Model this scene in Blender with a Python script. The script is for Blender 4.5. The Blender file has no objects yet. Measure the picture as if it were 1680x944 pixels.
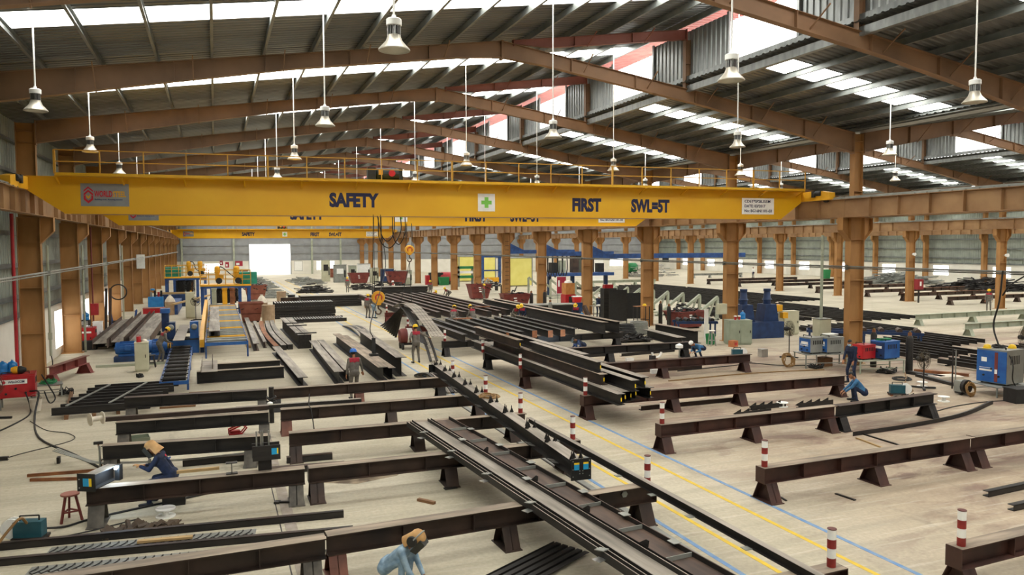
# Steel fabrication hall: cranes, trestles, welders and stacked members.  Units: metres.
# X across the hall (left wall -> right bays), Y along the hall, Z up.
import bpy, math, random
from mathutils import Vector, Matrix, Quaternion
random.seed(7)
PI = math.pi
C = bpy.context.scene.collection
SC = bpy.context.scene

# ------------------------------------------------------------------ materials
def lin(h):
    h = h.lstrip('#')
    out = []
    for i in (0, 2, 4):
        c = int(h[i:i+2], 16) / 255.0
        out.append(c / 12.92 if c <= 0.04045 else ((c + 0.055) / 1.055) ** 2.4)
    return out + [1.0]

MATS = {}
def mat(name, c1, c2=None, rough=0.6, metal=0.0, scale=6.0, detail=4.0, lo=0.35, hi=0.65, emit=0.0, stretch=None, bump=0.0, alpha=1.0):
    if name in MATS: return MATS[name]
    m = bpy.data.materials.new(name); m.use_nodes = True
    nt = m.node_tree; N = nt.nodes; Lk = nt.links
    b = N['Principled BSDF']
    b.inputs['Roughness'].default_value = rough
    b.inputs['Metallic'].default_value = metal
    if c2 is None:
        b.inputs['Base Color'].default_value = lin(c1)
    else:
        tc = N.new('ShaderNodeTexCoord'); src = tc.outputs['Object']
        if stretch:
            mp = N.new('ShaderNodeMapping'); mp.inputs['Scale'].default_value = stretch
            Lk.new(src, mp.inputs['Vector']); src = mp.outputs['Vector']
        nz = N.new('ShaderNodeTexNoise'); nz.inputs['Scale'].default_value = scale; nz.inputs['Detail'].default_value = detail
        Lk.new(src, nz.inputs['Vector'])
        cr = N.new('ShaderNodeValToRGB')
        cr.color_ramp.elements[0].position = lo; cr.color_ramp.elements[0].color = lin(c1)
        cr.color_ramp.elements[1].position = hi; cr.color_ramp.elements[1].color = lin(c2)
        Lk.new(nz.outputs['Fac'], cr.inputs['Fac'])
        Lk.new(cr.outputs['Color'], b.inputs['Base Color'])
        if bump:
            bp = N.new('ShaderNodeBump'); bp.inputs['Strength'].default_value = bump; bp.inputs['Distance'].default_value = 0.02
            Lk.new(nz.outputs['Fac'], bp.inputs['Height']); Lk.new(bp.outputs['Normal'], b.inputs['Normal'])
    if emit:
        b.inputs['Emission Color'].default_value = lin(c1); b.inputs['Emission Strength'].default_value = emit
    MATS[name] = m
    return m

M = dict(
    column=mat('column_primer', '#956a39', '#b0824d', 0.6, scale=1.2, stretch=(1, 1, .4)),
    rafter=mat('rafter_primer', '#7f6248', '#987556', 0.6, scale=0.9),
    redraft=mat('monitor_primer', '#8c5446', '#a1685a', 0.6, scale=1.0),
    runway=mat('runway_primer', '#8a6744', '#a38058', 0.6, scale=1.0),
    galv=mat('galvanised_sheet', '#7f8382', '#979b99', 0.42, 0.35, scale=1.5, stretch=(1, 4, 1)),
    roof=mat('roof_sheet', '#5f6262', '#737674', 0.38, 0.5, scale=0.7, stretch=(.3, 2, 1)),
    purlin=mat('galvanised_purlin', '#707573', '#868a87', 0.42, 0.35, scale=2),
    clad=mat('green_grey_cladding', '#8e968c', '#9fa69b', 0.5, 0.2, scale=1),
    cladgrey=mat('grey_cladding', '#8b8d8f', '#979a9b', 0.5, 0.2, scale=1),
    redroof=mat('red_roof_sheet', '#b8574a', '#c76a5c', 0.5, scale=2),
    masonry=mat('white_masonry', '#dcd9cc', '#eae7dc', 0.8, scale=0.7),
    crane=mat('crane_yellow', '#dda60c', '#e6b31a', 0.45, scale=0.6),
    craneb=mat('crane_rail_yellow', '#c4912a', '#d2a23a', 0.5, scale=2),
    navy=mat('navy_paint', '#1a1c44'),
    white=mat('white_paint', '#e9e9e4', '#f3f3ee', 0.6, scale=5),
    green=mat('green_sign', '#7cc850'),
    black=mat('black_rubber', '#141414', '#1e1e1e', 0.6, scale=8),
    dark=mat('dark_mill_steel', '#1d1b1a', '#2f2b28', 0.55, 0.2, scale=3, stretch=(.6, 3, 3)),
    brown=mat('rusty_trestle_steel', '#1f1814', '#453329', 0.6, 0.1, scale=1.6, detail=6, lo=.3, hi=.7),
    rustbrown=mat('red_brown_trestle_steel', '#241511', '#52332a', 0.6, 0.1, scale=1.6, detail=6, lo=.3, hi=.7),
    browntop=mat('pale_beam_top', '#766a5c', '#a39380', 0.75, scale=2.5, stretch=(.4, 3, 1), detail=6),  # top faces of beams, paler than their sides
    greytop=mat('grey_mill_plate', '#6a6359', '#a0978a', 0.6, 0.0, scale=2, stretch=(.3, 3, 1), detail=5),
    grime=mat('dusty_brown_steel', '#3c2f28', '#5c483b', 0.65, 0.1, scale=2, stretch=(.4, 3, 1)),
    rust=mat('fresh_rust', '#70432a', '#9a6238', 0.75, scale=3),
    red=mat('red_enamel', '#a3161d', '#b5222a', 0.4, scale=3),
    darkred=mat('maroon_bin_paint', '#6a2a26', '#7d3a32', 0.6, scale=2),
    binred=mat('red_oxide_bin', '#7f4535', '#945a46', 0.65, scale=2),
    blue=mat('machine_blue', '#1c4f92', '#2a62a6', 0.45, scale=3),
    navyblue=mat('deep_machine_blue', '#12294f', '#1c3a66', 0.5, scale=3),
    gantryblue=mat('gantry_blue', '#1e3d70', '#2a5290', 0.5, scale=3),
    yellow=mat('machine_yellow', '#dba01a', '#e5ad28', 0.45, scale=3),
    cream=mat('cream_cabinet', '#b9b79b', '#c6c4aa', 0.5, scale=2),
    greygreen=mat('grey_green_cabinet', '#868f7c', '#969e8b', 0.5, scale=2),
    greysteel=mat('grey_painted_steel', '#82847e', '#94968f', 0.5, 0.2, scale=3),
    palesteel=mat('pale_green_grey_steel', '#9aa08c', '#aaaf9c', 0.55, scale=3),
    chrome=mat('bright_steel', '#a9a9a6', '#bcbcb8', 0.3, 0.8, scale=4),
    wood=mat('pale_timber', '#a58657', '#bd9e6c', 0.75, scale=3, stretch=(.5, 6, 6)),
    oldwood=mat('dark_timber', '#6b4a30', '#86613f', 0.75, scale=3, stretch=(.5, 6, 6)),
    tealgreen=mat('teal_box', '#1c7f69', '#26917a', 0.5, scale=3),
    yellowwall=mat('pale_yellow_panel', '#e2d873', '#ebe283', 0.6, scale=1),
    ltblue=mat('label_blue', '#22a3d8'),
    lblyel=mat('label_yellow', '#f0cc1e'),
    greenpl=mat('green_plastic', '#1f7a45'),
    jug=mat('blue_water_jug', '#1d70b4', '#2b82c6', 0.2, scale=3),
    sack=mat('white_sack', '#c9bfae', '#ded6c6', 0.8, scale=4),
    drum=mat('brown_drum_board', '#9d8468', '#b39b7e', 0.75, scale=4),
    skin=mat('skin', '#8f5f42', '#a57250', 0.6, scale=8),
    hair=mat('black_hair', '#0f0d0c'),
    helmet=mat('yellow_helmet', '#e0b710', '#ecc61c', 0.35, scale=4),
    bluehelmet=mat('blue_helmet', '#1f66c0', None, 0.35),
    whitehelmet=mat('white_helmet', '#e8e8e6', None, 0.35),
    coverall=mat('grey_coverall', '#5c5852', '#726c64', 0.85, scale=9),
    yoke=mat('crimson_yoke', '#8b1a2c', '#a02437', 0.85, scale=9),
    denim=mat('washed_denim', '#6f8ba2', '#93aabb', 0.85, scale=9),
    bluecloth=mat('blue_work_shirt', '#2c5c84', '#3d719b', 0.85, scale=9),
    navycloth=mat('navy_workwear', '#0f1930', '#1a2744', 0.85, scale=9),
    shoe=mat('dark_shoe', '#17181c', None, 0.6),
    glove=mat('leather_glove', '#b5824e', '#c99a64', 0.8, scale=6),
    hide=mat('tan_leather_hood', '#a97f4c', '#c89d66', 0.7, scale=5),
    maskblack=mat('black_welding_mask', '#20201c', '#2c2c26', 0.45, scale=6),
    arc=mat('welding_arc', '#bfe0ff', None, 0.5, emit=60.0),
    glasswhite=mat('skylight_sheet', '#fffdf6', None, 0.5, emit=9.0),
    window=mat('bright_window_pane', '#fbfdff', None, 0.5, emit=2.5),
    pinkroof=mat('pinkish_sheet', '#a88983', '#b59a93', 0.5, scale=2),
    cable=mat('cable_black', '#161514', None, 0.6),
    hose=mat('tan_hose', '#7a5a30', '#8f6d3e', 0.6, scale=6),
    conduit=mat('grey_conduit', '#8b8c84', '#9b9c94', 0.5, 0.2, scale=3),
    stain=mat('oily_dirt', '#40352b', '#5a4b3c', 0.9, scale=3),
    plaque=mat('grey_sign_plate', '#84888a', '#8f9394', 0.5, scale=3),
    signred=mat('sign_red', '#c01f30'), signyel=mat('sign_yellow', '#dca51e'), signblue=mat('sign_blue', '#123a72'),
    lampshade=mat('aluminium_shade', '#b9b3a4', '#c9c3b4', 0.4, 0.3, scale=4),
)

# ------------------------------------------------------------------ mesh builder
class MB:
    def __init__(s): s.v = []; s.f = []; s.m = []
    def add(s, vs, fs, mi=0):
        b = len(s.v); s.v.extend([tuple(p) for p in vs])
        for f in fs: s.f.append(tuple(b + i for i in f)); s.m.append(mi)
        return s
    def box(s, x0, x1, y0, y1, z0, z1, mi=0):
        return s.add([(x0,y0,z0),(x1,y0,z0),(x1,y1,z0),(x0,y1,z0),(x0,y0,z1),(x1,y0,z1),(x1,y1,z1),(x0,y1,z1)],
                     [(0,3,2,1),(4,5,6,7),(0,1,5,4),(1,2,6,5),(2,3,7,6),(3,0,4,7)], mi)
    def cbox(s, c, d, mi=0, rz=0.0, rx=0.0, ry=0.0):
        R = Matrix.Rotation(rz,3,'Z') @ Matrix.Rotation(ry,3,'Y') @ Matrix.Rotation(rx,3,'X')
        vs = []
        for dz in (-.5,.5):
            for dx,dy in ((-.5,-.5),(.5,-.5),(.5,.5),(-.5,.5)):
                vs.append(Vector(c) + R @ Vector((dx*d[0],dy*d[1],dz*d[2])))
        return s.add(vs, [(0,3,2,1),(4,5,6,7),(0,1,5,4),(1,2,6,5),(2,3,7,6),(3,0,4,7)], mi)
    def hexa(s, bot, top, mi=0):
        n = len(bot)
        fs = [tuple(range(n))[::-1], tuple(range(n, 2*n))] + [(i,(i+1)%n,n+(i+1)%n,n+i) for i in range(n)]
        return s.add(list(bot)+list(top), fs, mi)
    def prism(s, poly, ax, a0, a1, mi=0):
        def P(p, a):
            return (a,p[0],p[1]) if ax=='x' else ((p[0],a,p[1]) if ax=='y' else (p[0],p[1],a))
        return s.hexa([P(p,a0) for p in poly], [P(p,a1) for p in poly], mi)
    def ibeam(s, x0, x1, y, z0, h, b, tf=.014, tw=.01, mi=0, mtop=None):
        # I section along x; top flange can carry its own material index
        s.box(x0,x1,y-b/2,y+b/2,z0,z0+tf,mi)
        s.box(x0,x1,y-tw/2,y+tw/2,z0+tf,z0+h-tf,mi)
        s.box(x0,x1,y-b/2,y+b/2,z0+h-tf,z0+h,mi)
        if mtop is not None: s.box(x0,x1,y-b/2,y+b/2,z0+h,z0+h+.002,mtop)
        return s
    def bar(s, p0, p1, w, d=None, mi=0, up=(0,0,1)):
        p0 = Vector(p0); p1 = Vector(p1); d = d or w
        t = (p1-p0).normalized(); u = Vector(up)
        if abs(t.dot(u)) > .98: u = Vector((1,0,0))
        a = t.cross(u).normalized(); b = a.cross(t)
        q = [a*w/2+b*d/2, -a*w/2+b*d/2, -a*w/2-b*d/2, a*w/2-b*d/2]
        return s.hexa([p0+k for k in q],[p1+k for k in q],mi)
    def tube(s, pts, r, n=8, mi=0, closed=False):
        pts = [Vector(p) for p in pts]
        rs = r if isinstance(r,(list,tuple)) else [r]*len(pts)
        rings = []; prev = None
        for i,p in enumerate(pts):
            if closed: t = pts[(i+1)%len(pts)]-pts[i-1]
            else: t = pts[min(i+1,len(pts)-1)]-pts[max(i-1,0)]
            t.normalize()
            if prev is None:
                u = Vector((0,0,1)) if abs(t.z)<.9 else Vector((1,0,0))
                a = t.cross(u).normalized()
            else:
                a = (prev - t*prev.dot(t))
                if a.length<1e-6: a = t.orthogonal()
                a.normalize()
            prev = a; b = t.cross(a)
            rings.append([p+(a*math.cos(2*PI*k/n)+b*math.sin(2*PI*k/n))*rs[i] for k in range(n)])
        vs = [q for R in rings for q in R]; fs = []
        m = len(pts)
        for i in range(m if closed else m-1):
            j = (i+1)%m
            for k in range(n):
                fs.append((i*n+k,i*n+(k+1)%n,j*n+(k+1)%n,j*n+k))
        if not closed: fs += [tuple(range(n))[::-1], tuple((m-1)*n+k for k in range(n))]
        return s.add(vs,fs,mi)
    def cyl(s, p0, p1, r0, r1=None, n=14, mi=0):
        return s.tube([p0,p1],[r0, r0 if r1 is None else r1],n,mi)
    def lathe(s, prof, c=(0,0,0), n=20, mi=0, axis='z', cap=True):
        vs=[];fs=[]
        for r,z in prof:
            for k in range(n):
                a=2*PI*k/n; p=(r*math.cos(a),r*math.sin(a),z)
                if axis=='x': p=(z,p[0],p[1])
                elif axis=='y': p=(p[0],z,p[1])
                vs.append((p[0]+c[0],p[1]+c[1],p[2]+c[2]))
        for i in range(len(prof)-1):
            for k in range(n): fs.append((i*n+k,i*n+(k+1)%n,(i+1)*n+(k+1)%n,(i+1)*n+k))
        if cap: fs += [tuple(range(n))[::-1], tuple((len(prof)-1)*n+k for k in range(n))]
        return s.add(vs,fs,mi)
    def build(s, name, mats, parent=None, smooth=False, loc=None, rz=0.0):
        me = bpy.data.meshes.new(name); me.from_pydata(s.v,[],s.f)
        if not isinstance(mats,(list,tuple)): mats=[mats]
        for m in mats: me.materials.append(m)
        if len(mats)>1: me.polygons.foreach_set('material_index', s.m)
        if smooth:
            me.polygons.foreach_set('use_smooth',[True]*len(me.polygons)); me.set_sharp_from_angle(angle=.65)
        me.update()
        return link(name, me, parent, loc, rz)

def link(name, me, parent=None, loc=None, rz=0.0):
    o = bpy.data.objects.new(name, me); C.objects.link(o)
    if parent is not None: o.parent = parent
    if loc is not None: o.location = loc
    if rz: o.rotation_euler = (0,0,rz)
    return o
def tag(o, label, cat, group=None):
    o['label']=label; o['category']=cat
    if group: o['group']=group
    return o
def thing(name, label, cat, loc=(0,0,0), rz=0.0, group=None):
    o = bpy.data.objects.new(name, None); C.objects.link(o); o.empty_display_size=.2
    o.location=loc; o.rotation_euler=(0,0,rz)
    return tag(o,label,cat,group)
def struct(o, label=None):
    o['kind']='structure'
    if label: o['label']=label
    return o
ORD=['first','second','third','fourth','fifth','sixth','seventh','eighth','ninth','tenth','eleventh','twelfth','thirteenth','fourteenth','fifteenth']
def dup(root, loc=None, rz=None, label=None, group=None):
    c = root.copy(); C.objects.link(c)
    if loc is not None: c.location=loc
    if rz is not None: c.rotation_euler=(c.rotation_euler[0],c.rotation_euler[1],rz)
    if label: c['label']=label
    if group: c['group']=group
    for ch in list(root.children):
        d = ch.copy(); C.objects.link(d); d.parent=c
        for g in list(ch.children):
            e = g.copy(); C.objects.link(e); e.parent=d
    return c
def along(o, p0, p1, up=(0,0,1)):
    """lay an object whose length runs along local +x so that it runs from p0 towards p1"""
    p0=Vector(p0); x=(Vector(p1)-p0).normalized(); z=Vector(up)
    y=z.cross(x).normalized(); z=x.cross(y)
    o.matrix_world=Matrix(((x.x,y.x,z.x,p0.x),(x.y,y.y,z.y,p0.y),(x.z,y.z,z.z,p0.z),(0,0,0,1)))
    return o
def dist(a,b): return (Vector(b)-Vector(a)).length
def arc_pts(c, r, a0, a1, n, plane='xz'):
    out=[]
    for i in range(n+1):
        a=a0+(a1-a0)*i/n; u=r*math.cos(a); w=r*math.sin(a)
        out.append((c[0]+u,c[1],c[2]+w) if plane=='xz' else ((c[0]+u,c[1]+w,c[2]) if plane=='xy' else (c[0],c[1]+u,c[2]+w)))
    return out
def smooth_path(pts, k=4):
    pts=[Vector(p) for p in pts]; out=[]
    P=[pts[0]*2-pts[1]]+pts+[pts[-1]*2-pts[-2]]
    for i in range(1,len(P)-2):
        a,b,c,d=P[i-1:i+3]
        for j in range(k):
            t=j/k
            out.append(.5*((2*b)+(c-a)*t+(2*a-5*b+4*c-d)*t*t+(3*b-a-3*c+d)*t**3))
    out.append(pts[-1]); return out
def cord(name, pts, r, m, label, cat='cable', group=None, n=6, k=5):
    o = MB().tube(smooth_path(pts,k), r, n).build(name, m, smooth=True)
    return tag(o,label,cat,group)
def text_mesh(name, body, size, m, parent, sx=1.0, depth=.004, bold=0.0, spacing=1.0):
    cu = bpy.data.curves.new(name,'FONT'); cu.body=body; cu.size=size; cu.extrude=depth; cu.offset=bold
    cu.align_x='CENTER'; cu.align_y='CENTER'; cu.space_character=spacing; cu.resolution_u=3
    t = bpy.data.objects.new(name+'_c', cu); C.objects.link(t)
    dg = bpy.context.evaluated_depsgraph_get(); dg.update()
    me = bpy.data.meshes.new_from_object(t.evaluated_get(dg)); me.name=name
    C.objects.unlink(t); bpy.data.objects.remove(t)
    for v in me.vertices: v.co.x*=sx
    me.materials.clear(); me.materials.append(m)
    return link(name, me, parent)

# ------------------------------------------------------------------ camera, world, view
cam = bpy.data.cameras.new('camera'); cam.sensor_width=36.0; cam.lens=1251.8/1680*36; cam.clip_end=600; cam.clip_start=.1
co = bpy.data.objects.new('camera', cam); C.objects.link(co)
yaw,pit,rol=math.radians(21.22),math.radians(3.2),math.radians(-.21)
fw=Vector((math.sin(yaw)*math.cos(pit),math.cos(yaw)*math.cos(pit),-math.sin(pit)))
r0=Vector((math.cos(yaw),-math.sin(yaw),0)); u0=r0.cross(fw)
rr=r0*math.cos(rol)+u0*math.sin(rol); uu=rr.cross(fw)
co.matrix_world=Matrix(((rr.x,uu.x,-fw.x,0),(rr.y,uu.y,-fw.y,0),(rr.z,uu.z,-fw.z,4.9),(0,0,0,1)))
SC.camera=co
w=bpy.data.worlds.new('overcast_sky'); SC.world=w; w.use_nodes=True
bg=w.node_tree.nodes['Background']; bg.inputs['Color'].default_value=(1,.99,.97,1); bg.inputs['Strength'].default_value=2.6
SC.view_settings.view_transform='Standard'; SC.view_settings.look='None'; SC.view_settings.gamma=1.0
SC.view_settings.exposure=0.55
SC.cycles.use_denoising=True
SC.cycles.max_bounces=7; SC.cycles.diffuse_bounces=4; SC.cycles.glossy_bounces=3
SC.cycles.sample_clamp_indirect=8

# ------------------------------------------------------------------ the hall (setting)
XA,XB,XC,XD=-6.22,24.25,54.72,85.19
SPAN=30.47; Y0=23.92; BAY=8.0; I0,I1=-5,14
XR,ZR,SL=8.95,11.6,.1484
XM=16.15                                    # monitor wall (nave 1)
def yb(i): return Y0+BAY*i
YS,YE=yb(I0),yb(I1)+.3
def zroof(x): return ZR-SL*abs(x-XR)        # rafter top in nave 1
def zup(x): return ZR+SL*(x-XR)             # rising left plane carried on past the ridge

# --- floor: pale dusty concrete, browner and patchier on the right
fm=bpy.data.materials.new('concrete_floor'); fm.use_nodes=True
nt=fm.node_tree;N=nt.nodes;Lk=nt.links;b=N['Principled BSDF'];b.inputs['Roughness'].default_value=.72
tc=N.new('ShaderNodeTexCoord')
def noise(scale,detail=5,rough=.55,stretch=None,dist=0.0):
    n=N.new('ShaderNodeTexNoise');n.inputs['Scale'].default_value=scale;n.inputs['Detail'].default_value=detail;n.inputs['Roughness'].default_value=rough;n.inputs['Distortion'].default_value=dist
    src=tc.outputs['Object']
    if stretch:
        mp=N.new('ShaderNodeMapping');mp.inputs['Scale'].default_value=stretch;Lk.new(src,mp.inputs['Vector']);src=mp.outputs['Vector']
    Lk.new(src,n.inputs['Vector']);return n
def ramp(n,p0,c0,p1,c1):
    r=N.new('ShaderNodeValToRGB');r.color_ramp.elements[0].position=p0;r.color_ramp.elements[0].color=c0;r.color_ramp.elements[1].position=p1;r.color_ramp.elements[1].color=c1
    Lk.new(n.outputs[0],r.inputs['Fac']);return r
def mix(f,a,bb,fac=None,mode='MIX'):
    m=N.new('ShaderNodeMix');m.data_type='RGBA';m.blend_type=mode
    if f is not None: Lk.new(f,m.inputs[0])
    else: m.inputs[0].default_value=fac
    for s,v in ((6,a),(7,bb)):
        if isinstance(v,list): m.inputs[s].default_value=v
        else: Lk.new(v,m.inputs[s])
    return m.outputs[2]
base=ramp(noise(.35,6),.3,lin('#aca38c'),.7,lin('#c4bca6'))
brown=ramp(noise(.8,7,.6,(.6,1.3,1)),.36,lin('#957e69'),.66,lin('#b39e85'))
sx=N.new('ShaderNodeSeparateXYZ');Lk.new(tc.outputs['Object'],sx.inputs[0])
mr=N.new('ShaderNodeMapRange');mr.inputs[1].default_value=8.5;mr.inputs[2].default_value=13.0;Lk.new(sx.outputs[0],mr.inputs[0])
mr2=N.new('ShaderNodeMapRange');mr2.inputs[1].default_value=34;mr2.inputs[2].default_value=25;Lk.new(sx.outputs[1],mr2.inputs[0])
mm=N.new('ShaderNodeMath');mm.operation='MULTIPLY';Lk.new(mr.outputs[0],mm.inputs[0]);Lk.new(mr2.outputs[0],mm.inputs[1])
mm2=N.new('ShaderNodeMath');mm2.operation='MULTIPLY';mm2.inputs[1].default_value=.75;Lk.new(mm.outputs[0],mm2.inputs[0])
c=mix(mm2.outputs[0],base.outputs[0],brown.outputs[0])
patch=ramp(noise(.55,6,.62,(.7,1.5,1),.6),.50,[0,0,0,1],.59,[1,1,1,1])
pm=N.new('ShaderNodeMath');pm.operation='MULTIPLY';Lk.new(patch.outputs[0],pm.inputs[0]);Lk.new(mm.outputs[0],pm.inputs[1])
pm2=N.new('ShaderNodeMath');pm2.operation='MULTIPLY';pm2.inputs[1].default_value=.8;Lk.new(pm.outputs[0],pm2.inputs[0])
c=mix(pm2.outputs[0],c,lin('#80675a'))
grime=ramp(noise(.9,8,.65,(1.4,.5,1),.8),.58,[0,0,0,1],.8,[1,1,1,1])
gm=N.new('ShaderNodeMath');gm.operation='MULTIPLY';gm.inputs[1].default_value=.75;Lk.new(grime.outputs[0],gm.inputs[0])
c=mix(gm.outputs[0],c,lin('#857b6a'))
scr=ramp(noise(3.0,3,.5,(.25,3.0,1)),.55,[0,0,0,1],.75,[1,1,1,1])
sm=N.new('ShaderNodeMath');sm.operation='MULTIPLY';sm.inputs[1].default_value=.4;Lk.new(scr.outputs[0],sm.inputs[0])
c=mix(sm.outputs[0],c,lin('#d8d2c2'))
band=ramp(noise(1.0,3,.5,(.10,1.7,1)),.50,[0,0,0,1],.64,[1,1,1,1])
bm_=N.new('ShaderNodeMath');bm_.operation='MULTIPLY';bm_.inputs[1].default_value=.42;Lk.new(band.outputs[0],bm_.inputs[0])
c=mix(bm_.outputs[0],c,lin('#958b78'))
fine=ramp(noise(14,4),.3,[.86,.86,.86,1],.7,[1.05,1.05,1.05,1])
c=mix(None,c,fine.outputs[0],1.0,'MULTIPLY')
Lk.new(c,b.inputs['Base Color'])
struct(MB().box(-7.0,XD+.6,YS,YE,-.3,0).build('floor',fm),'dusty pale concrete floor of the hall')
struct(MB().box(-60,150,-60,260,-.6,-.31).build('ground_outside',mat('yard_concrete','#b9b4a8','#c6c1b5',.85,scale=.2)),'pale yard outside the doors')

# painted aisle lines
for k,(x,m_,wd) in enumerate(((9.02,'yel',.085),(9.60,'blu',.085),(7.74,'yel',.085),(7.18,'blu',.085))):
    mm_=mat('line_yellow','#d9b832','#c9aa38',.7,scale=6) if m_=='yel' else mat('line_blue','#5f87b8','#7d97b3',.75,scale=5)
    struct(MB().box(x-wd/2,x+wd/2,0,110,.0,.004).build('floor_line',mm_),('yellow' if m_=='yel' else 'blue')+' painted aisle line on the concrete')

# --- columns
def column_mesh(left,right):
    m=MB(); h=.36; b=.15
    for s in (-1,1): m.box(s*h-.011 if s>0 else -h,s*h if s>0 else -h+.011,-b,b,0,5.95)
    m.box(-h,h,-.01,.01,0,5.95)
    m.box(-.45,.45,-.25,.25,0,.025)
    for z in (1.75,3.4,5.05): 
        for s in (-1,1): m.box(-h+.02,h-.02,s*.01 if s>0 else -.14,.14 if s>0 else -.01,z,z+.02)
    for s,on in ((-1,left),(1,right)):
        if not on: continue
        q=[(s*h,5.0),(s*.79,5.45),(s*.79,5.93),(s*h,5.93)]
        m.prism(q if s<0 else q[::-1],'y',-.008,.008)
        m.bar((s*h,0,5.0),(s*.79,0,5.45),.012,.3,up=(0,1,0)) if False else None
        m.hexa([(s*h,-b,5.0),(s*h,b,5.0),(s*h,b,5.015),(s*h,-b,5.015)],[(s*.79,-b,5.45),(s*.79,b,5.45),(s*.79,b,5.465),(s*.79,-b,5.465)])
        m.box(min(s*.78,s*.792),max(s*.78,s*.792),-b,b,5.45,5.94)
        m.box(min(s*h,s*.8),max(s*h,s*.8),-b,b,5.93,5.948)
    m.box(-h,h,-b,b,5.95,5.965)
    return m
def column_upper(m,hx,zt):
    for s in (-1,1): m.box(s*hx-.006,s*hx+.006,-.125,.125,5.96,zt)
    m.box(-hx,hx,-.008,.008,5.96,zt)
    for z in (7.0,8.6,9.0): m.box(-hx,hx,-.12,.12,z,z+.016)
    return m
zB=ZR-SL*(XB-XR)
mi_=column_upper(column_mesh(True,True),.22,zB-.02); me_in=mi_.build('steel_column',M['column'])
ml_=column_upper(column_mesh(False,True),.30,zB-.02); me_l=ml_.build('steel_column',M['column'])
mr_=column_upper(column_mesh(True,False),.30,zB-.02); me_r=mr_.build('steel_column',M['column'])
proto=[(XA,me_l,'left wall'),(XB,me_in,'aisle beside the welding bay'),(XC,me_in,'far right aisle'),(XD-.45,me_r,'right hand wall')]
for x,pm_,where in proto:
    first=True
    for i in range(-2 if x<30 else 0,I1+1):
        if x==XA and i<0: continue
        o=pm_ if (first and x!=XC) else link('steel_column',pm_.data)
        first=False
        o.location=(x,yb(i),0)
        struct(o,'tan primed steel column, number %d from the front in the row along the %s'%(i+1,where) if i>=0 else 'tan primed steel column of the row along the %s'%where)

# crane runway beams, bay by bay, with rail
rb=MB(); rb.ibeam(0,BAY-.02,0,0,.74,.3,.018,.012)
for k in range(1,6):
    for s in (-1,1): rb.box(k*1.33-.006,k*1.33+.006,.006 if s>0 else -.14,.14 if s>0 else -.006,.02,.72)
rbo=rb.build('crane_runway_beam',M['runway'])
rl=MB(); rl.box(0,BAY-.02,-.1,.1,0,.02); rl.box(0,BAY-.02,-.035,.035,.02,.1)
for k in range(16): rl.box(k*.5+.1,k*.5+.16,-.14,.14,0,.035)
rlo=rl.build('crane_rail',M['greysteel'],rbo,loc=(0,0,.742))
run=[]
for x,where in ((XA+.57,'left wall'),(XB-.56,'near side of the aisle columns'),(XB+.56,'far side of the aisle columns'),(XC-.56,'near side of the far right columns'),(XC+.56,'far side of the far right columns'),(XD-1.0,'right hand wall')):
    for i in range(-2 if x<30 else 0,I1):
        if x<0 and i<-1: continue
        if not run: o=rbo
        else:
            o=link('crane_runway_beam',rbo.data); ch=link('crane_rail',rlo.data,o,(0,0,.742))
        run.append(o)
        o.location=(x,yb(i)+.01,5.955); o.rotation_euler=(0,0,PI/2)
        struct(o,'crane runway beam along the %s, bay %d'%(where,i+3))

# --- rafters, one per frame and half
def rafter_mesh(pts,b=.11):
    """pts: (x, ztop, depth) from one end to the other"""
    m=MB()
    for (xa,za,da),(xb,zb,db) in zip(pts,pts[1:]):
        m.hexa([(xa,-b,za-.014),(xa,b,za-.014),(xb,b,zb-.014),(xb,-b,zb-.014)],[(xa,-b,za),(xa,b,za),(xb,b,zb),(xb,-b,zb)])
        m.hexa([(xa,-b,za-da),(xa,b,za-da),(xb,b,zb-db),(xb,-b,zb-db)],[(xa,-b,za-da+.014),(xa,b,za-da+.014),(xb,b,zb-db+.014),(xb,-b,zb-db+.014)])
        m.hexa([(xa,-.006,za-da),(xa,.006,za-da),(xb,.006,zb-db),(xb,-.006,zb-db)],[(xa,-.006,za),(xa,.006,za),(xb,.006,zb),(xb,-.006,zb)])
    L_=pts
    def at(x):
        for (xa,za,da),(xb,zb,db) in zip(L_,L_[1:]):
            if min(xa,xb)-1e-6<=x<=max(xa,xb)+1e-6:
                t=(x-xa)/(xb-xa); return za+t*(zb-za),da+t*(db-da)
    lo_,hi_=min(p[0] for p in pts),max(p[0] for p in pts)
    n=int((hi_-lo_)/2.6)
    for k in range(1,n+1):
        x=lo_+k*(hi_-lo_)/(n+1); z,d=at(x); m.box(x-.012,x+.012,-b,b,z-d,z)
        # fly brace from the bottom flange up to the purlin
        m.bar((x+.5,0,z-d+.05),(x+.5,-.7,z+.05),.03)
    for x in (lo_+.02,hi_-.02):
        z,d=at(x); m.box(x-.02,x+.02,-b-.01,b+.01,z-d-.06,z+.02)
    return m
def rl_pts():
    xs=[XA+.3,-1.6,2.6,XR-1.5,XR]; d=[.80,.60,.44,.44,.54]
    return [(x,zroof(x),dd) for x,dd in zip(xs,d)]
def rr_pts():
    xs=[XR,XR+1.5,17.0,19.6,XB-.22]; d=[.54,.46,.46,.56,.80]
    return [(x,zroof(x),dd) for x,dd in zip(xs,d)]
ral=rafter_mesh(rl_pts()).build('roof_rafter',M['rafter']); rar=rafter_mesh(rr_pts()).build('roof_rafter',M['rafter'])
ram=rafter_mesh([(XR+.4,zup(XR+.4),.12),(XR+1.8,zup(XR+1.8),.32),(XM-.05,zup(XM-.05),.36)],.08).build('monitor_rafter',M['redraft'])
pp=MB(); pp.ibeam(0,1,0,0,.2,.16); 
post=MB()
for s in (-1,1): post.box(s*.1-.006,s*.1+.006,-.09,.09,0,zup(XM)-.37-zroof(XM))
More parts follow.
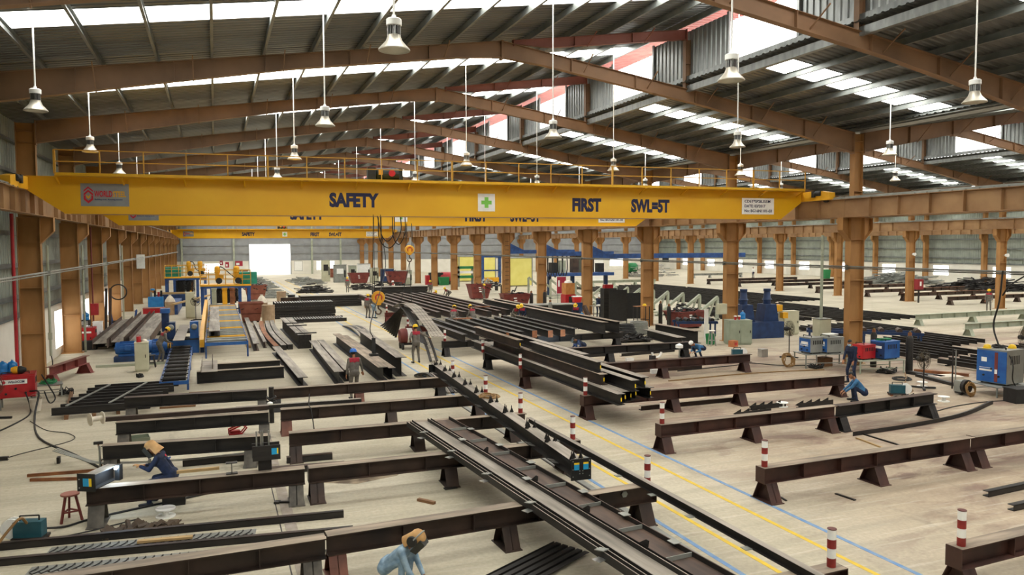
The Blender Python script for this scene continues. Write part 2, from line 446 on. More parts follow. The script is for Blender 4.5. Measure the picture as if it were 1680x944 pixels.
post.box(-.1,.1,-.005,.005,0,zup(XM)-.37-zroof(XM)); post.box(-.1,.1,-.09,.09,.9,.93)
pso=post.build('monitor_post',M['rafter'])
for nv in range(3):
    first=nv==0
    for i in range(-3 if nv<2 else 0,I1+1):
        for o_,lb in ((ral,'left half'),(rar,'right half'),(ram,'raised monitor part'),(pso,'monitor post')):
            o=o_ if (nv==0 and i==-3) else link(o_.name.split('.')[0],o_.data)
            dz=zroof(XM) if o_ is pso else 0; dx=XM-.02 if o_ is pso else 0
            o.location=(nv*SPAN+dx,yb(i),dz); struct(o,'roof frame %d of span %d, %s'%(i+4,nv+1,lb))

# --- purlins (C sections) running the whole length
PZ=.2
def purlin_at(x,z,s,y0=YS,y1=YE):
    m=MB(); m.box(-.004,.004,0,y1-y0,0,PZ); m.box(0,s*.07,0,y1-y0,PZ-.005,PZ); m.box(0,s*.07,0,y1-y0,0,.005)
    m.box(s*.066,s*.07,0,y1-y0,.0,.02)
    return m
pu1=purlin_at(0,0,1).build('roof_purlin',M['purlin']); pu2=purlin_at(0,0,-1).build('roof_purlin',M['purlin'])
npu=0
for nv in range(3):
    xs=[(XA+.55+1.42*k) for k in range(16)]
    for x in xs:
        if x>XM-.1: break
        o=link('roof_purlin',pu1.data) if npu else pu1; npu+=1
        o.location=(nv*SPAN+x,YS,zup(x)+.002); struct(o,'galvanised purlin under the rising roof plane of span %d'%(nv+1))
    for k in range(7):
        x=XM+.32+1.22*k
        if x>XB-.3: break
        o=link('roof_purlin',pu2.data) if (nv or k) else pu2
        o.location=(nv*SPAN+x,YS,zroof(x)+.002); struct(o,'galvanised purlin under the falling roof plane of span %d'%(nv+1))

# --- ribbed roof sheets, interrupted by the rooflight strips at mid bay
HW=.64
def ribs(m,y0,y1,P0,P1,h=.032,pitch=.25,th=.004):
    """sheet between P0(y)->(x,z) and P1, ribs along the slope"""
    n=max(1,round((y1-y0)/pitch)); p=(y1-y0)/n; prof=[]
    for k in range(n):
        y=y0+k*p; prof+= [(y,0),(y+p*.55,0),(y+p*.68,h),(y+p*.87,h)]
    prof.append((y1,0))
    vs=[];fs=[]
    for y,dz in prof:
        vs.append((P0[0],y,P0[1]+dz)); vs.append((P1[0],y,P1[1]+dz))
    for k in range(len(prof)-1): fs.append((2*k,2*k+1,2*k+3,2*k+2))
    return m.add(vs,fs)
def roof_sheet(name,xa,za,xb,zb,sky,matr,label,nv):
    m=MB(); xs0,xs1=sky
    za2=lambda x: za+(zb-za)*(x-xa)/(xb-xa)
    y=YS
    for i in range(I0,I1):
        c_=yb(i)+BAY/2
        ribs(m,y,c_-HW,(xa,za),(xb,zb)); 
        ribs(m,c_-HW,c_+HW,(xa,za),(xs0,za2(xs0)),pitch=.32); ribs(m,c_-HW,c_+HW,(xs1,za2(xs1)),(xb,zb),pitch=.32)
        y=c_+HW
    ribs(m,y,YE,(xa,za),(xb,zb))
    o=m.build(name,matr); o.location=(nv*SPAN,0,0); struct(o,label)
wn=0
for nv in range(3):
    roof_sheet('ceiling',XA-.6,zup(XA-.6)+PZ+.01,XM,zup(XM)+PZ+.01,(XA+1.97,XM-.4),M['roof'],'ribbed galvanised roof sheeting, rising plane of span %d'%(nv+1),nv)
    roof_sheet('ceiling',XM-.2,zroof(XM-.2)+PZ+.01,XB+.1,zroof(XB+.1)+PZ+.01,(XM+.42,XB-.35),M['roof'],'ribbed galvanised roof sheeting, falling plane of span %d'%(nv+1),nv)
    mo=MB(); ribs(mo,YS,YE,(XM,zup(XM)+PZ+.01),(XM+1.9,zup(XM+1.9)+PZ+.01)); o=mo.build('roof_overhang',M['redroof']); o.location=(nv*SPAN,0,0); struct(o,'red ribbed eave of the roof monitor, span %d'%(nv+1))
    # rooflights, one strip per bay and plane
    for (xa,xb,fn) in ((XA+1.97,XM-.4,zup),(XM+.42,XB-.35,zroof)):
        s0=None
        for i in range(-4 if nv<2 else -1,I1):
            if s0 is None:
                s=MB(); s.hexa([(xa,-HW,fn(xa)+PZ+.03),(xa,HW,fn(xa)+PZ+.03),(xb,HW,fn(xb)+PZ+.03),(xb,-HW,fn(xb)+PZ+.03)],[(xa,-HW,fn(xa)+PZ+.034),(xa,HW,fn(xa)+PZ+.034),(xb,HW,fn(xb)+PZ+.034),(xb,-HW,fn(xb)+PZ+.034)])
                s0=s.build('window_1',M['glasswhite']); o=s0
            else: o=link('window_1',s0.data)
            wn+=1; o.name='window_%d'%wn
            o.location=(nv*SPAN,yb(i)+BAY/2,0); struct(o,'translucent rooflight strip in bay %d of span %d'%(i+6,nv+1))
    # monitor wall: ribbed panels either side of each post, open in the middle
    m=MB(); zb_=zroof(XM)+.25; zt_=zup(XM)-.04
    def vribs(m,y0,y1,x,z0,z1,h=.035,pitch=.25):
        n=max(1,round((y1-y0)/pitch)); p=(y1-y0)/n; prof=[]
        for k in range(n):
            y=y0+k*p; prof+= [(y,0),(y+p*.5,0),(y+p*.62,h),(y+p*.88,h)]
        prof.append((y1,0)); vs=[];fs=[]
        for y,dx in prof: vs+=[(x+dx,y,z0),(x+dx,y,z1)]
        for k in range(len(prof)-1): fs.append((2*k,2*k+1,2*k+3,2*k+2))
        return m.add(vs,fs)
    for i in range(I0,I1):
        c_=yb(i)+BAY/2
        vribs(m,yb(i),c_-1.65,XM+.08,zb_+.1,zt_); vribs(m,c_+1.65,yb(i+1),XM+.08,zb_+.1,zt_)
        for s in (-1,1): m.box(XM,XM+.08,c_+s*1.65-.05,c_+s*1.65+.05,zb_,zt_+.04)
    m.box(XM-.02,XM+.1,YS,YE,zb_-.35,zb_-.12); m.box(XM-.02,XM+.12,YS,YE,zb_+.05,zb_+.22)
    o=m.build('wall_monitor',M['galv']); o.location=(nv*SPAN,0,0); struct(o,'ribbed upstand of the roof monitor with open bays, span %d'%(nv+1))
    # eaves gutter over the column line
    if nv<2:
        m=MB(); z=zB+.02; m.box(XB-.32,XB+.32,YS,YE,z+.02,z+.03); m.box(XB-.32,XB-.31,YS,YE,z+.02,z+.3); m.box(XB+.31,XB+.32,YS,YE,z+.02,z+.3)
        o=m.build('valley_gutter',M['galv']); o.location=(nv*SPAN,0,0); struct(o,'galvanised valley gutter above the column row')

# --- side walls
def side_wall(name,x,s,ops,label,cladm):
    """masonry to 2.35 with openings (y0,y1,z0,z1), ribbed cladding above, girts inside"""
    m=MB(); ys=sorted(ops); y=YS
    for (a,b_,z0,z1) in ys:
        m.box(x-.1,x+.1,y,a,0,2.35)
        if z0>0: m.box(x-.1,x+.1,a,b_,0,z0)
        if z1<2.35: m.box(x-.1,x+.1,a,b_,z1,2.35)
        y=b_
    m.box(x-.1,x+.1,y,YE,0,2.35)
    struct(m.build(name,M['masonry']),label+', white masonry base')
    m=MB(); n=round((YE-YS)/.3); p=(YE-YS)/n; vs=[];fs=[]
    prof=[]
    for k in range(n): 
        y=YS+k*p; prof+=[(y,0),(y+p*.55,0),(y+p*.66,.03*s),(y+p*.89,.03*s)]
    prof.append((YE,0))
    for y,dx in prof: vs+=[(x+dx,y,2.35),(x+dx,y,9.6)]
    for k in range(len(prof)-1): fs.append((2*k,2*k+1,2*k+3,2*k+2))
    m.add(vs,fs); struct(m.build(name+'_cladding',cladm),label+', ribbed metal cladding')
    m=MB()
    for z in (2.36,3.0,4.15,5.3,6.4,7.5,8.6):
        m.box(min(x-s*.06,x-s*.2),max(x-s*.06,x-s*.2),YS,YE,z,z+.012); m.box(min(x-s*.06,x-s*.066),max(x-s*.06,x-s*.066),YS,YE,z,z+.16)
    struct(m.build('wall_girt',M['purlin']),label+', galvanised girts')
XLW=-6.78
side_wall('wall_left',XLW,-1,[(38.6,40.9,.35,2.02),(46.8,49.0,.4,2.0),(54.8,57.0,.4,2.0)],'left wall',M['clad'])
RW=[(a,a+2.2,.9,2.1) for a in (45,53,61,69,77,85,93,101,109,117,125)]
side_wall('wall_right',XD+.15,1,RW,'right hand wall',M['clad'])
for k,(a,b_,z0,z1) in enumerate([(38.6,40.9,.35,2.02),(46.8,49.0,.4,2.0),(54.8,57.0,.4,2.0)]):
    wn+=1; struct(MB().box(XLW-.07,XLW-.05,a,b_,z0,z1).build('window_%d'%wn,M['window']),'sunlit window low in the left wall, number %d from the front'%(k+1))
for k,(a,b_,z0,z1) in enumerate(RW):
    wn+=1; struct(MB().box(XD+.2,XD+.22,a,b_,z0,z1).build('window_%d'%wn,M['window']),'sunlit window in the right hand wall, number %d from the front'%(k+1))

# --- end wall with the big open doorway
m=MB(); y=YE-.1
ops=[(-1.7,0.6,.55,1.95),(5.35,12.0,0,9),(16.4,19.4,.7,2.2),(43.9,48.0,.5,2.3),(74,77,.6,2.1)]
x=-6.9
for a,b_,z0,z1 in ops:
    m.box(x,a,y-.1,y+.1,0,2.36)
    if z0>0: m.box(a,b_,y-.1,y+.1,0,z0)
    if z1<2.36: m.box(a,b_,y-.1,y+.1,z1,2.36)
    x=b_
m.box(x,XD+.3,y-.1,y+.1,0,2.36)
struct(m.build('wall_end',M['masonry']),'far end wall, white masonry base')
m=MB(); prof=[]; n=300; p=(XD+7.2)/n; vs=[];fs=[]
def gable(x):
    xx=x
    for nv in range(3):
        if XA+nv*SPAN-.7<=xx<=XB+nv*SPAN: 
            q=xx-nv*SPAN; return (zup(q) if q<XM else zroof(q))+.15
    return 9.4
def hband(m,x0,x1,zfun0,zfun1):
    n=max(2,round((x1-x0)/.5)); vs=[];fs=[]
    for k in range(n+1):
        x=x0+(x1-x0)*k/n; vs+=[(x,y,zfun0(x)),(x,y,zfun1(x)),(x,y+.04,zfun0(x)),(x,y+.04,zfun1(x))]
    for k in range(n): q=4*k; fs+=[(q,q+4,q+5,q+1),(q+2,q+3,q+7,q+6),(q,q+2,q+6,q+4)]
    m.add(vs,fs)
hband(m,-6.9,5.35,lambda x:2.36,gable); hband(m,5.35,12.0,lambda x:5.15,gable); hband(m,12.0,XD+.3,lambda x:2.36,gable)
for z in (2.36,3.6,4.9,6.2,7.6,9.0):
    for a,b_ in ((-6.8,5.35),(12.0,XD)): m.box(a,b_,y-.14,y-.0,z,z+.05)
m.box(5.35,12.0,y-.25,y,5.15,5.85)
struct(m.build('wall_end_cladding',M['cladgrey']),'far end wall, grey ribbed cladding above the masonry')
for x in (-5.1,2.9,15.6,20.5):
    m=MB(); m.box(x-.15,x+.15,y-.4,y-.12,0,gable(x)-.5); struct(m.build('wind_post',M['palesteel']),'pale steel wind post on the far end wall')
for k,(a,b_,z0,z1) in enumerate(ops):
    if z1>5: continue
    wn+=1; struct(MB().box(a,b_,y+.05,y+.06,z0,z1).build('window_%d'%wn,M['window']),'sunlit window in the far end wall, number %d from the left'%(k+1))
m=MB(); 
for a,b_ in ((5.2,5.35),(12.0,12.15)): m.box(a,b_,y-.14,y+.14,0,5.2)
m.box(5.2,12.15,y-.2,y+.14,5.15,5.3)
struct(m.build('door_1',M['cladgrey']),'frame of the wide open doorway in the far end wall')
# wall behind the viewer
m=MB(); m.box(-6.9,XD+.3,YS-.2,YS,0,13); struct(m.build('wall_back',M['clad']),'wall at the near end of the hall')
for nv in range(3): pass
# conduits along the columns
for x,lb in ((XA+.52,'left wall columns'),(XB-.42,'aisle columns')):
    m=MB()
    m.tube([(x,12,3.97),(x,YE-1,3.97)],.035,8); m.tube([(x+.06,12,3.90),(x+.06,YE-1,3.90)],.022,8)
    for i in range(-1,I1+1): m.box(x-.06,x+.1,yb(i)-.03,yb(i)+.03,3.84,4.03)
    o=m.build('cable_conduit',M['conduit'] if x<0 else mat('dark_conduit','#5b5c55','#6d6e66',.5,scale=3)); struct(o,'long grey conduit run clipped to the '+lb)

# ------------------------------------------------------------------ overhead cranes
def crane(label, P0, P1, z0, z1, group, rail_y=None, walkway=True, sign=True):
    """girder front face runs P0->P1 (ground plan of left and right rails), local x along it"""
    Lg=dist((P0[0],P0[1],0),(P1[0],P1[1],0)); rz=math.atan2(P1[1]-P0[1],P1[0]-P0[0])
    t=thing('overhead_crane',label,'crane',(P0[0],P0[1],z0),rz,group)
    H=z1-z0; D=.55; a=1.15; hl=.42
    prof=[(a,0),(Lg-a,0),(Lg-.1,H-hl),(Lg-.1,H),(.1,H),(.1,H-hl)]
    m=MB(); m.prism(prof,'y',0,D)
    m.box(a,Lg-a,-.05,D+.05,-.02,0); m.box(.1,Lg-.1,-.05,D+.05,H,H+.02)
    m.build('girder',M['crane'],t)
    m=MB(); m.box(a+.2,Lg-a-.2,-.05,.0,-.055,-.02); m.build('bottom_flange_strip',M['runway'],t)
    # walkway on the viewer side with hand rail
    if walkway:
        xa,xb=1.05,Lg-.45
        m=MB(); m.box(xa,xb,-.62,-.06,H+.0,H+.035); m.box(xa,xb,-.63,-.61,H-.0,H+.09)
        n=15
        for k in range(n+1):
            x=xa+(xb-xa)*k/n
            m.bar((x,-.6,H),(x,-.05,H-.22),.04)
        m.build('walkway',M['crane'],t)
        m=MB(); n=22
        for k in range(n+1):
            x=xa+(xb-xa)*k/n; m.bar((x,-.61,H+.05),(x,-.61,H+.80),.035 if k%5 else .06)
        for z in (.44,.80): m.bar((xa,-.61,H+z),(xb,-.61,H+z),.03)
        m.build('handrail',M['craneb'],t)
    # end carriages
    for k,x in enumerate((0.02,Lg-.02)):
        m=MB(); s=-1 if k==0 else 1
        m.prism([(-1.75,H-hl),( 1.9,H-hl),(1.9,H-.12),(1.2,H-.02),(-1.1,H-.02),(-1.75,H-.12)],'x',x-.14,x+.14)
        e=m.build('end_carriage',M['yellow'],t)
        for y in (-1.4,1.5): MB().lathe([(.13,-.05),(.16,-.05),(.16,.05),(.13,.05)],(x,y,H-hl+.06),16,axis='x').build('wheel',M['black'],e)
        d=MB(); d.lathe([(.09,-.24),(.12,-.22),(.12,.1),(.1,.14),(.05,.2)],(x-s*.1,-1.0,H-.13),14,axis='y'); d.box(x-s*.1-.1,x-s*.1+.1,-.9,-.72,H-.28,H-.02)
        d.build('drive_motor',M['black'],e)
    for body,cx,cz,wd,hg in (('SAFETY',10.30,.54,1.74,.52),('FIRST',19.26,.48,1.22,.54),('SWL=5T',22.03,.475,1.71,.54)):
        text_fit(body,cx,cz,wd,hg,M['navy'],t,-.006,.055)
    return t,Lg,H
def text_fit(body,cx,cz,wd,hg,m,par,y,bold=0.0):
    '''lettering standing in the x-z plane, fitted to a width and height'''
    o=text_mesh('lettering',body,1.0,m,par,1.0,.004,bold)
    xs=[v.co.x for v in o.data.vertices]; ys=[v.co.y for v in o.data.vertices]
    ax,bx,ay,by=min(xs),max(xs),min(ys),max(ys)
    for v in o.data.vertices:
        v.co=((v.co.x-(ax+bx)/2)*wd/(bx-ax),(v.co.y-(ay+by)/2)*hg/(by-ay),v.co.z)
    o.matrix_local=Matrix.Translation((cx,y,cz))@Matrix.Rotation(PI/2,4,'X')
    return o
P0c,P1c=(-5.62,28.15),(23.72,26.25)
zc0,zc1=5.97,7.12
gx=lambda X: (X-P0c[0])/math.cos(math.atan2(P1c[1]-P0c[1],P1c[0]-P0c[0]))
T=[]
c1,Lg,H=crane('nearest yellow overhead crane, large lettering and grey sign on its girder',P0c,P1c,zc0,zc1,None,None)
def on_girder(px): pass
# green cross sign, data plate and maker sign
def plate(par,x0,x1,z0,z1,m,name,label=None):
    o=MB().box(x0,x1,-.02,-.004,z0,z1).build(name,m,par)
    if label: o['label']=label
    return o
GS=dict(cross=(14.85,15.51,.19,.85),plate=(26.29,27.86,.18,.86),logo=(1.63,3.04,.23,.96))
def crane_signs(par,S,full=True):
    x0,x1,z0,z1=S['cross']; p=plate(par,x0,x1,z0,z1,M['white'],'safety_sign','white sign with a green cross')
    cx,cz=(x0+x1)/2,(z0+z1)/2; m=MB(); m.box(cx-.075,cx+.075,-.026,-.02,cz-.2,cz+.2); m.box(cx-.2,cx-.075,-.026,-.02,cz-.07,cz+.07); m.box(cx+.075,cx+.2,-.026,-.02,cz-.07,cz+.07)
    m.build('green_cross',M['green'],p)
    x0,x1,z0,z1=S['plate']; p=plate(par,x0,x1,z0,z1,M['white'],'data_plate','white plate with three lines of data')
    for k,tx in enumerate(('CD5T*SP28.355M','DATE: 03/2017','No: BG16N1101-03')):
        wd=(1.26,1.02,1.34)[k]; text_fit(tx,x0+.12+wd/2,z1-.135-.2*k,wd,.12,M['navy'],p,-.024,.02)
    x0,x1,z0,z1=S['logo']; p=plate(par,x0,x1,z0,z1,M['plaque'],'maker_sign','grey sign with red and yellow lettering')
    u=(x1-x0)/80.0
    def L(px,pz): return (x0+px*u, z1-pz*u*1.0)
    sz=(z1-z0)/38.0
    def Q(px,pz): return (x0+px*u,z1-pz*sz)
    m=MB()
    def poly(pts,mi=0): m.prism([Q(*q) for q in pts],'y',-.026,-.02,mi)
    poly([(5,11.5),(12.5,5),(20.5,11.5),(20.5,14.5),(12.5,8),(5,14.5)])
    poly([(5,17),(12.5,10.5),(20.5,17),(20.5,21),(12.5,14),(5,21)])
    poly([(5,21),(8,19.5),(8,25),(12.5,29),(17.5,25),(17.5,19.5),(20.5,21),(20.5,27),(12.5,33.5),(5,27)])
    m.build('emblem',M['signred'],p)
    m=MB(); poly2=[(9.3,18.5),(12.5,22),(15.8,18.5),(15.8,22.5),(12.5,26),(9.3,22.5)]
    m.prism([Q(*q) for q in poly2],'y',-.027,-.02); m.build('emblem',M['signyel'],p)
    for tx,cx_,cz_,w_,h_,mm_ in (('WORLD',37,17.2,30,10.5,'signred'),('STEEL',64,17.4,22,10,'signyel'),('Building trust, Assuring success',46,26.8,46,3.4,'signblue')):
        q=Q(cx_,cz_); text_fit(tx,q[0],q[1],w_*u,h_*sz,M[mm_],p,-.026,.03 if h_>5 else .015)
crane_signs(c1,GS)
# the trolley with its drum and motor on top of the girder
def trolley(par,x,H,y=.28,hook=None):
    m=MB(); m.lathe([(.12,-.1),(.22,-.06),(.22,.72),(.12,.76)],(x,y,H+.36),18,axis='x'); 
    tr=m.build('hoist_drum',mat('hoist_green_black','#14211f','#22322f',.45,scale=5),par)
    m=MB(); m.lathe([(.11,-.28),(.13,-.26),(.13,0)],(x-.1,y-.05,H+.33),14,axis='x'); m.box(x-.4,x-.12,y-.2,y+.18,H+.02,H+.58); m.box(x+.05,x+.22,y-.3,y+.3,H+.02,H+.14); m.box(x+.5,x+.65,y-.3,y+.3,H+.02,H+.14); m.box(x+.72,x+.86,y-.2,y+.2,H+.1,H+.55)
    m.build('hoist_motor',mat('hoist_black','#101817','#1a2523',.45,scale=5),tr)
    m=MB(); m.lathe([(.02,-.02),(.12,-.02),(.12,.0)],(x+.46,y-.235,H+.38),16,axis='y'); m.build('maker_disc',M['signred'],tr)
    m=MB(); m.box(x-.02,x+.12,y-.3,y-.22,H+.32,H+.5); m.build('limit_box',M['yellow'],tr)
trolley(c1,11.2,H)
# second and third cranes
S2=dict(cross=(14.85,15.51,.19,.85),plate=(26.29,27.86,.18,.86),logo=(1.63,3.04,.23,.96))
def crane_b(label,P0,P1,z0,z1):
    t,l,h=crane(label,P0,P1,z0,z1,None,None); crane_signs(t,S2); trolley(t,14.6,h); return t
c2=crane_b('second yellow overhead crane, mostly hidden behind the nearest one',(-5.62,43.0),(23.72,38.2),5.97,7.12)
c3=crane_b('third, farthest yellow overhead crane spanning in front of the end wall',(-5.62,114),(23.72,106),5.97,7.12)

# hook blocks hanging on their ropes
def hook_block(label,x,y,ztop,zb,rz=0.0,nrope=4):
    t=thing('hanging_hook_block',label,'crane hook',(x,y,zb),rz)
    m=MB(); m.lathe([(.05,-.09),(.2,-.085),(.24,-.05),(.24,.05),(.2,.085),(.05,.09)],(0,0,.55),20,axis='y'); m.box(-.08,.08,-.11,.11,.28,.62)
    s=m.build('sheave',mat('block_yellow','#d99a1c','#e2a832',.45,scale=4),t,smooth=True)
    m=MB(); 
    for sgn in (-1,1): m.lathe([(.06,sgn*.093),(.14,sgn*.093),(.14,sgn*.1),(.06,sgn*.1)],(0,0,.55),16,axis='y')
    m.build('side_plate',mat('block_red','#b8392c',None,.5),s)
    m=MB(); m.tube(smooth_path([(0,0,.3),(0,0,.2),(.02,0,.14),(.1,0,.06),(.06,0,-.04),(-.03,0,-.05),(-.09,0,.0),(-.1,0,.06)],4),[.03]*25+[.03,.03,.025,.015] if False else .03,8)
    m.build('hook',mat('hook_brown','#4a3a2e','#5c4838',.5,scale=5),t,smooth=True)
    m=MB()
    for k in range(nrope):
        xx=(-.2,.2,-.12,.12)[k]; m.cyl((xx,(-.03,.03,.05,-.05)[k],.55),(xx*.8,(-.1,.1,.12,-.12)[k],ztop-zb),.011,n=6)
    m.build('hoist_rope',M['cable'],t)
    return t
hk1=(5.399, 27.200, 3.018); hook_block('hook block of the nearest crane, hanging low on long ropes',hk1[0]+.05,27.4,6.0,hk1[2]-.55)
hk2=(9.156, 37.600, 4.674); hook_block('hook block of the second crane, holding the sling of bent strips',hk2[0],37.9,6.0,hk2[2]-.55)
# festoon cables and pendant control of the nearest crane
for k,(p,w_) in enumerate((((5.823, 27.350, 6.013),.5),((6.246, 27.350, 6.018),.45),((5.911, 27.350, 6.014),.8))):
    pts=[(p[0]-w_/2,27.4+.05*k,5.95),(p[0]-w_*.45,27.4+.05*k,5.3-.1*k),(p[0],27.4,5.05-.12*k),(p[0]+w_*.45,27.4-.05*k,5.35),(p[0]+w_/2,27.4,5.95)]
    cord('hanging_festoon_cable',pts,.018,M['cable'],('narrow','middle','widest')[k]+' looped black festoon cable under the nearest crane girder')
pb=(3.471, 18.727, 1.100); pc=(5.440, 27.300, 6.159)
px_=(4.282, 22.300, 1.976)
t=thing('pendant_control','pendant control on a long cable, held low in front of the blue helmet worker','crane control',(px_[0],22.3,0))
MB().tube(smooth_path([(pc[0]-px_[0],5.0,5.95),(pc[0]-px_[0]-.02,3.6,4.2),(0,.4,2.6),(0,.05,px_[2]+.2)],5),.014,6).build('control_cable',M['cable'],t)
m=MB(); m.box(-.05,.05,-.04,.04,px_[2]-.25,px_[2]+.2); m.box(-.12,.12,-.1,.1,px_[2]-.33,px_[2]-.26); m.build('button_box',M['black'],t)

# ------------------------------------------------------------------ high bay lamps
def lamp():
    t=thing('pendant_lamp','','lamp')
    m=MB(); m.lathe([(.235,0),(.245,-.005),(.245,.012),(.20,.06),(.13,.14),(.10,.22),(.10,.235)],(0,0,0),28,cap=False); m.lathe([(.225,.004),(.19,.06),(.12,.14),(.095,.22)],(0,0,0),28,cap=False)
    m.lathe([(.16,.1),(.0,.1)],(0,0,0),20,cap=False)
    m.build('lamp_shade',M['lampshade'],t,smooth=True)
    m=MB(); 
    for k in range(16):
        a=2*PI*k/16; m.cbox((.075*math.cos(a),.075*math.sin(a),.30),(.06,.006,.15),rz=a)
    m.cyl((0,0,.225),(0,0,.375),.05,n=12); m.build('heat_sink',M['chrome'],t)
    m=MB(); m.lathe([(.105,.375),(.12,.38),(.12,.47),(.10,.485),(.04,.49),(.03,.54),(.0,.545)],(0,0,0),20); m.build('driver_housing',M['white'],t,smooth=True)
    return t
lp=lamp(); rods={}
ZL=7.93; nl=0
rown=('first','second','third','fourth','fifth','sixth','seventh','eighth','ninth','tenth')
for j in range(10):
    y=yb(j-2)+BAY/2
    if j==0: y=11.9
    for k in range(6):
        x=9+6.33*(k-2)
        if k==5: x=XB+6.5
        if k==4 and False: continue
        zt=(zup(x) if x<XM else zroof(x)) if x<XB else zup(x-SPAN)
        zt=zt+PZ
        Ld=zt-(ZL+.54)
        t=lp if nl==0 else dup(lp)
        nl+=1; t.location=(x,y,ZL)
        t['label']='white high bay lamp, %s row from the front, %s from the left wall'%(rown[j],rown[k]); t['group']='high bay lamps under the roof'
        r=round(Ld,2)
        if r not in rods:
            o=MB().cyl((0,0,.54),(0,0,.54+Ld),.017,n=8).build('suspension_rod',M['white'],t); rods[r]=o.data
        else: link('suspension_rod',rods[r],t)
        # drop the copied rod of the source lamp
        if nl>1:
            cs=[c_ for c_ in t.children if c_.name.startswith('suspension_rod')]
            for c_ in cs[:-1]: bpy.data.objects.remove(c_)

# ------------------------------------------------------------------ people
import numpy as np
def ik(a,b,l1,l2,pole):
    """joint between a and b for two limbs, bending towards pole"""
    a=Vector(a);b=Vector(b);d=b-a;L_=d.length;mx=(l1+l2)*.995
    if L_>mx: b=a+d*(mx/L_); d=b-a; L_=mx
    u=d.normalized(); k=(l1*l1-l2*l2+L_*L_)/(2*L_); h=math.sqrt(max(l1*l1-k*k,1e-6))
    p=Vector(pole); p=p-u*p.dot(u)
    if p.length<1e-4: p=u.orthogonal()
    return a+u*k+p.normalized()*h, b
def capsule(m,p0,p1,r0,r1,n=10):
    p0=Vector(p0);p1=Vector(p1);t=(p1-p0)
    if t.length<1e-5: t=Vector((0,0,1e-3)); p1=p0+t
    t.normalize(); pts=[];rs=[]
    for a in (85,60,30): pts.append(p0-t*r0*math.sin(math.radians(a)));rs.append(r0*math.cos(math.radians(a)))
    pts+= [p0,p1]; rs+=[r0,r1]
    for a in (30,60,85): pts.append(p1+t*r1*math.sin(math.radians(a)));rs.append(r1*math.cos(math.radians(a)))
    m.tube(pts,rs,n)
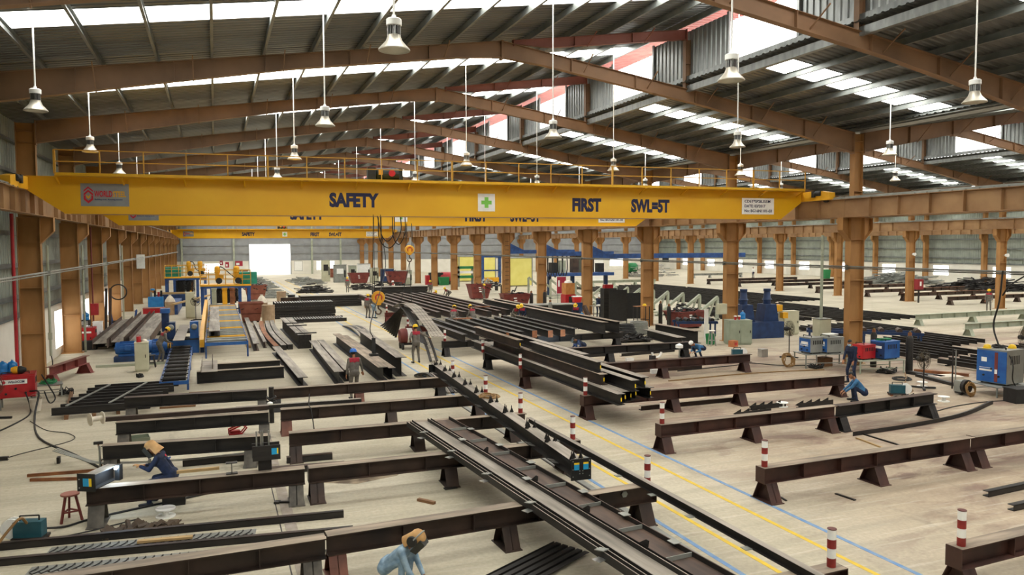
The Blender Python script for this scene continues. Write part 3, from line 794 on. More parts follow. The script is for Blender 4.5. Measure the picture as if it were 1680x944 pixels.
def person(label,loc,rz,pose='stand',outfit='coverall',helmet='helmet',s=.95,vox=.015,hood=None,grp=None,**k):
    """local frame: +y is the way the person faces, +x their right hand side"""
    P=dict(stand=dict(hip=(0,0,.87),lean=4,head=8,feet=((-.11,0),(.11,.04)),hands=((-.25,.05,.78),(.25,.08,.80)),knee=(0,1,0)),
           crouch=dict(hip=(0,-.16,.30),lean=42,head=30,feet=((-.16,.10),(.16,.14)),hands=((-.14,.46,.32),(.14,.48,.30)),knee=(0,1,.9)),
           bend=dict(hip=(0,-.1,.80),lean=62,head=10,feet=((-.14,.02),(.14,.08)),hands=((-.16,.50,.45),(.16,.52,.48)),knee=(0,1,0)),
           kneel=dict(hip=(0,-.1,.42),lean=34,head=30,feet=((-.14,-.42),(.16,.22)),hands=((-.12,.48,.45),(.12,.50,.45)),knee=(0,1,-.1)),
           work=dict(hip=(0,0,.86),lean=26,head=24,feet=((-.12,-.02),(.12,.08)),hands=((-.16,.42,.88),(.16,.44,.90)),knee=(0,1,0)))[pose].copy()
    P.update(k)
    O=dict(coverall=('coverall','yoke','coverall','shoe'),jeans=('coverall','yoke','denim','shoe'),denim=('denim','denim','denim','shoe'),navy=('navycloth','navycloth','navycloth','shoe'),
           blue=('bluecloth','bluecloth','navycloth','shoe'),beige=('sack','yoke','sack','shoe'),dark=('navycloth','yoke','coverall','shoe'),white=('white','white','navycloth','shoe'))[outfit]
    shirt,yoke,trou,shoe=O
    caps=[]  # (p0,p1,r0,r1,material)
    add=lambda a,b,r0,r1,m_: caps.append((Vector(a),Vector(b),r0,r1,m_))
    hip=Vector(P['hip']); le=math.radians(P['lean']); tw=math.radians(P.get('turn',0))
    R=Matrix.Rotation(tw,3,'Z')@Matrix.Rotation(-le,3,'X')
    up=R@Vector((0,0,1)); rt=R@Vector((1,0,0)); fd=R@Vector((0,1,0))
    chest=hip+up*.34+fd*.01; shl=hip+up*.47-fd*.01; neck=hip+up*.53
    add(hip-rt*.07,hip+rt*.07,.115,.115,trou); add(hip+up*.05-fd*.035-rt*.06,hip+up*.05-fd*.035+rt*.06,.10,.10,trou)
    for s_ in (-1,1): add(hip+rt*s_*.055+up*.06,chest+rt*s_*.075,.105,.108,shirt)
    add(chest-rt*.09+fd*.02,chest+rt*.09+fd*.02,.10,.10,shirt)
    add(shl-rt*.15,shl+rt*.15,.062,.062,yoke); add(chest+up*.07-rt*.09,chest+up*.07+rt*.09,.098,.098,yoke)
    hp=math.radians(P['head']); Rh=R@Matrix.Rotation(math.radians(P.get('hturn',0)),3,'Z')@Matrix.Rotation(-hp+le*.6,3,'X')
    hu=Rh@Vector((0,0,1));hf=Rh@Vector((0,1,0));hr=Rh@Vector((1,0,0))
    add(neck-up*.03,neck+hu*.07,.052,.048,'skin')
    hc=neck+hu*.155+hf*.02
    add(hc+hu*.035-hf*.015,hc-hu*.0+hf*.0,.088,.082,'skin'); add(hc-hu*.03+hf*.03,hc-hu*.075+hf*.045,.06,.042,'skin')
    add(hc-hu*.005+hf*.088,hc-hu*.03+hf*.104,.011,.016,'skin')
    for s_ in (-1,1): add(hc+hr*s_*.085-hf*.01+hu*.01,hc+hr*s_*.088-hf*.012-hu*.025,.017,.013,'skin')
    arms=[]
    for s_,h in zip((-1,1),P['hands']):
        sh=shl+rt*s_*.175; w_=Vector(h); pole=Vector(P.get('elbow',(0,-.6,-.6)))+Vector((s_*.5,0,0))
        el,w_=ik(sh,w_,.27,.245,pole)
        add(sh,el,.058,.046,shirt); add(el,el+(w_-el)*.86,.046,.036,shirt); add(el+(w_-el)*.8,w_,.03,.027,'skin')
        d=(w_-el).normalized(); hm='glove' if P.get('gloves') else 'skin'
        side=d.cross(Vector((0,0,1)));
        if side.length<.2: side=Vector((0,1,0))
        side.normalize(); nrm=side.cross(d).normalized()
        if nrm.z>0: nrm=-nrm
        pc=w_+d*.045
        for q in (-.022,0,.022): add(w_+d*.012+side*q*.6,w_+d*.085+side*q,.0165,.0145,hm)
        for q,lf in zip((-.030,-.010,.010,.030),(.062,.074,.070,.055)):
            a=w_+d*.088+side*q; b=a+d*lf*.55+nrm*.012; c=b+d*lf*.28+nrm*lf*.45
            add(a,b,.0112,.0105,hm); add(b,c,.0105,.0095,hm)
        tb=w_+d*.03-side*s_*.026; t1=tb-side*s_*.028+d*.028+nrm*.01; add(tb,t1,.0135,.012,hm); add(t1,t1+d*.032+nrm*.012,.012,.0105,hm)
        arms.append((sh,el,w_))
    for s_,f in zip((-1,1),P['feet']):
        an=Vector((f[0],f[1],f[2] if len(f)>2 else .085)); hj=hip+rt*s_*.085-up*.01
        kp=Vector(P['knee'])+Vector((s_*P.get('spread',.15),0,0))
        kn,an=ik(hj,an,.40,.40,kp)
        add(hj,kn,.088,.060,trou); add(kn,an,.058,.046,trou); add(an-Vector((0,0,.0)),an-Vector((0,0,.035)),.044,.044,trou)
        tq=math.radians(P.get('toe',8))*s_
        if P.get('kneelfoot')==s_ or (pose=='kneel' and s_<0):
            add(an,an+Vector((0,-.12,-.03)),.042,.036,shoe)
        else:
            add(an+Vector((0,-.035,-.045)),an+Vector((math.sin(tq)*.17,math.cos(tq)*.17,-.053)),.042,.034,shoe)
    m=MB()
    for a,b,r0_,r1_,_ in caps: capsule(m,a,b,r0_,r1_)
    me=bpy.data.meshes.new('tmp'); me.from_pydata(m.v,[],m.f); o=bpy.data.objects.new('tmp',me); C.objects.link(o)
    md=o.modifiers.new('r','REMESH'); md.mode='VOXEL'; md.voxel_size=vox; md.use_smooth_shade=True
    sm=o.modifiers.new('s','SMOOTH'); sm.factor=.5; sm.iterations=2
    dg=bpy.context.evaluated_depsgraph_get(); dg.update(); out=bpy.data.meshes.new_from_object(o.evaluated_get(dg))
    C.objects.unlink(o); bpy.data.objects.remove(o)
    nf=len(out.polygons); cen=np.empty(nf*3); out.polygons.foreach_get('center',cen); cen=cen.reshape(-1,3)
    best=np.full(nf,1e9); idx=np.zeros(nf,int); names=[]
    for a,b,r0_,r1_,mn in caps:
        if mn not in names: names.append(mn)
        A=np.array(a);D=np.array(b-a);L2=max(D@D,1e-9); t=np.clip(((cen-A)@D)/L2,0,1); dd=np.linalg.norm(cen-A-t[:,None]*D,axis=1)-(r0_+(r1_-r0_)*t)
        q=dd<best; best[q]=dd[q]; idx[q]=names.index(mn)
    names+=['hair']; hi=len(names)-1
    rel=cen-np.array(hc); hz=rel@np.array(hu); hy=rel@np.array(hf); hx=rel@np.array(hr)
    near=np.linalg.norm(rel,axis=1)<.16; isk=idx==names.index('skin')
    idx[near&isk&((hz>.055)|((hy<-.02)&(hz>-.05)))]=hi
    for s_ in (-1,1): idx[near&isk&(np.hypot(hx-s_*.032,hz-.012)<.011)&(hy>.05)]=hi
    idx[near&isk&(np.abs(hx)<.022)&(np.abs(hz+.058)<.006)&(hy>.04)]=hi
    out.materials.clear()
    for n_ in names: out.materials.append(M[n_])
    out.polygons.foreach_set('material_index',idx.astype(np.int32)); out.polygons.foreach_set('use_smooth',[True]*nf); out.name='person_body'
    t=thing('person',label,'person',loc,rz,grp); t.scale=(s,s,s)
    link('body',out,t)
    Mh=Matrix(((hr.x,hf.x,hu.x,hc.x),(hr.y,hf.y,hu.y,hc.y),(hr.z,hf.z,hu.z,hc.z),(0,0,0,1)))
    def onhead(mb,name,mt,sm_=True,par=None):
        h_=mb.build(name,mt,par or t,smooth=sm_)
        if par is None: h_.matrix_local=Mh
        return h_
    if helmet:
        mb=MB(); prof=[(.118,.035),(.117,.06),(.108,.10),(.085,.135),(.05,.155),(.0,.162)]
        mb.lathe(prof,(0,-.005,.0),20,cap=False); hh=onhead(mb,'hard_hat',M[helmet])
        mb=MB(); mb.add([(.118*math.cos(a),.118*math.sin(a)-.005,.036) for a in [PI*i/12 for i in range(13)]]+[(.135*math.cos(a),.175*math.sin(a)-.005,.028) for a in [PI*i/12 for i in range(13)]],[(i,i+1,14+i,13+i) for i in range(12)])
        mb.lathe([(.117,.030),(.127,.030),(.127,.038),(.117,.042)],(0,-.005,0),20,cap=False); mb.box(-.012,.012,-.1,.1,.148,.160)
        mb.build('brim',M[helmet],hh)
    if hood=='mask' or hood=='hood':
        mb=MB(); mb.hexa([(-.10,.055,-.15),(.10,.055,-.15),(.07,.155,-.13),(-.07,.155,-.13)],[(-.11,.05,.10),(.11,.05,.10),(.075,.15,.085),(-.075,.15,.085)])
        mk=onhead(mb,'welding_mask',M['maskblack'],False); MB().box(-.05,.05,.146,.158,-.01,.045).build('visor',M['black'],mk)
        if hood=='hood':
            mb=MB(); mb.lathe([(.122,.03),(.121,.07),(.105,.115),(.06,.15),(0,.16)],(0,-.012,0),18,cap=False); onhead(mb,'leather_hood',M['hide'])
            mb=MB(); vs=[];fs=[]
            for i in range(13):
                a=PI+PI*i/12
                vs+=[(.122*math.cos(a),.122*math.sin(a)-.012,.035),(.14*math.cos(a),.15*math.sin(a)-.03,-.14)]
            for i in range(12): fs.append((2*i,2*i+2,2*i+3,2*i+1))
            mb.add(vs,fs); onhead(mb,'neck_flap',M['hide'])
    if hood=='cap':
        mb=MB(); mb.lathe([(.105,.03),(.108,.07),(.09,.12),(.05,.14),(0,.145)],(0,-.01,0),18,cap=False); onhead(mb,'cap',M['white'])
    if hood=='face':
        mb=MB(); mb.hexa([(-.06,.07,-.085),(.06,.07,-.085),(.05,.10,-.08),(-.05,.10,-.08)],[(-.075,.07,-.01),(.075,.07,-.01),(.035,.11,-.012),(-.035,.11,-.012)]); onhead(mb,'face_mask',mat('pale_blue_mask','#9fc3dd',None,.8),False)
    return t,Mh,R,hip,up,fd,rt
UN='workers in grey coveralls with crimson yokes'
def face(dx,dy): return math.atan2(-dx,dy)      # turn local +y towards (dx,dy)
p3=(4.042, 24.325, 0.000); person('person in grey coverall and blue hard hat, back turned, holding the pendant control',p3,face(-.15,1),'stand','coverall','bluehelmet',hands=((-.26,.05,.82),(.36,.20,.86)),vox=.013)
p4=(7.691, 30.847, 0.000); person('person in yellow hard hat, back turned, one arm out steadying the lifted strips',p4,face(-.05,1),'stand','coverall','helmet',hands=((-.22,.14,1.0),(.62,.12,1.10)),feet=((-.13,0),(.15,.06)),vox=.013)
person('person in grey coverall standing in the aisle, left of two by the hook block',(9.488, 51.434, 0.000),face(.7,.7),'stand','coverall','helmet')
person('person in blue jeans and red yoke standing right of two by the hook block',(9.827, 51.054, 0.000),face(.9,.5),'stand','jeans','helmet',hands=((-.2,.3,.95),(.2,.3,.95)))
person('person in pale clothes and white hard hat standing far behind the lifted strips',(15.424, 70.223, 0.000),face(-1,-.3),'stand','beige','whitehelmet')
person('person in yellow hard hat standing far behind the girder rack',(18.776, 69.619, 0.000),face(-.4,-1),'stand','coverall','helmet')
person('person crouching low at the far end of the girder rack',(18.234, 66.361, 0.000),face(.3,-1),'crouch','coverall','helmet')
person('person in red yoke bending over the far girders of the rack',(19.492, 65.797, 0.000),face(-1,-.3),'bend','coverall','helmet',hip=(0,-.1,.7))
person('person crouching between the rack girders, left of two',(12.35,40.9,0),face(.5,1),'work','coverall','helmet')
person('person crouching between the rack girders with arms out, right of two',(13.55,40.9,0),face(-.3,1),'work','coverall','helmet')
person('person in dark clothes and yellow hard hat standing among the rack girders',(16.55,40.7,0),face(-.7,-.6),'work','dark','helmet')
person('person bending beside the dark clothed worker on the girder rack',(16.1,41.3,0),face(.3,-1),'work','coverall','helmet',lean=40)
person('person in yellow hard hat standing by the scrap bins and the laddered column',(21.118, 61.122, 0.000),face(.7,-.7),'stand','coverall','helmet')
person('person in maroon top and yellow hard hat working behind the black girders',(19.492, 39.838, 0.000),face(-.6,-.8),'work','dark','helmet')
person('person in white hard hat seated at a small table by the black cabinets',(24.0,45.75,0),face(-.1,-1),'work','navy','whitehelmet',lean=15)
person('person in grey coverall standing far off in the right hand bay',(51.790, 38.608, 0.000),face(-1,-.6),'stand','coverall','helmet')
person('person in white shirt walking far off by the right hand wall',(72.757, 90.518, 0.000),face(-1,-.2),'stand','white',None)
person('person in a hard hat far down the aisle beside the skip bins',(12.781, 80.468, 0.000),face(0,-1),'stand','coverall','helmet')
person('person in grey coverall and yellow hard hat operating the roller conveyor',(-2.28,34.9,0),face(.9,.35),'work','coverall','helmet',head=30)
# welders
pn=(15.637, 32.152, 0.000); person('person in navy workwear crouched welding behind the dark trestle',(pn[0]-.1,31.3,0),face(-1,-.25),'crouch','navy',None,hood='mask',hands=((-.12,.42,.22),(.12,.44,.2)),lean=60,head=45,gloves=True)
pr=(18.533, 17.988, 0.000); person('person in blue work shirt crouched behind the dark trestle, back turned',(pr[0],pr[1],0),face(-.75,.5),'crouch','blue',None,lean=35,head=20)
ps=(20.851, 20.556, 0.000); person('person in navy clothes and pale mask standing beside the welding sets',(ps[0],ps[1],0),face(-1,-.25),'work','navy',None,hood='face',lean=12,hands=((-.2,.30,.78),(.2,.34,.72)))
pv=(19.371, 27.459, 0.000); person('person in blue shirt and white cap bending low behind a far trestle',(pv[0],pv[1],0),face(-1,-.1),'crouch','blue',None,hood='cap',lean=70,hip=(0,-.1,.45))
pw=(-1.349, 15.447, 0.000); 
t,Mh,R,hip,up,fd,rt=person('person in navy workwear kneeling behind the trestle, welding in a bright flash',(-.92,15.72,0),face(-1,.25),'crouch','navy',None,hood='hood',vox=.011,hip=(0,-.06,.56),lean=30,head=26,hands=((-.10,.52,.80),(.10,.50,.76)),feet=((-.16,.34),(.16,.34)),gloves=True)
for k,(m_,dx,dz,w_,h_) in enumerate((('signred',-.02,.42,.05,.05),('ltblue',.05,.33,.16,.035))):
    o=MB().cbox((0,0,0),(w_,.004,h_)).build('back_emblem' if k==0 else 'back_lettering',M[m_] if k==0 else M['signblue'],t)
    o.matrix_local=Matrix.Translation(hip+up*dz-fd*.118+rt*dx)@R.to_4x4()
pd=(2.452, 10.512, 0.000)
t,Mh,R,hip,up,fd,rt=person('person in washed denim crouching in front with welding mask and ear muffs, head bowed',(pd[0]-.14,pd[1]+.08,0),face(.75,-.62),'crouch','denim',None,hood='hood',vox=.010,lean=46,head=26,hands=((-.13,.40,.16),(.15,.42,.14)),feet=((-.17,.12),(.17,.16)))
mb=MB(); mb.lathe([(.03,.095),(.075,.10),(.085,.13),(.075,.155),(.03,.16)],(0,-.02,0),16,axis='x'); mb.lathe([(.03,-.16),(.075,-.155),(.085,-.13),(.075,-.10),(.03,-.095)],(0,-.02,0),16,axis='x')
e1=MB().lathe([(.03,.095),(.075,.10),(.085,.13),(.075,.155),(.03,.16)],(0,-.02,0),16,axis='x').build('ear_muff',M['black'],t,smooth=True); e1.matrix_local=Mh
e2=MB().lathe([(.03,-.16),(.075,-.155),(.085,-.13),(.075,-.10),(.03,-.095)],(0,-.02,0),16,axis='x').build('ear_muff',M['black'],t,smooth=True); e2.matrix_local=Mh
e3=MB().tube(arc_pts((0,-.02,0),.165,.3,PI-.3,12),.012,8).build('headband',M['greysteel'],t,smooth=True); e3.matrix_local=Mh
# welding arcs (small, really glowing)
def weld_arc(label,loc,r=.03):
    o=MB().lathe([(0,-r),(r*.7,-r*.7),(r,0),(r*.7,r*.7),(0,r)],(0,0,0),10,cap=False).build('welding_arc',M['arc'],smooth=True); o.location=loc; return tag(o,label,'welding spark')

# ------------------------------------------------------------------ trestles (long I beams on splayed legs)
M['legsteel']=mat('worn_leg_steel','#4a4640','#6d675d',.6,.1,scale=4); M['legrust']=mat('rust_red_leg','#5e3a2e','#7a4c3c',.65,scale=3)
TZ=.66; TH=.30; TB=.25
def tleg():
    """splayed leg: trapezoid web in the cross plane, sloping front and back flanges"""
    m=MB(); zt=TZ-TH; tw=.11; bw=.27; hx=.13
    m.hexa([(-.008,-bw,0),(.008,-bw,0),(.008,bw,0),(-.008,bw,0)],[(-.008,-tw,zt),(.008,-tw,zt),(.008,tw,zt),(-.008,tw,zt)])
    for s in (-1,1):
        a=[(-hx,s*bw,0),(hx,s*bw,0),(hx,s*(bw-.016),0),(-hx,s*(bw-.016),0)]; b=[(-hx,s*tw,zt),(hx,s*tw,zt),(hx,s*(tw-.016),zt),(-hx,s*(tw-.016),zt)]
        m.hexa(a if s<0 else a[::-1], b if s<0 else b[::-1])
    m.box(-hx-.02,hx+.02,-bw-.03,bw+.03,0,.014)
    return m
LEG={}
def trestle(P0,P1,legs,label,group=None,m1='brown',m2='browntop',legm=None,endplate=(0,0),stiff=1.15):
    P0=Vector((P0[0],P0[1],0)); P1=Vector((P1[0],P1[1],0)); Ln=(P1-P0).length; rz=math.atan2(P1.y-P0.y,P1.x-P0.x)
    t=thing('trestle',label,'trestle',P0,rz,group)
    m=MB(); yc=TB/2
    m.ibeam(0,Ln,yc,TZ-TH,TH,TB,.016,.012,0,1)
    n=max(1,int(Ln/stiff))
    for k in range(1,n+1):
        x=k*Ln/(n+1)
        for a,b in ((.012,TB/2-.01),(TB/2+.01,TB-.012)): m.box(x-.006,x+.006,a,b,TZ-TH+.016,TZ-.016)
    if endplate[0]: m.box(-.012,0,0,TB,TZ-TH,TZ)
    if endplate[1]: m.box(Ln,Ln+.012,0,TB,TZ-TH,TZ)
    m.build('beam',[M[m1],M[m2]],t)
    for k,x in enumerate(legs):
        mm_=M[(legm[k] if legm else m1)]
        key=mm_.name
        if key not in LEG: o=tleg().build('leg',mm_,t); LEG[key]=o.data
        else: o=link('leg',LEG[key],t)
        o.location=(x,yc,0)
    return t
def bollard(x,y,z=TZ+.003,label='',group='red and white bollards on the trestle ends'):
    if 'b' not in LEG:
        t=thing('bollard',label,'bollard',(x,y,z),0,group)
        m=MB(); m.lathe([(.056,0),(.056,.5)],(0,0,0),18); m.build('post',M['white'],t,smooth=True)
        for a in (0.0,.25):
            MB().lathe([(.0575,a),(.0575,a+.12)],(0,0,0),18).build('red_band',mat('bollard_red','#7c1f1c','#922a24',.5,scale=8),t,smooth=True)
        MB().lathe([(.06,.5),(.06,.51),(.05,.51)],(0,0,0),18).build('cap',mat('bollard_cap','#5a2a24',None,.6),t)
        LEG['b']=t; return t
    t=dup(LEG['b'],(x,y,z),0,label,group); return t
GL='trestles left of the aisle'; GR='trestles right of the aisle'
trestle((-2.49,23.62),(1.32,23.36),(.18,3.68),'blackish trestle behind the dark purlin mat, left half of the fifth row from the front',GL,'dark','grime',['legsteel','legsteel'])
trestle((1.44,23.39),(7.1,23.36),(.14,2.6,5.2),'dark trestle in front of the blue helmet worker, fifth row from the front',GL,'brown','browntop',['dark','legrust','dark'])
trestle((-2.34,20.34),(1.17,20.16),(.17,3.4),'blackish trestle with dark channels behind it, left half of the fourth row from the front',GL,'dark','browntop',['legsteel','legsteel'])
trestle((1.48,20.34),(7.23,20.3),(.14,2.9,5.4),'dark trestle with a cable over its top, right half of the fourth row',GL,'brown','browntop',['legrust','brown','brown'])
trestle((-2.36,18.05),(1.03,17.66),(.17,3.0),'blackish trestle behind the kneeling welder, left half of the third row from the front',GL,'dark','browntop',['legsteel','legsteel'])
trestle((1.46,17.68),(7.2,17.55),(.14,2.98,5.4),'dark rusty trestle above the oily patch, right half of the third row from the front',GL,'brown','browntop',['brown','brown','brown'])
trestle((-2.22,14.9),(1.49,14.74),(.17,3.55),'dark trestle beside the red stool, left half of the second row from the front',GL,'brown','browntop',['legsteel','legsteel'])
trestle((1.57,14.74),(7.28,14.7),(.14,2.8,5.4),'brown trestle under the long flat girders, right half of the second row from the front',GL,'brown','browntop',['brown','brown','brown'],(1,1))
trestle((-3.2,10.95),(1.40,11.06),(.5,4.4),'frontmost trestle behind the crouching denim welder, left half',GL,'brown','browntop',['legsteel','legsteel'])
trestle((1.43,11.14),(7.15,11.42),(.14,2.9,5.5),'frontmost trestle with a welded nut near its bollard, right half',GL,'brown','browntop',['legrust','brown','brown'],(0,1))
RBx='rustbrown'
trestle((9.54,7.38),(15.2,7.62),(.15,2.8,5.4),'trestle in the right front corner, nearest of the right hand row',GR,RBx,'browntop',None,(1,0))
trestle((9.57,11.49),(15.36,11.66),(.17,2.95,5.5),'rusty trestle in the second right hand row from the front, left half',GR,RBx,'browntop',None,(1,0))
trestle((15.42,11.68),(21.2,11.84),(.15,2.9,5.6),'rusty trestle running off the picture, second right hand row from the front, right half',GR,RBx,'browntop')
trestle((9.66,15.23),(15.06,15.3),(.15,2.75,5.2),'rusty trestle in the third right hand row from the front, left half',GR,RBx,'browntop',None,(1,0))
trestle((15.10,15.28),(18.91,15.54),(.15,3.6),'dark trestle in front of the crouching blue shirt welder',GR,'dark','grime')
trestle((9.53,19.0),(18.87,18.80),(.15,2.95,5.3,9.1),'brown trestle under the near ends of the stacked girders, fourth right hand row',GR,RBx,'browntop',None,(1,0))
trestle((9.68,23.98),(19.15,23.83),(.15,5.6,9.2),'reddish trestle in the fifth right hand row from the front',GR,RBx,'grime',None,(1,0))
trestle((9.8,28.2),(19.22,27.85),(.15,5.5,9.1),'dark trestle behind the crouching navy welder, sixth right hand row from the front',GR,'dark','grime',None,(1,0))
trestle((9.26,32.2),(18.4,32.38),(.15,4.6,8.8),'dark trestle under the near ends of the black girder rack, seventh right hand row',GR,'dark','grime',None,(1,0))
trestle((9.2,38.9),(18.6,39.1),(.15,4.6,8.8),'maroon trestle under the far part of the black girder rack',GR,'darkred','grime',None,(1,0))
trestle((9.9,47.5),(18.7,47.7),(.15,4.6,8.1),'maroon trestle behind the two standing workers',GR,'darkred','grime',None,(1,0))
trestle((4.9,64.5),(15.5,65.1),(.3,5,10),'far brown trestle across the aisle end, behind the two standing workers',None,'grime','browntop',None,(1,0))
BL=[(7.05,23.47,'left aisle bollard farthest from the front, fifth row trestle'),(7.12,20.45,'left aisle bollard on the fourth row trestle from the front'),(7.09,17.7,'left aisle bollard on the third row trestle from the front'),(7.17,14.84,'left aisle bollard on the second row trestle, near the girder end plate'),(7.04,11.54,'left aisle bollard on the frontmost full trestle, beside the thin long beam'),
(9.66,7.50,'bollard in the right front corner, nearest on the right hand row'),(9.66,11.62,'right aisle bollard on the second row trestle from the front'),(9.76,15.36,'right aisle bollard on the third row trestle from the front'),(9.63,19.12,'right aisle bollard beside the near ends of the stacked girders'),(9.66,24.12,'right aisle bollard halfway along the stacked girders'),(9.76,28.33,'right aisle bollard at the far end of the stacked girders'),(9.36,32.33,'right aisle bollard below the lifted strips'),(9.3,39.03,'far right aisle bollard by the gas trolley'),(10.0,47.63,'farthest right aisle bollard, behind the two workers')]
for x,y,l in BL: bollard(x,y,label='red and white '+l)
# nearest bollard stands on the stub of a trestle just below the picture
trestle((1.6,7.3),(7.6,7.5),(3,5.5),'trestle below the front edge carrying the nearest left bollard',GL,RBx,'browntop',None,(0,1))
bollard(7.45,7.63,label='red and white bollard nearest the viewer on the left of the aisle')
t=MB().lathe([(.035,0),(.06,0),(.06,.02),(.035,.02)],(0,0,0),6).build('welded_nut',M['greysteel']); t.rotation_euler=(PI/2,0,0); t.location=(6.55,11.52,.56); tag(t,'large steel nut on the web of the frontmost trestle','nut')
t.location=(6.55,11.499,.55)

# ------------------------------------------------------------------ girder with cleats and end plates, lying across the left trestles
def Ibeam_obj(name,L_,h,b,tf,tw,mats,mtop=True,parent=None):
    m=MB(); m.ibeam(0,L_,0,0,h,b,tf,tw,0,1 if mtop else None); return m.build(name,mats,parent)
A=Vector((6.07,12.22,.668)); Bv=Vector((6.75,24.55,.668))
Lg1=(Bv-A).length
t=thing('cleated_girder','long dark girder with pointed cleats and blue yellow stickers on its end plate','girder',A,math.atan2(Bv.y-A.y,Bv.x-A.x))
m=MB(); m.ibeam(.012,Lg1,0,0,.30,.27,.012,.01,0,1); m.build('beam',[M['dark'],M['greytop']],t)
m=MB(); m.box(-.014,.012,-.195,.195,-.02,.37); m.build('end_plate',M['black'],t)
m=MB(); m.box(Lg1,Lg1+.014,-.2,.2,-.02,.25); m.build('end_plate',M['black'],t)
ms=MB(); 
for s in (-.09,.09):
    q=MB(); q.box(-.0165,-.0145,s-.05,s+.05,.17,.27); q.build('sticker',M['ltblue'],t)
    q=MB(); q.box(-.0165,-.0145,s-.05,s+.05,.27,.305); q.build('sticker',M['lblyel'],t)
for (y_,z_) in ((-.16,.33),(.16,.33),(-.16,.05),(.16,.05),(-.03,.1),(.03,.1),(-.03,.15),(.03,.15),(-.16,.18),(.16,.18)):
    q=MB(); q.lathe([(.011,-.0165),(.011,-.0145)],(0,y_,z_),8,axis='x'); q.build('bolt_hole',M['chrome'],t)
cl=MB(); cl.prism([(-.05,0),(.05,0),(.012,.16),(-.012,.16)],'y',-.004,.004); cl.prism([(-.05,0),(.05,0),(.0,.13)],'x',-.004,.004)
clo=None
for k,x in enumerate((.25,1.55,2.75,4.35,5.55,6.9,8.1,9.4,10.6,11.9)):
    for dx,dy in ((0,-.1),(.05,.02),(-.05,.1),(.22,.0))[:3 if k in(0,9) else 4]:
        if clo is None: o=clo=cl.build('cleat',M['dark'],t)
        else: o=link('cleat',clo.data,t)
        o.location=(x+dx,dy,.3025)
fp=None
for k in range(9):
    x=.9+1.33*k
    for dx in (0,.18):
        if fp is None: o=fp=MB().box(-.06,.06,.1,.23,0,.008).build('splice_clip',M['chrome'],t)
        else: o=link('splice_clip',fp.data,t)
        o.location=(x+dx,0,.03); o.rotation_euler=(.25,0,0)
# thin long beam with clip plates beside it
A=Vector((6.9,6.2,.668)); Bv=Vector((6.86,16.6,.668)); L2=(Bv-A).length
t=thing('slender_beam','slender dark beam lying along the aisle edge over the trestle ends','beam',A,math.atan2(Bv.y-A.y,Bv.x-A.x))
m=MB(); m.ibeam(0,L2,0,0,.13,.11,.008,.007,0,1); m.build('beam',[M['dark'],M['greytop']],t)
for x in (1.0,2.3,3.65,4.75,5.9,7.2,8.6):
    MB().box(x-.06,x+.06,.056,.17,.005,.015).build('clip_plate',M['greysteel'],t)
# three frames lying flat across the left trestles
def flat_member(label,off,wid,hh,stiff,cleats,m1,web,side_clips):
    A=Vector((4.07+off,17.3,.668)); Bv=Vector((4.98+off,6.0,.668)); L_=(Bv-A).length
    t=thing('flat_girder',label,'girder',A,math.atan2(Bv.y-A.y,Bv.x-A.x))
    # local +x runs towards the viewer, local +y to the right of the hall
    m=MB(); m.box(0,L_,0,.016,0,hh); m.box(0,L_,wid-.016,wid,0,hh); m.box(0,L_,.016,wid-.016,hh*.45,hh*.45+.012,1)
    m.box(0,L_,0,.016,hh,hh+.002,1); m.box(0,L_,wid-.016,wid,hh,hh+.002,1)
    m.build('beam',[M[m1],M[web]],t)
    if stiff:
        for k in range(1,int(L_/stiff)+1):
            MB().box(k*stiff-.006,k*stiff+.006,.018,wid-.018,hh*.46+.012,hh-.01).build('stiffener',M['greysteel'],t)
    for x,s in cleats:
        y=wid-.008 if s>0 else .008
        if s>0: MB().cbox((x,y-.02,hh+.006),(.16,.13,.008)).build('cleat',M['greysteel'],t)
        else:
            o=MB().prism([(-.1,0),(.1,0),(.12,.1),(.06,.1)],'y',-.005,.005).build('cleat',M['dark'],t); o.location=(x,y,hh+.001)
    for x in side_clips:
        MB().cbox((x,.0,hh+.02),(.16,.12,.012),rz=.3,ry=-.15).build('side_clip',M['greysteel'],t); MB().cbox((x+.05,-.07,.03),(.14,.14,.008),rz=.3).build('side_clip',M['chrome'],t)
    return t
flat_member('narrow member with bent side clips, leftmost of the three flat girders on the trestles',0,.10,.12,0,(),'dark','greytop',(1.2,2.9,4.6,6.3,8.4))
fo=MB()
flat_member('wide flat girder with a pale web, middle of the three flat girders on the trestles',.125,.40,.15,0,((2.2,1),(5.2,1)),'dark','greytop',())
flat_member('flat girder with cross stiffeners and clip plates, rightmost of three flat girders on the trestles',.575,.47,.15,1.12,((1.4,1),(2.9,1),(4.3,1),(6.2,1),(7.4,1),(8.6,1),(3.2,-1),(5.3,-1),(7.0,-1),(8.5,-1)),'dark','grime',())

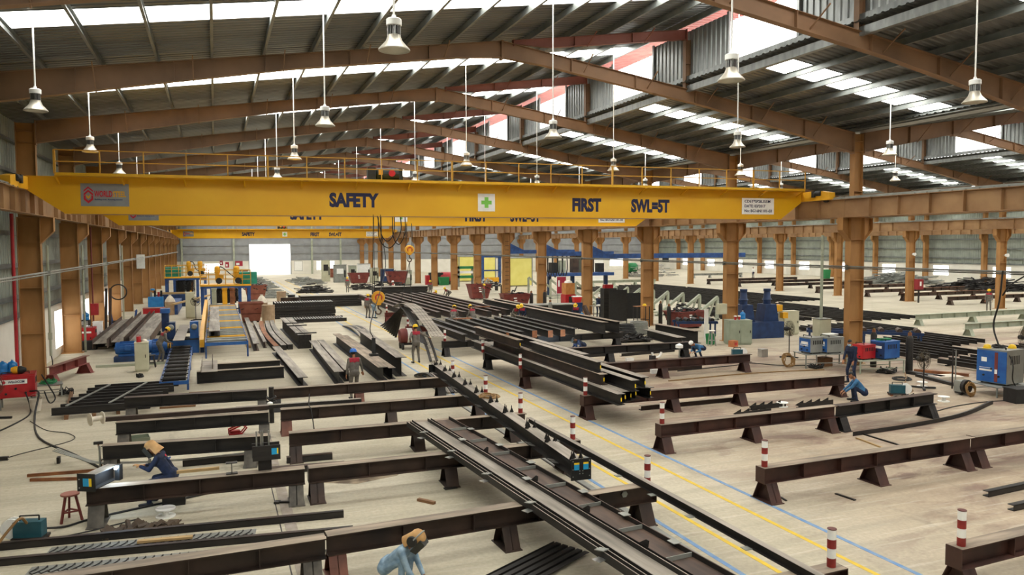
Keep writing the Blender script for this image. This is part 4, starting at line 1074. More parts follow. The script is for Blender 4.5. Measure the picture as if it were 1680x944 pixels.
# ------------------------------------------------------------------ stacked H girders right of the aisle
def hgirder(label,P,L_,h=.30,b=.24,m1='dark',m2='greytop',rz=PI/2,dot=True,group=None,cat='girder'):
    t=thing('h_girder',label,cat,P,rz,group)
    m=MB(); m.ibeam(0,L_,0,0,h,b,.014,.01,0,1); m.build('beam',[M[m1],M[m2]],t)
    if dot: MB().box(-.003,.001,-.016,.016,.10,.20).build('paint_mark',M['lblyel'],t)
    return t
z1=.668
S=[('bottom left girder of the stack beside the aisle, nearest the bollards',9.87,17.5,z1,12.3,'dark'),
('bottom girder second from the aisle in the stack',10.13,17.75,z1,11.6,'dark'),('bottom girder third from the aisle in the stack',10.39,17.9,z1,11.2,'dark'),('bottom girder fourth from the aisle in the stack',10.66,18.1,z1,10.5,'dark'),
('bottom right girder of the stack, its near end farthest from the aisle',11.06,18.0,z1,10.2,'dark'),
('reddish middle layer girder of the stack, nearest the aisle',10.05,18.8,z1+.305,9.1,'brown'),('middle layer girder of the stack reaching farthest forward',10.38,17.65,z1+.305,10.0,'dark'),('middle layer girder at the right of the stack',10.86,17.95,z1+.305,9.6,'dark'),
('top girder of the stack, near piece with yellow paint on its end',10.1,19.1,z1+.61,5.0,'dark'),('top girder of the stack, second from the aisle',10.40,20.6,z1+.61,6.5,'dark'),('reddish far top girder of the stack',9.85,24.6,z1+.61,4.9,'brown')]
for l,x,y,z,L_,mm_ in S: hgirder(l,(x,y,z),L_,.30,.24,mm_,'greytop' if mm_=='dark' else 'browntop')

# ------------------------------------------------------------------ long dark channels and loose steel on the floor at the front
def floor_bar(name,label,P0,P1,w_,h,m1='brown',m2=None,cat='steel bar',z=0.0,group=None):
    P0=Vector((P0[0],P0[1],z)); P1=Vector((P1[0],P1[1],z)); L_=(P1-P0).length
    m=MB(); m.box(0,L_,-w_/2,w_/2,0,h*.12); m.box(0,L_,-w_/2,-w_/2+.012,0,h); m.box(0,L_,-w_/2,w_/2,h-.012,h,1)
    o=m.build(name,[M[m1],M[m2 or m1]]); o.location=P0; o.rotation_euler=(0,0,math.atan2(P1.y-P0.y,P1.x-P0.x)); return tag(o,label,cat,group)
floor_bar('floor_channel','long dark channel on the floor in front of the red stool, farther of two',(-4.6,14.4),(2.05,13.73),.1,.12,'dark','brown')
floor_bar('floor_channel','long dark channel on the floor behind the frontmost trestle, nearer of two',(-4.6,13.75),(2.08,12.9),.1,.11,'dark','brown')
for lb,y0,y1,x0,x1,n in (('farther',13.88,13.84,-2.62,.55,24),('nearer',13.14,13.06,-2.75,.45,25)):
    t=thing('hooked_plate','grey strip with a row of bent hooks, %s of two by the floor channels'%lb,'steel plate',(x0,(y0+y1)/2,0),-.118)
    m=MB(); m.box(0,x1-x0,-.2,.2,0,.008); m.build('plate',mat('grey_strip_plate','#6f6f69','#868680',.6,.1,scale=4),t)
    hk=None
    for k in range(n):
        if hk is None: o=hk=MB().tube([(.01,.13,.012),(.02,.10,.04),(.0,.02,.03),(-.06,-.04,.018),(0,-.12,.018),(.06,-.03,.018)],.010,5).build('hook',M['dark'],t)
        else: o=link('hook',hk.data,t)
        o.location=(.1+k*(x1-x0-.2)/(n-1),0,0)
def stick(name,label,P0,P1,w_,h,m_,z=0.0,cat='timber'):
    P0=Vector((P0[0],P0[1],z)); P1=Vector((P1[0],P1[1],z)); o=MB().box(0,(P1-P0).length,-w_/2,w_/2,0,h).build(name,M[m_]); o.location=P0; o.rotation_euler=(0,0,math.atan2(P1.y-P0.y,P1.x-P0.x)); return tag(o,label,cat)
stick('timber_batten','pale timber batten lying on the hooked steel strip',(-1.302, 13.689, 0.000),(-0.467, 13.580, 0.000),.09,.04,'wood',.03)

# ------------------------------------------------------------------ reusable builders for shop equipment
def trough(label,P,L_,w_,hh,rz=PI/2,m1='grime',web='greytop',tilt=0.0,name='steel_trough',cat='steel section'):
    """H section lying on its flange edges: two upright flanges, level web"""
    m=MB(); m.box(0,L_,-w_/2,-w_/2+.014,0,hh); m.box(0,L_,w_/2-.014,w_/2,0,hh); m.box(0,L_,-w_/2+.014,w_/2-.014,hh*.5,hh*.5+.012,1)
    o=m.build(name,[M[m1],M[web]]); o.location=P; o.rotation_euler=(0,-tilt,rz); return tag(o,label,cat)
def scrap(name,n,sx,sy,z0,z1,m_,parent,seed=1,lmin=.2,lmax=.7):
    """heap of loose offcuts nobody could count"""
    rnd=random.Random(seed); m=MB()
    for _ in range(n):
        u=rnd.uniform(-1,1); v=rnd.uniform(-1,1); top=z1-(z1-z0)*max(abs(u),abs(v))**1.5
        c=(u*sx*.5,v*sy*.5,rnd.uniform(z0,max(z0+.01,top)))
        m.cbox(c,(rnd.uniform(lmin,lmax),rnd.uniform(.04,.16),rnd.uniform(.01,.07)),rz=rnd.uniform(0,PI),rx=rnd.uniform(-.7,.7),ry=rnd.uniform(-.6,.6))
    o=m.build(name,M[m_],parent); o['kind']='stuff'; return o
def skip_bin(label,loc,rz,w_=1.25,d=1.0,h=.9,m_='binred',heap='dark',marks=False,seed=1,n=60,hz=.25):
    t=thing('skip_bin',label,'scrap bin',loc,rz)
    m=MB(); b=.72; z0=.08
    def ring(k,z,inset=0): return [(-w_/2*k+inset,-d/2*k+inset,z),(w_/2*k-inset,-d/2*k+inset,z),(w_/2*k-inset,d/2*k-inset,z),(-w_/2*k+inset,d/2*k-inset,z)]
    a,c_=ring(b,z0),ring(1,h); ai,ci=ring(b,z0+.02,.02),ring(1,h,.02)
    vs=a+c_+ai+ci; fs=[(3,2,1,0)]+[(i,(i+1)%4,4+(i+1)%4,4+i) for i in range(4)]+[(4+i,4+(i+1)%4,12+(i+1)%4,12+i) for i in range(4)]+[(8+(i+1)%4,8+i,12+i,12+(i+1)%4) for i in range(4)]+[(8,9,10,11)]
    m.add(vs,fs); m.build('body',M[m_],t)
    m=MB(); k=1.02
    for s in (-1,1): m.box(-w_/2*k,w_/2*k,s*d/2*k-.025,s*d/2*k+.025,h-.03,h+.02); m.box(s*w_/2*k-.025,s*w_/2*k+.025,-d/2*k,d/2*k,h-.03,h+.02)
    m.build('rim',M[m_],t)
    kk=b+(1-b)*.42; zz=z0+(h-z0)*.42
    for s in (-1,1): MB().box(-w_/2*kk-.02,w_/2*kk+.02,s*(d/2*kk+.01)-.012,s*(d/2*kk+.01)+.012,zz-.02,zz+.02).build('stiffener',mat('bin_rib','#5a2c22',None,.7),t)
    for s in (-1,1): MB().box(s*w_*.28-.06,s*w_*.28+.06,-d*.35,d*.35,0,z0).build('skid',M['dark'],t)
    if marks:
        for r_ in range(3):
            q=MB(); q.cbox((-.12+.03*r_,-d/2*(b+(1-b)*.72)-.02,z0+(h-z0)*(.78-.14*r_)),(.22,.006,.07),rx=-.2); q.build('painted_mark',M['white'],t)
    if n: scrap('scrap',n,w_*.9,d*.9,h*.7,h+hz,heap,t,seed)
    return t
def cabinet(name,label,loc,rz,w_,d,h,m_,cat='cabinet',vents=False,doors=1):
    t=thing(name,label,cat,loc,rz)
    m=MB(); m.box(-w_/2,w_/2,-d/2,d/2,.06,h); m.box(-w_/2-.015,w_/2+.015,-d/2-.015,d/2+.015,h,h+.03); m.box(-w_/2+.03,w_/2-.03,-d/2+.03,d/2-.03,0,.06); m.build('body',M[m_],t)
    for k in range(doors):
        x0=-w_/2+.03+k*(w_-.06)/doors; x1=x0+(w_-.06)/doors-.015
        dr=MB().box(x0,x1,-d/2-.022,-d/2-.002,.1,h-.04).build('door',M[m_],t)
        MB().box(x1-.07,x1-.045,-d/2-.05,-d/2-.022,h*.5,h*.5+.12).build('handle',M['black'],dr)
    return t
def jug(label,loc,group=None):
    t=thing('water_jug',label,'water jug',loc,0,group)
    MB().lathe([(.0,0),(.125,0),(.135,.02),(.135,.12),(.128,.135),(.135,.15),(.135,.27),(.11,.31),(.05,.35),(.03,.36),(.03,.40),(.0,.40)],(0,0,0),18,cap=False).build('bottle',M['jug'],t,smooth=True)
    MB().lathe([(.034,.385),(.034,.415),(.0,.415)],(0,0,0),12,cap=False).build('cap',M['white'],t); return t
def welder_set(label,loc,rz,w_=.55,d=.85,h=.75,front='red',side='red',z=.0,plate=True,name='welding_machine',cat='welding machine',text=None):
    t=thing(name,label,cat,loc,rz)
    m=MB(); m.box(-w_/2,w_/2,-d/2,d/2,z+.05,z+h); 
    m.box(-w_/2-.01,w_/2+.01,-d/2-.01,d/2+.01,z+h,z+h+.02); m.build('housing',M[side],t)
    f=MB().box(-w_/2+.01,w_/2-.01,-d/2-.018,-d/2-.001,z+.07,z+h-.03).build('front_panel',M[front],t)
    if plate: MB().box(-w_*.3,w_*.3,-d/2-.024,-d/2-.018,z+h*.62,z+h*.76).build('label_plate',M['white'],f)
    for x in (-w_*.25,w_*.25): MB().lathe([(.03,-d/2-.05),(.035,-d/2-.018)],(x,0,z+h*.25),12,axis='y').build('socket',M['black'],f)
    MB().lathe([(.0,-d/2-.045),(.03,-d/2-.045),(.035,-d/2-.018)],(0,0,z+h*.45),14,axis='y').build('dial',M['black'],f)
    for k in range(6):
        for s in (-1,1): MB().box(s*w_/2-.004 if s<0 else w_/2-.001,s*w_/2+.001 if s<0 else w_/2+.004,-d*.3+k*.09,-d*.3+k*.09+.05,z+h*.6,z+h*.85).build('vent_slot',M['black'],t)
    m=MB()
    for s in (-1,1): m.bar((s*w_*.35,-d*.3,z+h+.02),(s*w_*.35,-d*.3,z+h+.09),.02); 
    m.bar((-w_*.35,-d*.3,z+h+.09),(w_*.35,-d*.3,z+h+.09),.025); m.build('lift_handle',M['black'],t)
    for x in (-w_*.38,w_*.38):
        for y in (-d*.36,d*.36): MB().lathe([(.03,-.02),(.05,-.02),(.05,.02),(.03,.02)],(x,y,z+.05),12,axis='x').build('wheel',M['black'],t)
    return t
def pedestal_fan(label,loc,rz,h=1.35,r=.33):
    t=thing('pedestal_fan',label,'fan',loc,rz)
    m=MB()
    for k in range(3):
        a=PI/2+k*2*PI/3; m.bar((0,0,.05),(.42*math.cos(a),.42*math.sin(a),.03),.08,.05)
    m.build('base',M['black'],t)
    MB().cyl((0,0,.03),(0,0,h-.1),.022,n=10).build('pole',M['black'],t)
    MB().lathe([(.03,.02),(.085,.04),(.095,.14),(.07,.24),(.03,.26)],(0,0,h),16,axis='y').build('motor',M['black'],t,smooth=True)
    hd=MB(); 
    for rr_,y in ((r,0),(r,-.06),(r*.97,.07),(r*.62,-.1),(r*.3,-.115),(r*.6,.1)): hd.tube([(rr_*math.cos(2*PI*i/30),y,h+rr_*math.sin(2*PI*i/30)) for i in range(30)],.006,5,closed=True)
    for k in range(28):
        a=2*PI*k/28; ca,sa=math.cos(a),math.sin(a)
        hd.tube([(r*.12*ca,-.12,h+r*.12*sa),(r*.62*ca,-.1,h+r*.62*sa),(r*ca,-.03,h+r*sa),(r*.62*ca,.1,h+r*.62*sa),(r*.2*ca,.12,h+r*.2*sa)],.0035,4)
    g=hd.build('guard',mat('fan_guard','#3c352a','#4a4234',.5,.4,scale=4),t); g['label']='wire guard'
    for k in range(3):
        a=2*PI*k/3+.3; m=MB(); n=6; vs=[];fs=[]
        for i in range(n+1):
            q=.15+.8*i/n; wd=.12+.15*math.sin(PI*min(1,q)); 
            for s in (-1,1):
                b=a+s*wd; vs.append((r*q*math.cos(b),s*.03,h+r*q*math.sin(b)))
        for i in range(n): fs.append((2*i,2*i+1,2*i+3,2*i+2))
        m.add(vs,fs); m.build('blade',mat('fan_blade','#6b6250',None,.5),t)
    MB().lathe([(.0,-.06),(.05,-.05),(.05,.03)],(0,0,h),14,axis='y').build('hub',M['black'],t)
    return t
def gas_cylinder(label,loc,m_='dark',h=1.35,r=.115,group=None):
    t=thing('gas_cylinder',label,'gas cylinder',loc,0,group)
    MB().lathe([(.0,0),(r*.95,0),(r,.03),(r,h-.2),(r*.8,h-.1),(r*.4,h-.04),(.03,h-.02),(.03,h)],(0,0,0),18,cap=False).build('tank',M[m_],t,smooth=True)
    m=MB(); m.lathe([(.022,h),(.022,h+.07),(.035,h+.07),(.035,h+.1),(.0,h+.1)],(0,0,0),10,cap=False); m.cyl((0,0,h+.04),(.07,0,h+.04),.014,n=8); m.build('valve',mat('brass','#8c6f30',None,.35,.8),t)
    MB().lathe([(r*.55,h-.06),(r*.55,h+.05),(r*.5,h+.05)],(0,0,0),12,cap=False).build('collar',M['rust'],t); return t
def frame_table(name,label,loc,rz,w_,d,h,m_top='greysteel',m_leg='greysteel',cat='table',shelf=False):
    t=thing(name,label,cat,loc,rz)
    MB().box(-w_/2,w_/2,-d/2,d/2,h-.03,h).build('table_top',M[m_top],t)
    for x in (-w_/2+.04,w_/2-.04):
        for y in (-d/2+.04,d/2-.04): MB().box(x-.02,x+.02,y-.02,y+.02,0,h-.03).build('leg',M[m_leg],t)
    m=MB()
    for s in (-1,1): m.box(-w_/2+.04,w_/2-.04,s*(d/2-.04)-.012,s*(d/2-.04)+.012,h*.35,h*.35+.025)
    m.build('rail',M[m_leg],t); return t
def stool(label,loc,rz=0,m_seat='redraft',m_leg='darkred',h=.5,square=False):
    t=thing('stool',label,'stool',loc,rz)
    MB().lathe([(.0,h-.03),(.15,h-.03),(.155,h-.015),(.15,h),(.0,h)],(0,0,0),20,cap=False).build('seat',M[m_seat],t)
    ang=[PI/2+k*2*PI/3 for k in range(3)] if not square else [PI/4+k*PI/2 for k in range(4)]
    for a in ang: MB().bar((.09*math.cos(a),.09*math.sin(a),h-.03),(.19*math.cos(a),.19*math.sin(a),0),.035).build('leg',M[m_leg],t)
    m=MB(); q=[(.15*math.cos(a),.15*math.sin(a),h*.36) for a in ang]
    for i in range(len(q)): m.bar(q[i],q[(i+1)%len(q)],.025)
    m.build('stretcher',M[m_leg],t); return t
def spool(label,loc,rz=0,upright=False,r=.15,w_=.16,m_='white',group=None):
    t=thing('wire_spool',label,'cable spool',loc,rz,group)
    ax='z' if upright else 'x'
    m=MB()
    for s in (0,1):
        z=(0 if s==0 else w_-.02) if upright else (-w_/2 if s==0 else w_/2-.02)
        MB().lathe([(.05,z),(r,z),(r,z+.02),(.05,z+.02)],(0,0,0 if upright else r),22,axis=ax).build('flange',M[m_],t)
    MB().lathe([(.06,.02 if upright else -w_/2+.02),(.06,w_-.02 if upright else w_/2-.02)],(0,0,0 if upright else r),18,axis=ax).build('core',M[m_],t,smooth=True)
    return t
def coil_cable(name,label,loc,r=.3,n=5,th=.014,m_='cable',cat='cable coil',seed=0,hgt=.06,tilt=0.0):
    rnd=random.Random(seed); pts=[]
    for i in range(n*16+1):
        a=2*PI*i/16; rr_=r*(.75+.25*math.sin(i*.37+seed)); pts.append((rr_*math.cos(a)+rnd.uniform(-.02,.02),rr_*math.sin(a)+rnd.uniform(-.02,.02),th+hgt*rnd.random()*i/(n*16)))
    o=MB().tube(pts,th,6).build(name,M[m_],smooth=True); o.location=loc; o.rotation_euler=(tilt,0,0); return tag(o,label,cat)
def helmet_on(label,loc,rz=0,m_='helmet'):
    t=thing('hard_hat',label,'hard hat',loc,rz)
    MB().lathe([(.118,0),(.117,.03),(.108,.07),(.085,.105),(.05,.125),(0,.132)],(0,0,0),20,cap=False).build('shell',M[m_],t,smooth=True)
    MB().lathe([(.117,-.002),(.138,-.002),(.138,.006),(.117,.010)],(0,.01,0),20,cap=False).build('brim',M[m_],t)
    return t
def roller_bed(label,loc,rz,L_,w_,h,nr,rr_=.055,m_frame='gantryblue',m_roll='dark',alt=None,legs=3,name='roller_conveyor',side=.14):
    """local +x runs along the bed away from the viewer"""
    t=thing(name,label,'conveyor',loc,rz)
    for s in (-1,1): MB().box(0,L_,s*w_/2-.03,s*w_/2+.03,h-side,h).build('side_rail',M[m_frame],t)
    for k in range(legs):
        x=.12+(L_-.24)*k/(legs-1)
        for s in (-1,1): MB().box(x-.04,x+.04,s*w_/2-.035,s*w_/2+.035,0,h-side).build('leg',M[m_frame],t)
    MB().box(-.03,.03,-w_/2-.03,w_/2+.03,h-side,h-.02).build('end_beam',M['blue'] if m_frame=='gantryblue' else M[m_frame],t)
    ro=None
    for k in range(nr):
        x=.25+(L_-.5)*k/(nr-1); mk=m_roll if not alt or k%alt[1]!=2 else alt[0]
        if ro is None or mk!=m_roll: o=MB().lathe([(.02,-w_/2),(.02,-w_/2+.06),(rr_,-w_/2+.06),(rr_,w_/2-.06),(.02,w_/2-.06),(.02,w_/2)],(0,0,0),14,axis='y').build('roller',M[mk],t,smooth=True)
        else: o=link('roller',ro.data,t)
        if mk==m_roll and ro is None: ro=o
        o.location=(x,0,h+rr_*.4)
    return t
def elec_motor(label,loc,rz,r=.24,L_=.8,m_='blue',z=.3):
    t=thing('electric_motor',label,'motor',loc,rz)
    m=MB(); m.lathe([(.05,-L_/2-.06),(.05,-L_/2),(r*.85,-L_/2),(r,-L_/2+.06),(r,L_/2-.22),(r*.9,L_/2-.2),(r*.95,L_/2-.18),(r*.95,L_/2),(r*.7,L_/2+.03),(0,L_/2+.03)],(0,0,z+r),22,axis='x',cap=False)
    for k in range(18):
        a=2*PI*k/18; m.cbox((-.05,(r+.012)*math.cos(a),z+r+(r+.012)*math.sin(a)),(L_*.55,.03,.012),rx=a)
    m.build('housing',M[m_],t,smooth=True)
    MB().box(-.12,.12,-r-.1,-r+.02,z+r*.8,z+r*1.5).build('terminal_box',M[m_],t)
    MB().box(-L_*.38,L_*.3,-r*.8,r*.8,z-.06,z+.05).build('foot',M[m_],t)
    MB().box(-L_*.55,L_*.55,-r*1.2,r*1.2,0,z-.06).build('plinth',M['navyblue'],t); return t
def drum_sack(label,loc,r=.33,h=.85,sack=.45,m_='drum'):
    t=thing('wire_drum',label,'drum',loc)
    m=MB(); m.lathe([(0,.0),(r,.0),(r,.03),(r*.985,.05),(r*.985,h-.06),(r,h-.04),(r,h),(r*.5,h)],(0,0,.0),24,cap=False); m.build('barrel',M[m_],t,smooth=True)
    if sack: MB().lathe([(r*.96,h+.002),(r*.9,h+.12),(r*.5,h+sack*.7),(r*.2,h+sack*.9),(r*.3,h+sack),(0,h+sack)],(0,0,0),18,cap=False).build('hood',M['sack'],t,smooth=True)
    return t

# ------------------------------------------------------------------ along the left wall
t=welder_set('red welding machine on a cart by the left wall, mask and jugs on top',(-5.72,26.9,0),.12,1.0,.7,.72,'red','red',.32,False)
MB().box(-.40,.30,-.374,-.368,.78,.92).build('label_plate',M['white'],t); 
o=text_fit('WELDCOM',.02,.85,.42,.07,M['navy'],t,-.377,.03)
o=MB().lathe([(.03,-.376),(.05,-.376),(.05,-.374),(.03,-.374)],(-.30,0,.85),16,axis='y').build('emblem',M['signred'],t)
for s in (-1,1):
    for y in (-.25,.25): MB().box(s*.42-.03,s*.42+.03,y-.03,y+.03,0,.37).build('cart_leg',M['greysteel'],t)
jug('blue water jug at the left on the red welding machine by the wall',(-6.08,26.95,1.065),'two blue water jugs on the red welder'); jug('blue water jug at the right on the red welding machine by the wall',(-5.85,27.05,1.065),'two blue water jugs on the red welder')
tt=thing('welding_mask','yellow and black welding mask lying on the red welding machine','welding mask',(-5.55,26.75,1.065))
MB().lathe([(.0,-.16),(.08,-.15),(.12,-.05),(.11,.03)],(-.12,0,.11),16,axis='x').build('shell',M['yellow'],tt,smooth=True); MB().lathe([(.11,.03),(.12,.12),(.06,.24),(0,.25)],(-.12,0,.11),16,axis='x').build('hood',M['black'],tt,smooth=True)
tt=thing('bucket','pale plastic bucket under the front of the red welding machine','bucket',(-5.1,26.15,0)); MB().lathe([(0,0),(.13,0),(.17,.36),(.165,.36),(.125,.02)],(0,0,0),20,cap=False).build('pail',M['sack'],tt,smooth=True); MB().tube(arc_pts((0,0,.34),.17,.2,PI-.2,10),.006,5).build('handle',M['greysteel'],tt)
frame_table('work_table','low grey frame table with green hoses beside the front left column',(-5.2,28.6,0),.2,.8,.6,.42)
coil_cable('hose_coil','tangled green hose heaped on the low grey table',(-5.25,28.65,.42),.28,6,.018,'greenpl','hose',3,.14)
coil_cable('cable_coil','black cable coil hanging beside the low grey table',(-4.72,28.75,0.0),.22,5,.018,'cable','cable coil',4,.3)
pedestal_fan('pedestal fan with a brown wire guard, cut off at the left edge of the picture',(-5.95,25.3,0),2.6,1.0,.3)
# red brown trestle by the columns
t=trestle((-5.42,30.7),(-4.66,33.5),(.16,2.75),'red brown trestle beside the second left column',None,'darkred','legrust',['darkred','darkred']); 

# fire pipe
t=thing('fire_pipe','dark red riser pipe with a bent foot on the left wall','pipe',(-6.3,29.8,0)); MB().box(-.05,.35,-.06,.06,0,.40).build('floor_bracket',M['dark'],t); MB().tube([(0,0,6.0),(0,0,.75)]+[(.12-.12*math.cos(a),-.12*math.sin(a)*.3,.75-.3*math.sin(a)) for a in (0.5,1.0,1.4)]+[(.35,0,.45),(-.2,-.9,.45)],.055,12).build('pipe',M['red'],t,smooth=True)
t=thing('fire_pipe','thin dark red pipe between the second and third left columns','pipe',(-6.05,45.2,0)); MB().cyl((0,0,0),(0,0,5.9),.04,n=10).build('pipe',M['darkred'],t); MB().box(-.1,.25,-.15,.15,1.3,1.9).build('hose_box',M['red'],t)
# second red welder
t=welder_set('red welding machine with a white label strip behind the second left column',(-5.78,41.0,0),.02,.75,.7,.62,'red','red',.42,True)
MB().box(-.40,.40,-.36,.36,0,.40).build('cart',M['black'],t)
tt=thing('tool_box','grey machine box on the second red welding machine','box',(-5.82,41.0,1.15)); MB().box(-.22,.2,-.22,.22,0,.26).build('case',M['dark'],tt); MB().box(-.15,.13,-.235,-.22,.03,.22).build('panel',M['greysteel'],tt)
jug('blue water jug on the grey box over the second red welding machine',(-5.8,41.0,1.412))
cabinet('white_box','white box standing beside the second red welding machine',(-5.52,42.6,0),.05,.42,.5,1.15,'white','box')
# channels and ring leaning on the column
for k,(x,y) in enumerate(((-5.72,47.0),(-5.52,47.1))):
    o=MB(); o.box(-.06,.06,-.05,-.04,0,2.6); o.box(-.06,-.05,-.05,.05,0,2.6); o.box(.05,.06,-.05,.05,0,2.6); o=o.build('leaning_channel',M['dark'] if k==0 else M['grime']); o.location=(x,y,0); o.rotation_euler=(-.06,.03,0); tag(o,('darker left' if k==0 else 'browner right')+' steel channel leaning on the third left column','steel channel')
o=MB().tube([(.42*math.cos(2*PI*i/30),0,.42*math.sin(2*PI*i/30)) for i in range(30)],.035,8,closed=True).build('hanging_steel_ring',M['dark'],smooth=True); o.location=(-5.1,47.6,2.35); tag(o,'dark ring of tube hung on the third left column','steel ring')
# blue cradle with upright prongs
t=thing('prong_cradle','low blue cradle with rows of upright curved prongs','rack',(-5.45,53.0,0))
MB().box(-.65,.65,-.55,.55,0,.18).build('base',M['gantryblue'],t)
for s in (-1,1):
    for k in range(4): MB().tube([(s*.6,-.5+.33*k,.18),(s*.66,-.5+.33*k,.3),(s*.74,-.48+.33*k,.8),(s*.72,-.46+.33*k,.9)],.028,7).build('prong',M['gantryblue'],t)
for k in range(3): MB().cyl((-.6,-.3+.3*k,.22),(.6,-.3+.3*k,.22),.04,n=10).build('roller',M['dark'],t)
# three trough sections
trough('grey trough section lying nearest the left wall',(-4.95,38.6,.30),12.4,.60,.42,PI/2+.005)
trough('grey trough section lying in the middle of three',(-4.33,39.4,.25),15.6,.56,.42,PI/2)
trough('wide grey trough section lying nearest the blue machines',(-3.38,39.3,.28),16.0,.9,.40,PI/2)
for k,y in enumerate((41.8,46.0,50.4)):
    o=MB().box(-5.7,-2.9,y-.1,y+.1,0,.245).build('timber_sleeper',M['dark']); tag(o,('nearest','middle','farthest')[k]+' dark sleeper under the grey trough sections','sleeper')
for k,(x,y) in enumerate(((-4.75,40.6),(-4.72,45.0),(-4.75,49.5))): 
    tag(MB().cbox((x,y,.275),(.3,1.2,.05)).build('white_packer',M['white']),('nearest','middle','farthest')[k]+' white board between the grey trough sections','board')
# red box, blue power pack, planks, drum, cabinet
t=thing('red_tank','dark red tank box with a dusty top beside the blue machines','box',(-3.9,56.2,0)); MB().box(-.66,.66,-.4,.4,0,.75).build('tank',M['red'],t); MB().box(-.68,.68,-.42,.42,.75,.79).build('lid',M['redraft'],t)
t=thing('hydraulic_unit','bright blue hydraulic power pack with pumps on top','hydraulic unit',(-4.2,62.3,0)); MB().box(-.5,.5,-.4,.4,.25,1.15).build('tank',mat('bright_blue','#1d74b8','#2b86c8',.4,scale=3),t)
for k,x in enumerate((-.3,-.05,.2,.38)): MB().cyl((x,.0,1.15),(x,0,1.5+.1*(k%2)),.08,n=12).build('pump',M[('greysteel','dark','red','dark')[k]],t)
MB().lathe([(0,.0),(.16,.02),(.16,.12),(0,.16)],(-.2,0,1.62),14,cap=False).build('motor_cap',mat('bright_blue','#1d74b8'),t)
for sx in (-.4,.4):
    for sy in (-.3,.3): MB().box(sx-.04,sx+.04,sy-.04,sy+.04,0,.25).build('leg',M['navyblue'],t)
for k,(x,y,a,L_) in enumerate(((-3.4,68.8,.0,2.4),(-3.3,67.6,.05,2.2),(-2.9,58.6,1.25,9.0))):
    o=MB().box(0,L_,-.12,.12,0,.1).build('timber_plank',M['wood']); o.location=(x-(.9 if k<2 else 0),y,1.0 if k<2 else .75); o.rotation_euler=(0,0 if k<2 else -.02,a); tag(o,('upper pale plank behind the blue power pack','lower pale plank behind the blue power pack','long pale plank slanting beside the paper drum')[k],'plank')
for k in range(2):
    tag(MB().box(-4.5,-2.0,67.3+1.3*k,67.7+1.3*k,0,.99).build('plank_stand',M['navyblue']),('near','far')[k]+' stand under the pale planks','stand')
tag(MB().box(-3.2,-2.6,59.4,67.0,0,.7).build('plank_plinth',M['gantryblue']),'blue base under the long slanting plank','machine base')
drum_sack('tall paper drum under a clear plastic hood beside the cream cabinet',(-3.1,59.6,0),.36,.92,.5)
cabinet('cream_cabinet','tall cream control cabinet in front of the far gantry',(-1.68,56.1,0),.05,.56,.6,1.75,'cream')
pedestal_fan('pedestal fan beside the tall cream control cabinet',(-1.3,54.4,0),.3,1.25,.3)
# pale cabinet with blue motor
cabinet('cream_cabinet','short cream control cabinet by the blue motor, red can on top',(-2.78,33.0,0),.02,.48,.5,1.12,'cream')
t=thing('red_can','red can on the short cream control cabinet','can',(-2.88,33.0,1.152)); MB().lathe([(0,0),(.08,0),(.085,.02),(.085,.2),(.075,.22),(0,.22)],(0,0,0),16,cap=False).build('tin',M['red'],t,smooth=True); MB().tube(arc_pts((0,0,.2),.08,.1,PI-.1,8),.006,5).build('handle',M['red'],t)
t=thing('cloth_bundle','crumpled pale cloth beside the red can','cloth',(-2.68,33.02,1.152)); MB().lathe([(0,0),(.12,.01),(.1,.07),(.05,.1),(0,.11)],(0,0,0),11,cap=False).build('cloth',M['sack'],t,smooth=True)
elec_motor('large bright blue electric motor left of the short cream cabinet',(-3.55,36.2,0),0,.27,1.0,'blue',.28)
t=elec_motor('bright blue gearbox motor right of the short cream cabinet',(-2.45,36.4,0),PI,.3,.8,'blue',.25); t.name='gear_motor'
t=thing('drive_coupling','yellow and black shaft coupling beside the gearbox motor','coupling',(-1.99,36.4,.55)); 
for k in range(4): MB().lathe([(.0,-.02),(.12,-.02),(.12,.02),(0,.02)],(-.05+.045*k-.02,0,0),14,axis='x',cap=False).build('disc',M['yellow'] if k%2 else M['black'],t)
for s in (-1,1): MB().box(-.05,.05,-.05+s*.1,.05+s*.1,-.55,-.115).build('support',M['navyblue'],t)
t=thing('channel_rail','long pale grey floor channel behind the conveyor mat','steel channel',(-4.6,34.6,0)); MB().box(0,3.4,-.06,.06,0,.1).build('web',M['palesteel'],t)
coil_cable('cable_coil','small black cable heap at the foot of the short cream cabinet',(-2.75,31.4,0),.13,6,.02,'cable','cable coil',8,.16)
stool('dark stool beside the roller conveyor',(-2.5,33.9,0),0,'dark','dark',.5,True)
# roller conveyor with plate
roller_bed('blue roller conveyor leading to the straightening machine',(-1.40,27.95,0),PI/2+.012,9.2,.85,.36,10,.075,'gantryblue','dark',None,3)
t=thing('straightening_machine','blue plate straightening machine with hubbed posts at the conveyor end','machine',(-1.35,38.2,0))
MB().box(-1.0,.55,-.5,.5,0,.62).build('base',M['blue'],t); MB().box(-1.05,.56,-.55,.55,.62,.66).build('bed_plate',M['black'],t)
for x,m_ in ((.36,'blue'),(-.62,'navyblue')):
    p=MB().box(x-.18,x+.18,-.35,.25,.66,1.42).build('post',M[m_],t)
    MB().lathe([(0,-.46),(.08,-.46),(.12,-.43),(.14,-.35)],(x,0,1.2),18,axis='y',cap=False).build('hub',M['greysteel'],p)
MB().box(-1.0,-.7,-.2,.2,1.0,1.85).build('drive_column',M['navyblue'],t); MB().box(-1.05,-.65,-.25,.25,1.85,2.05).build('motor_head',M['blue'],t)
for k in range(4): MB().cyl((-.43,.1+.35*k,.92),(.17,.1+.35*k,.92),.06,n=12).build('press_roller',M['dark'],t)
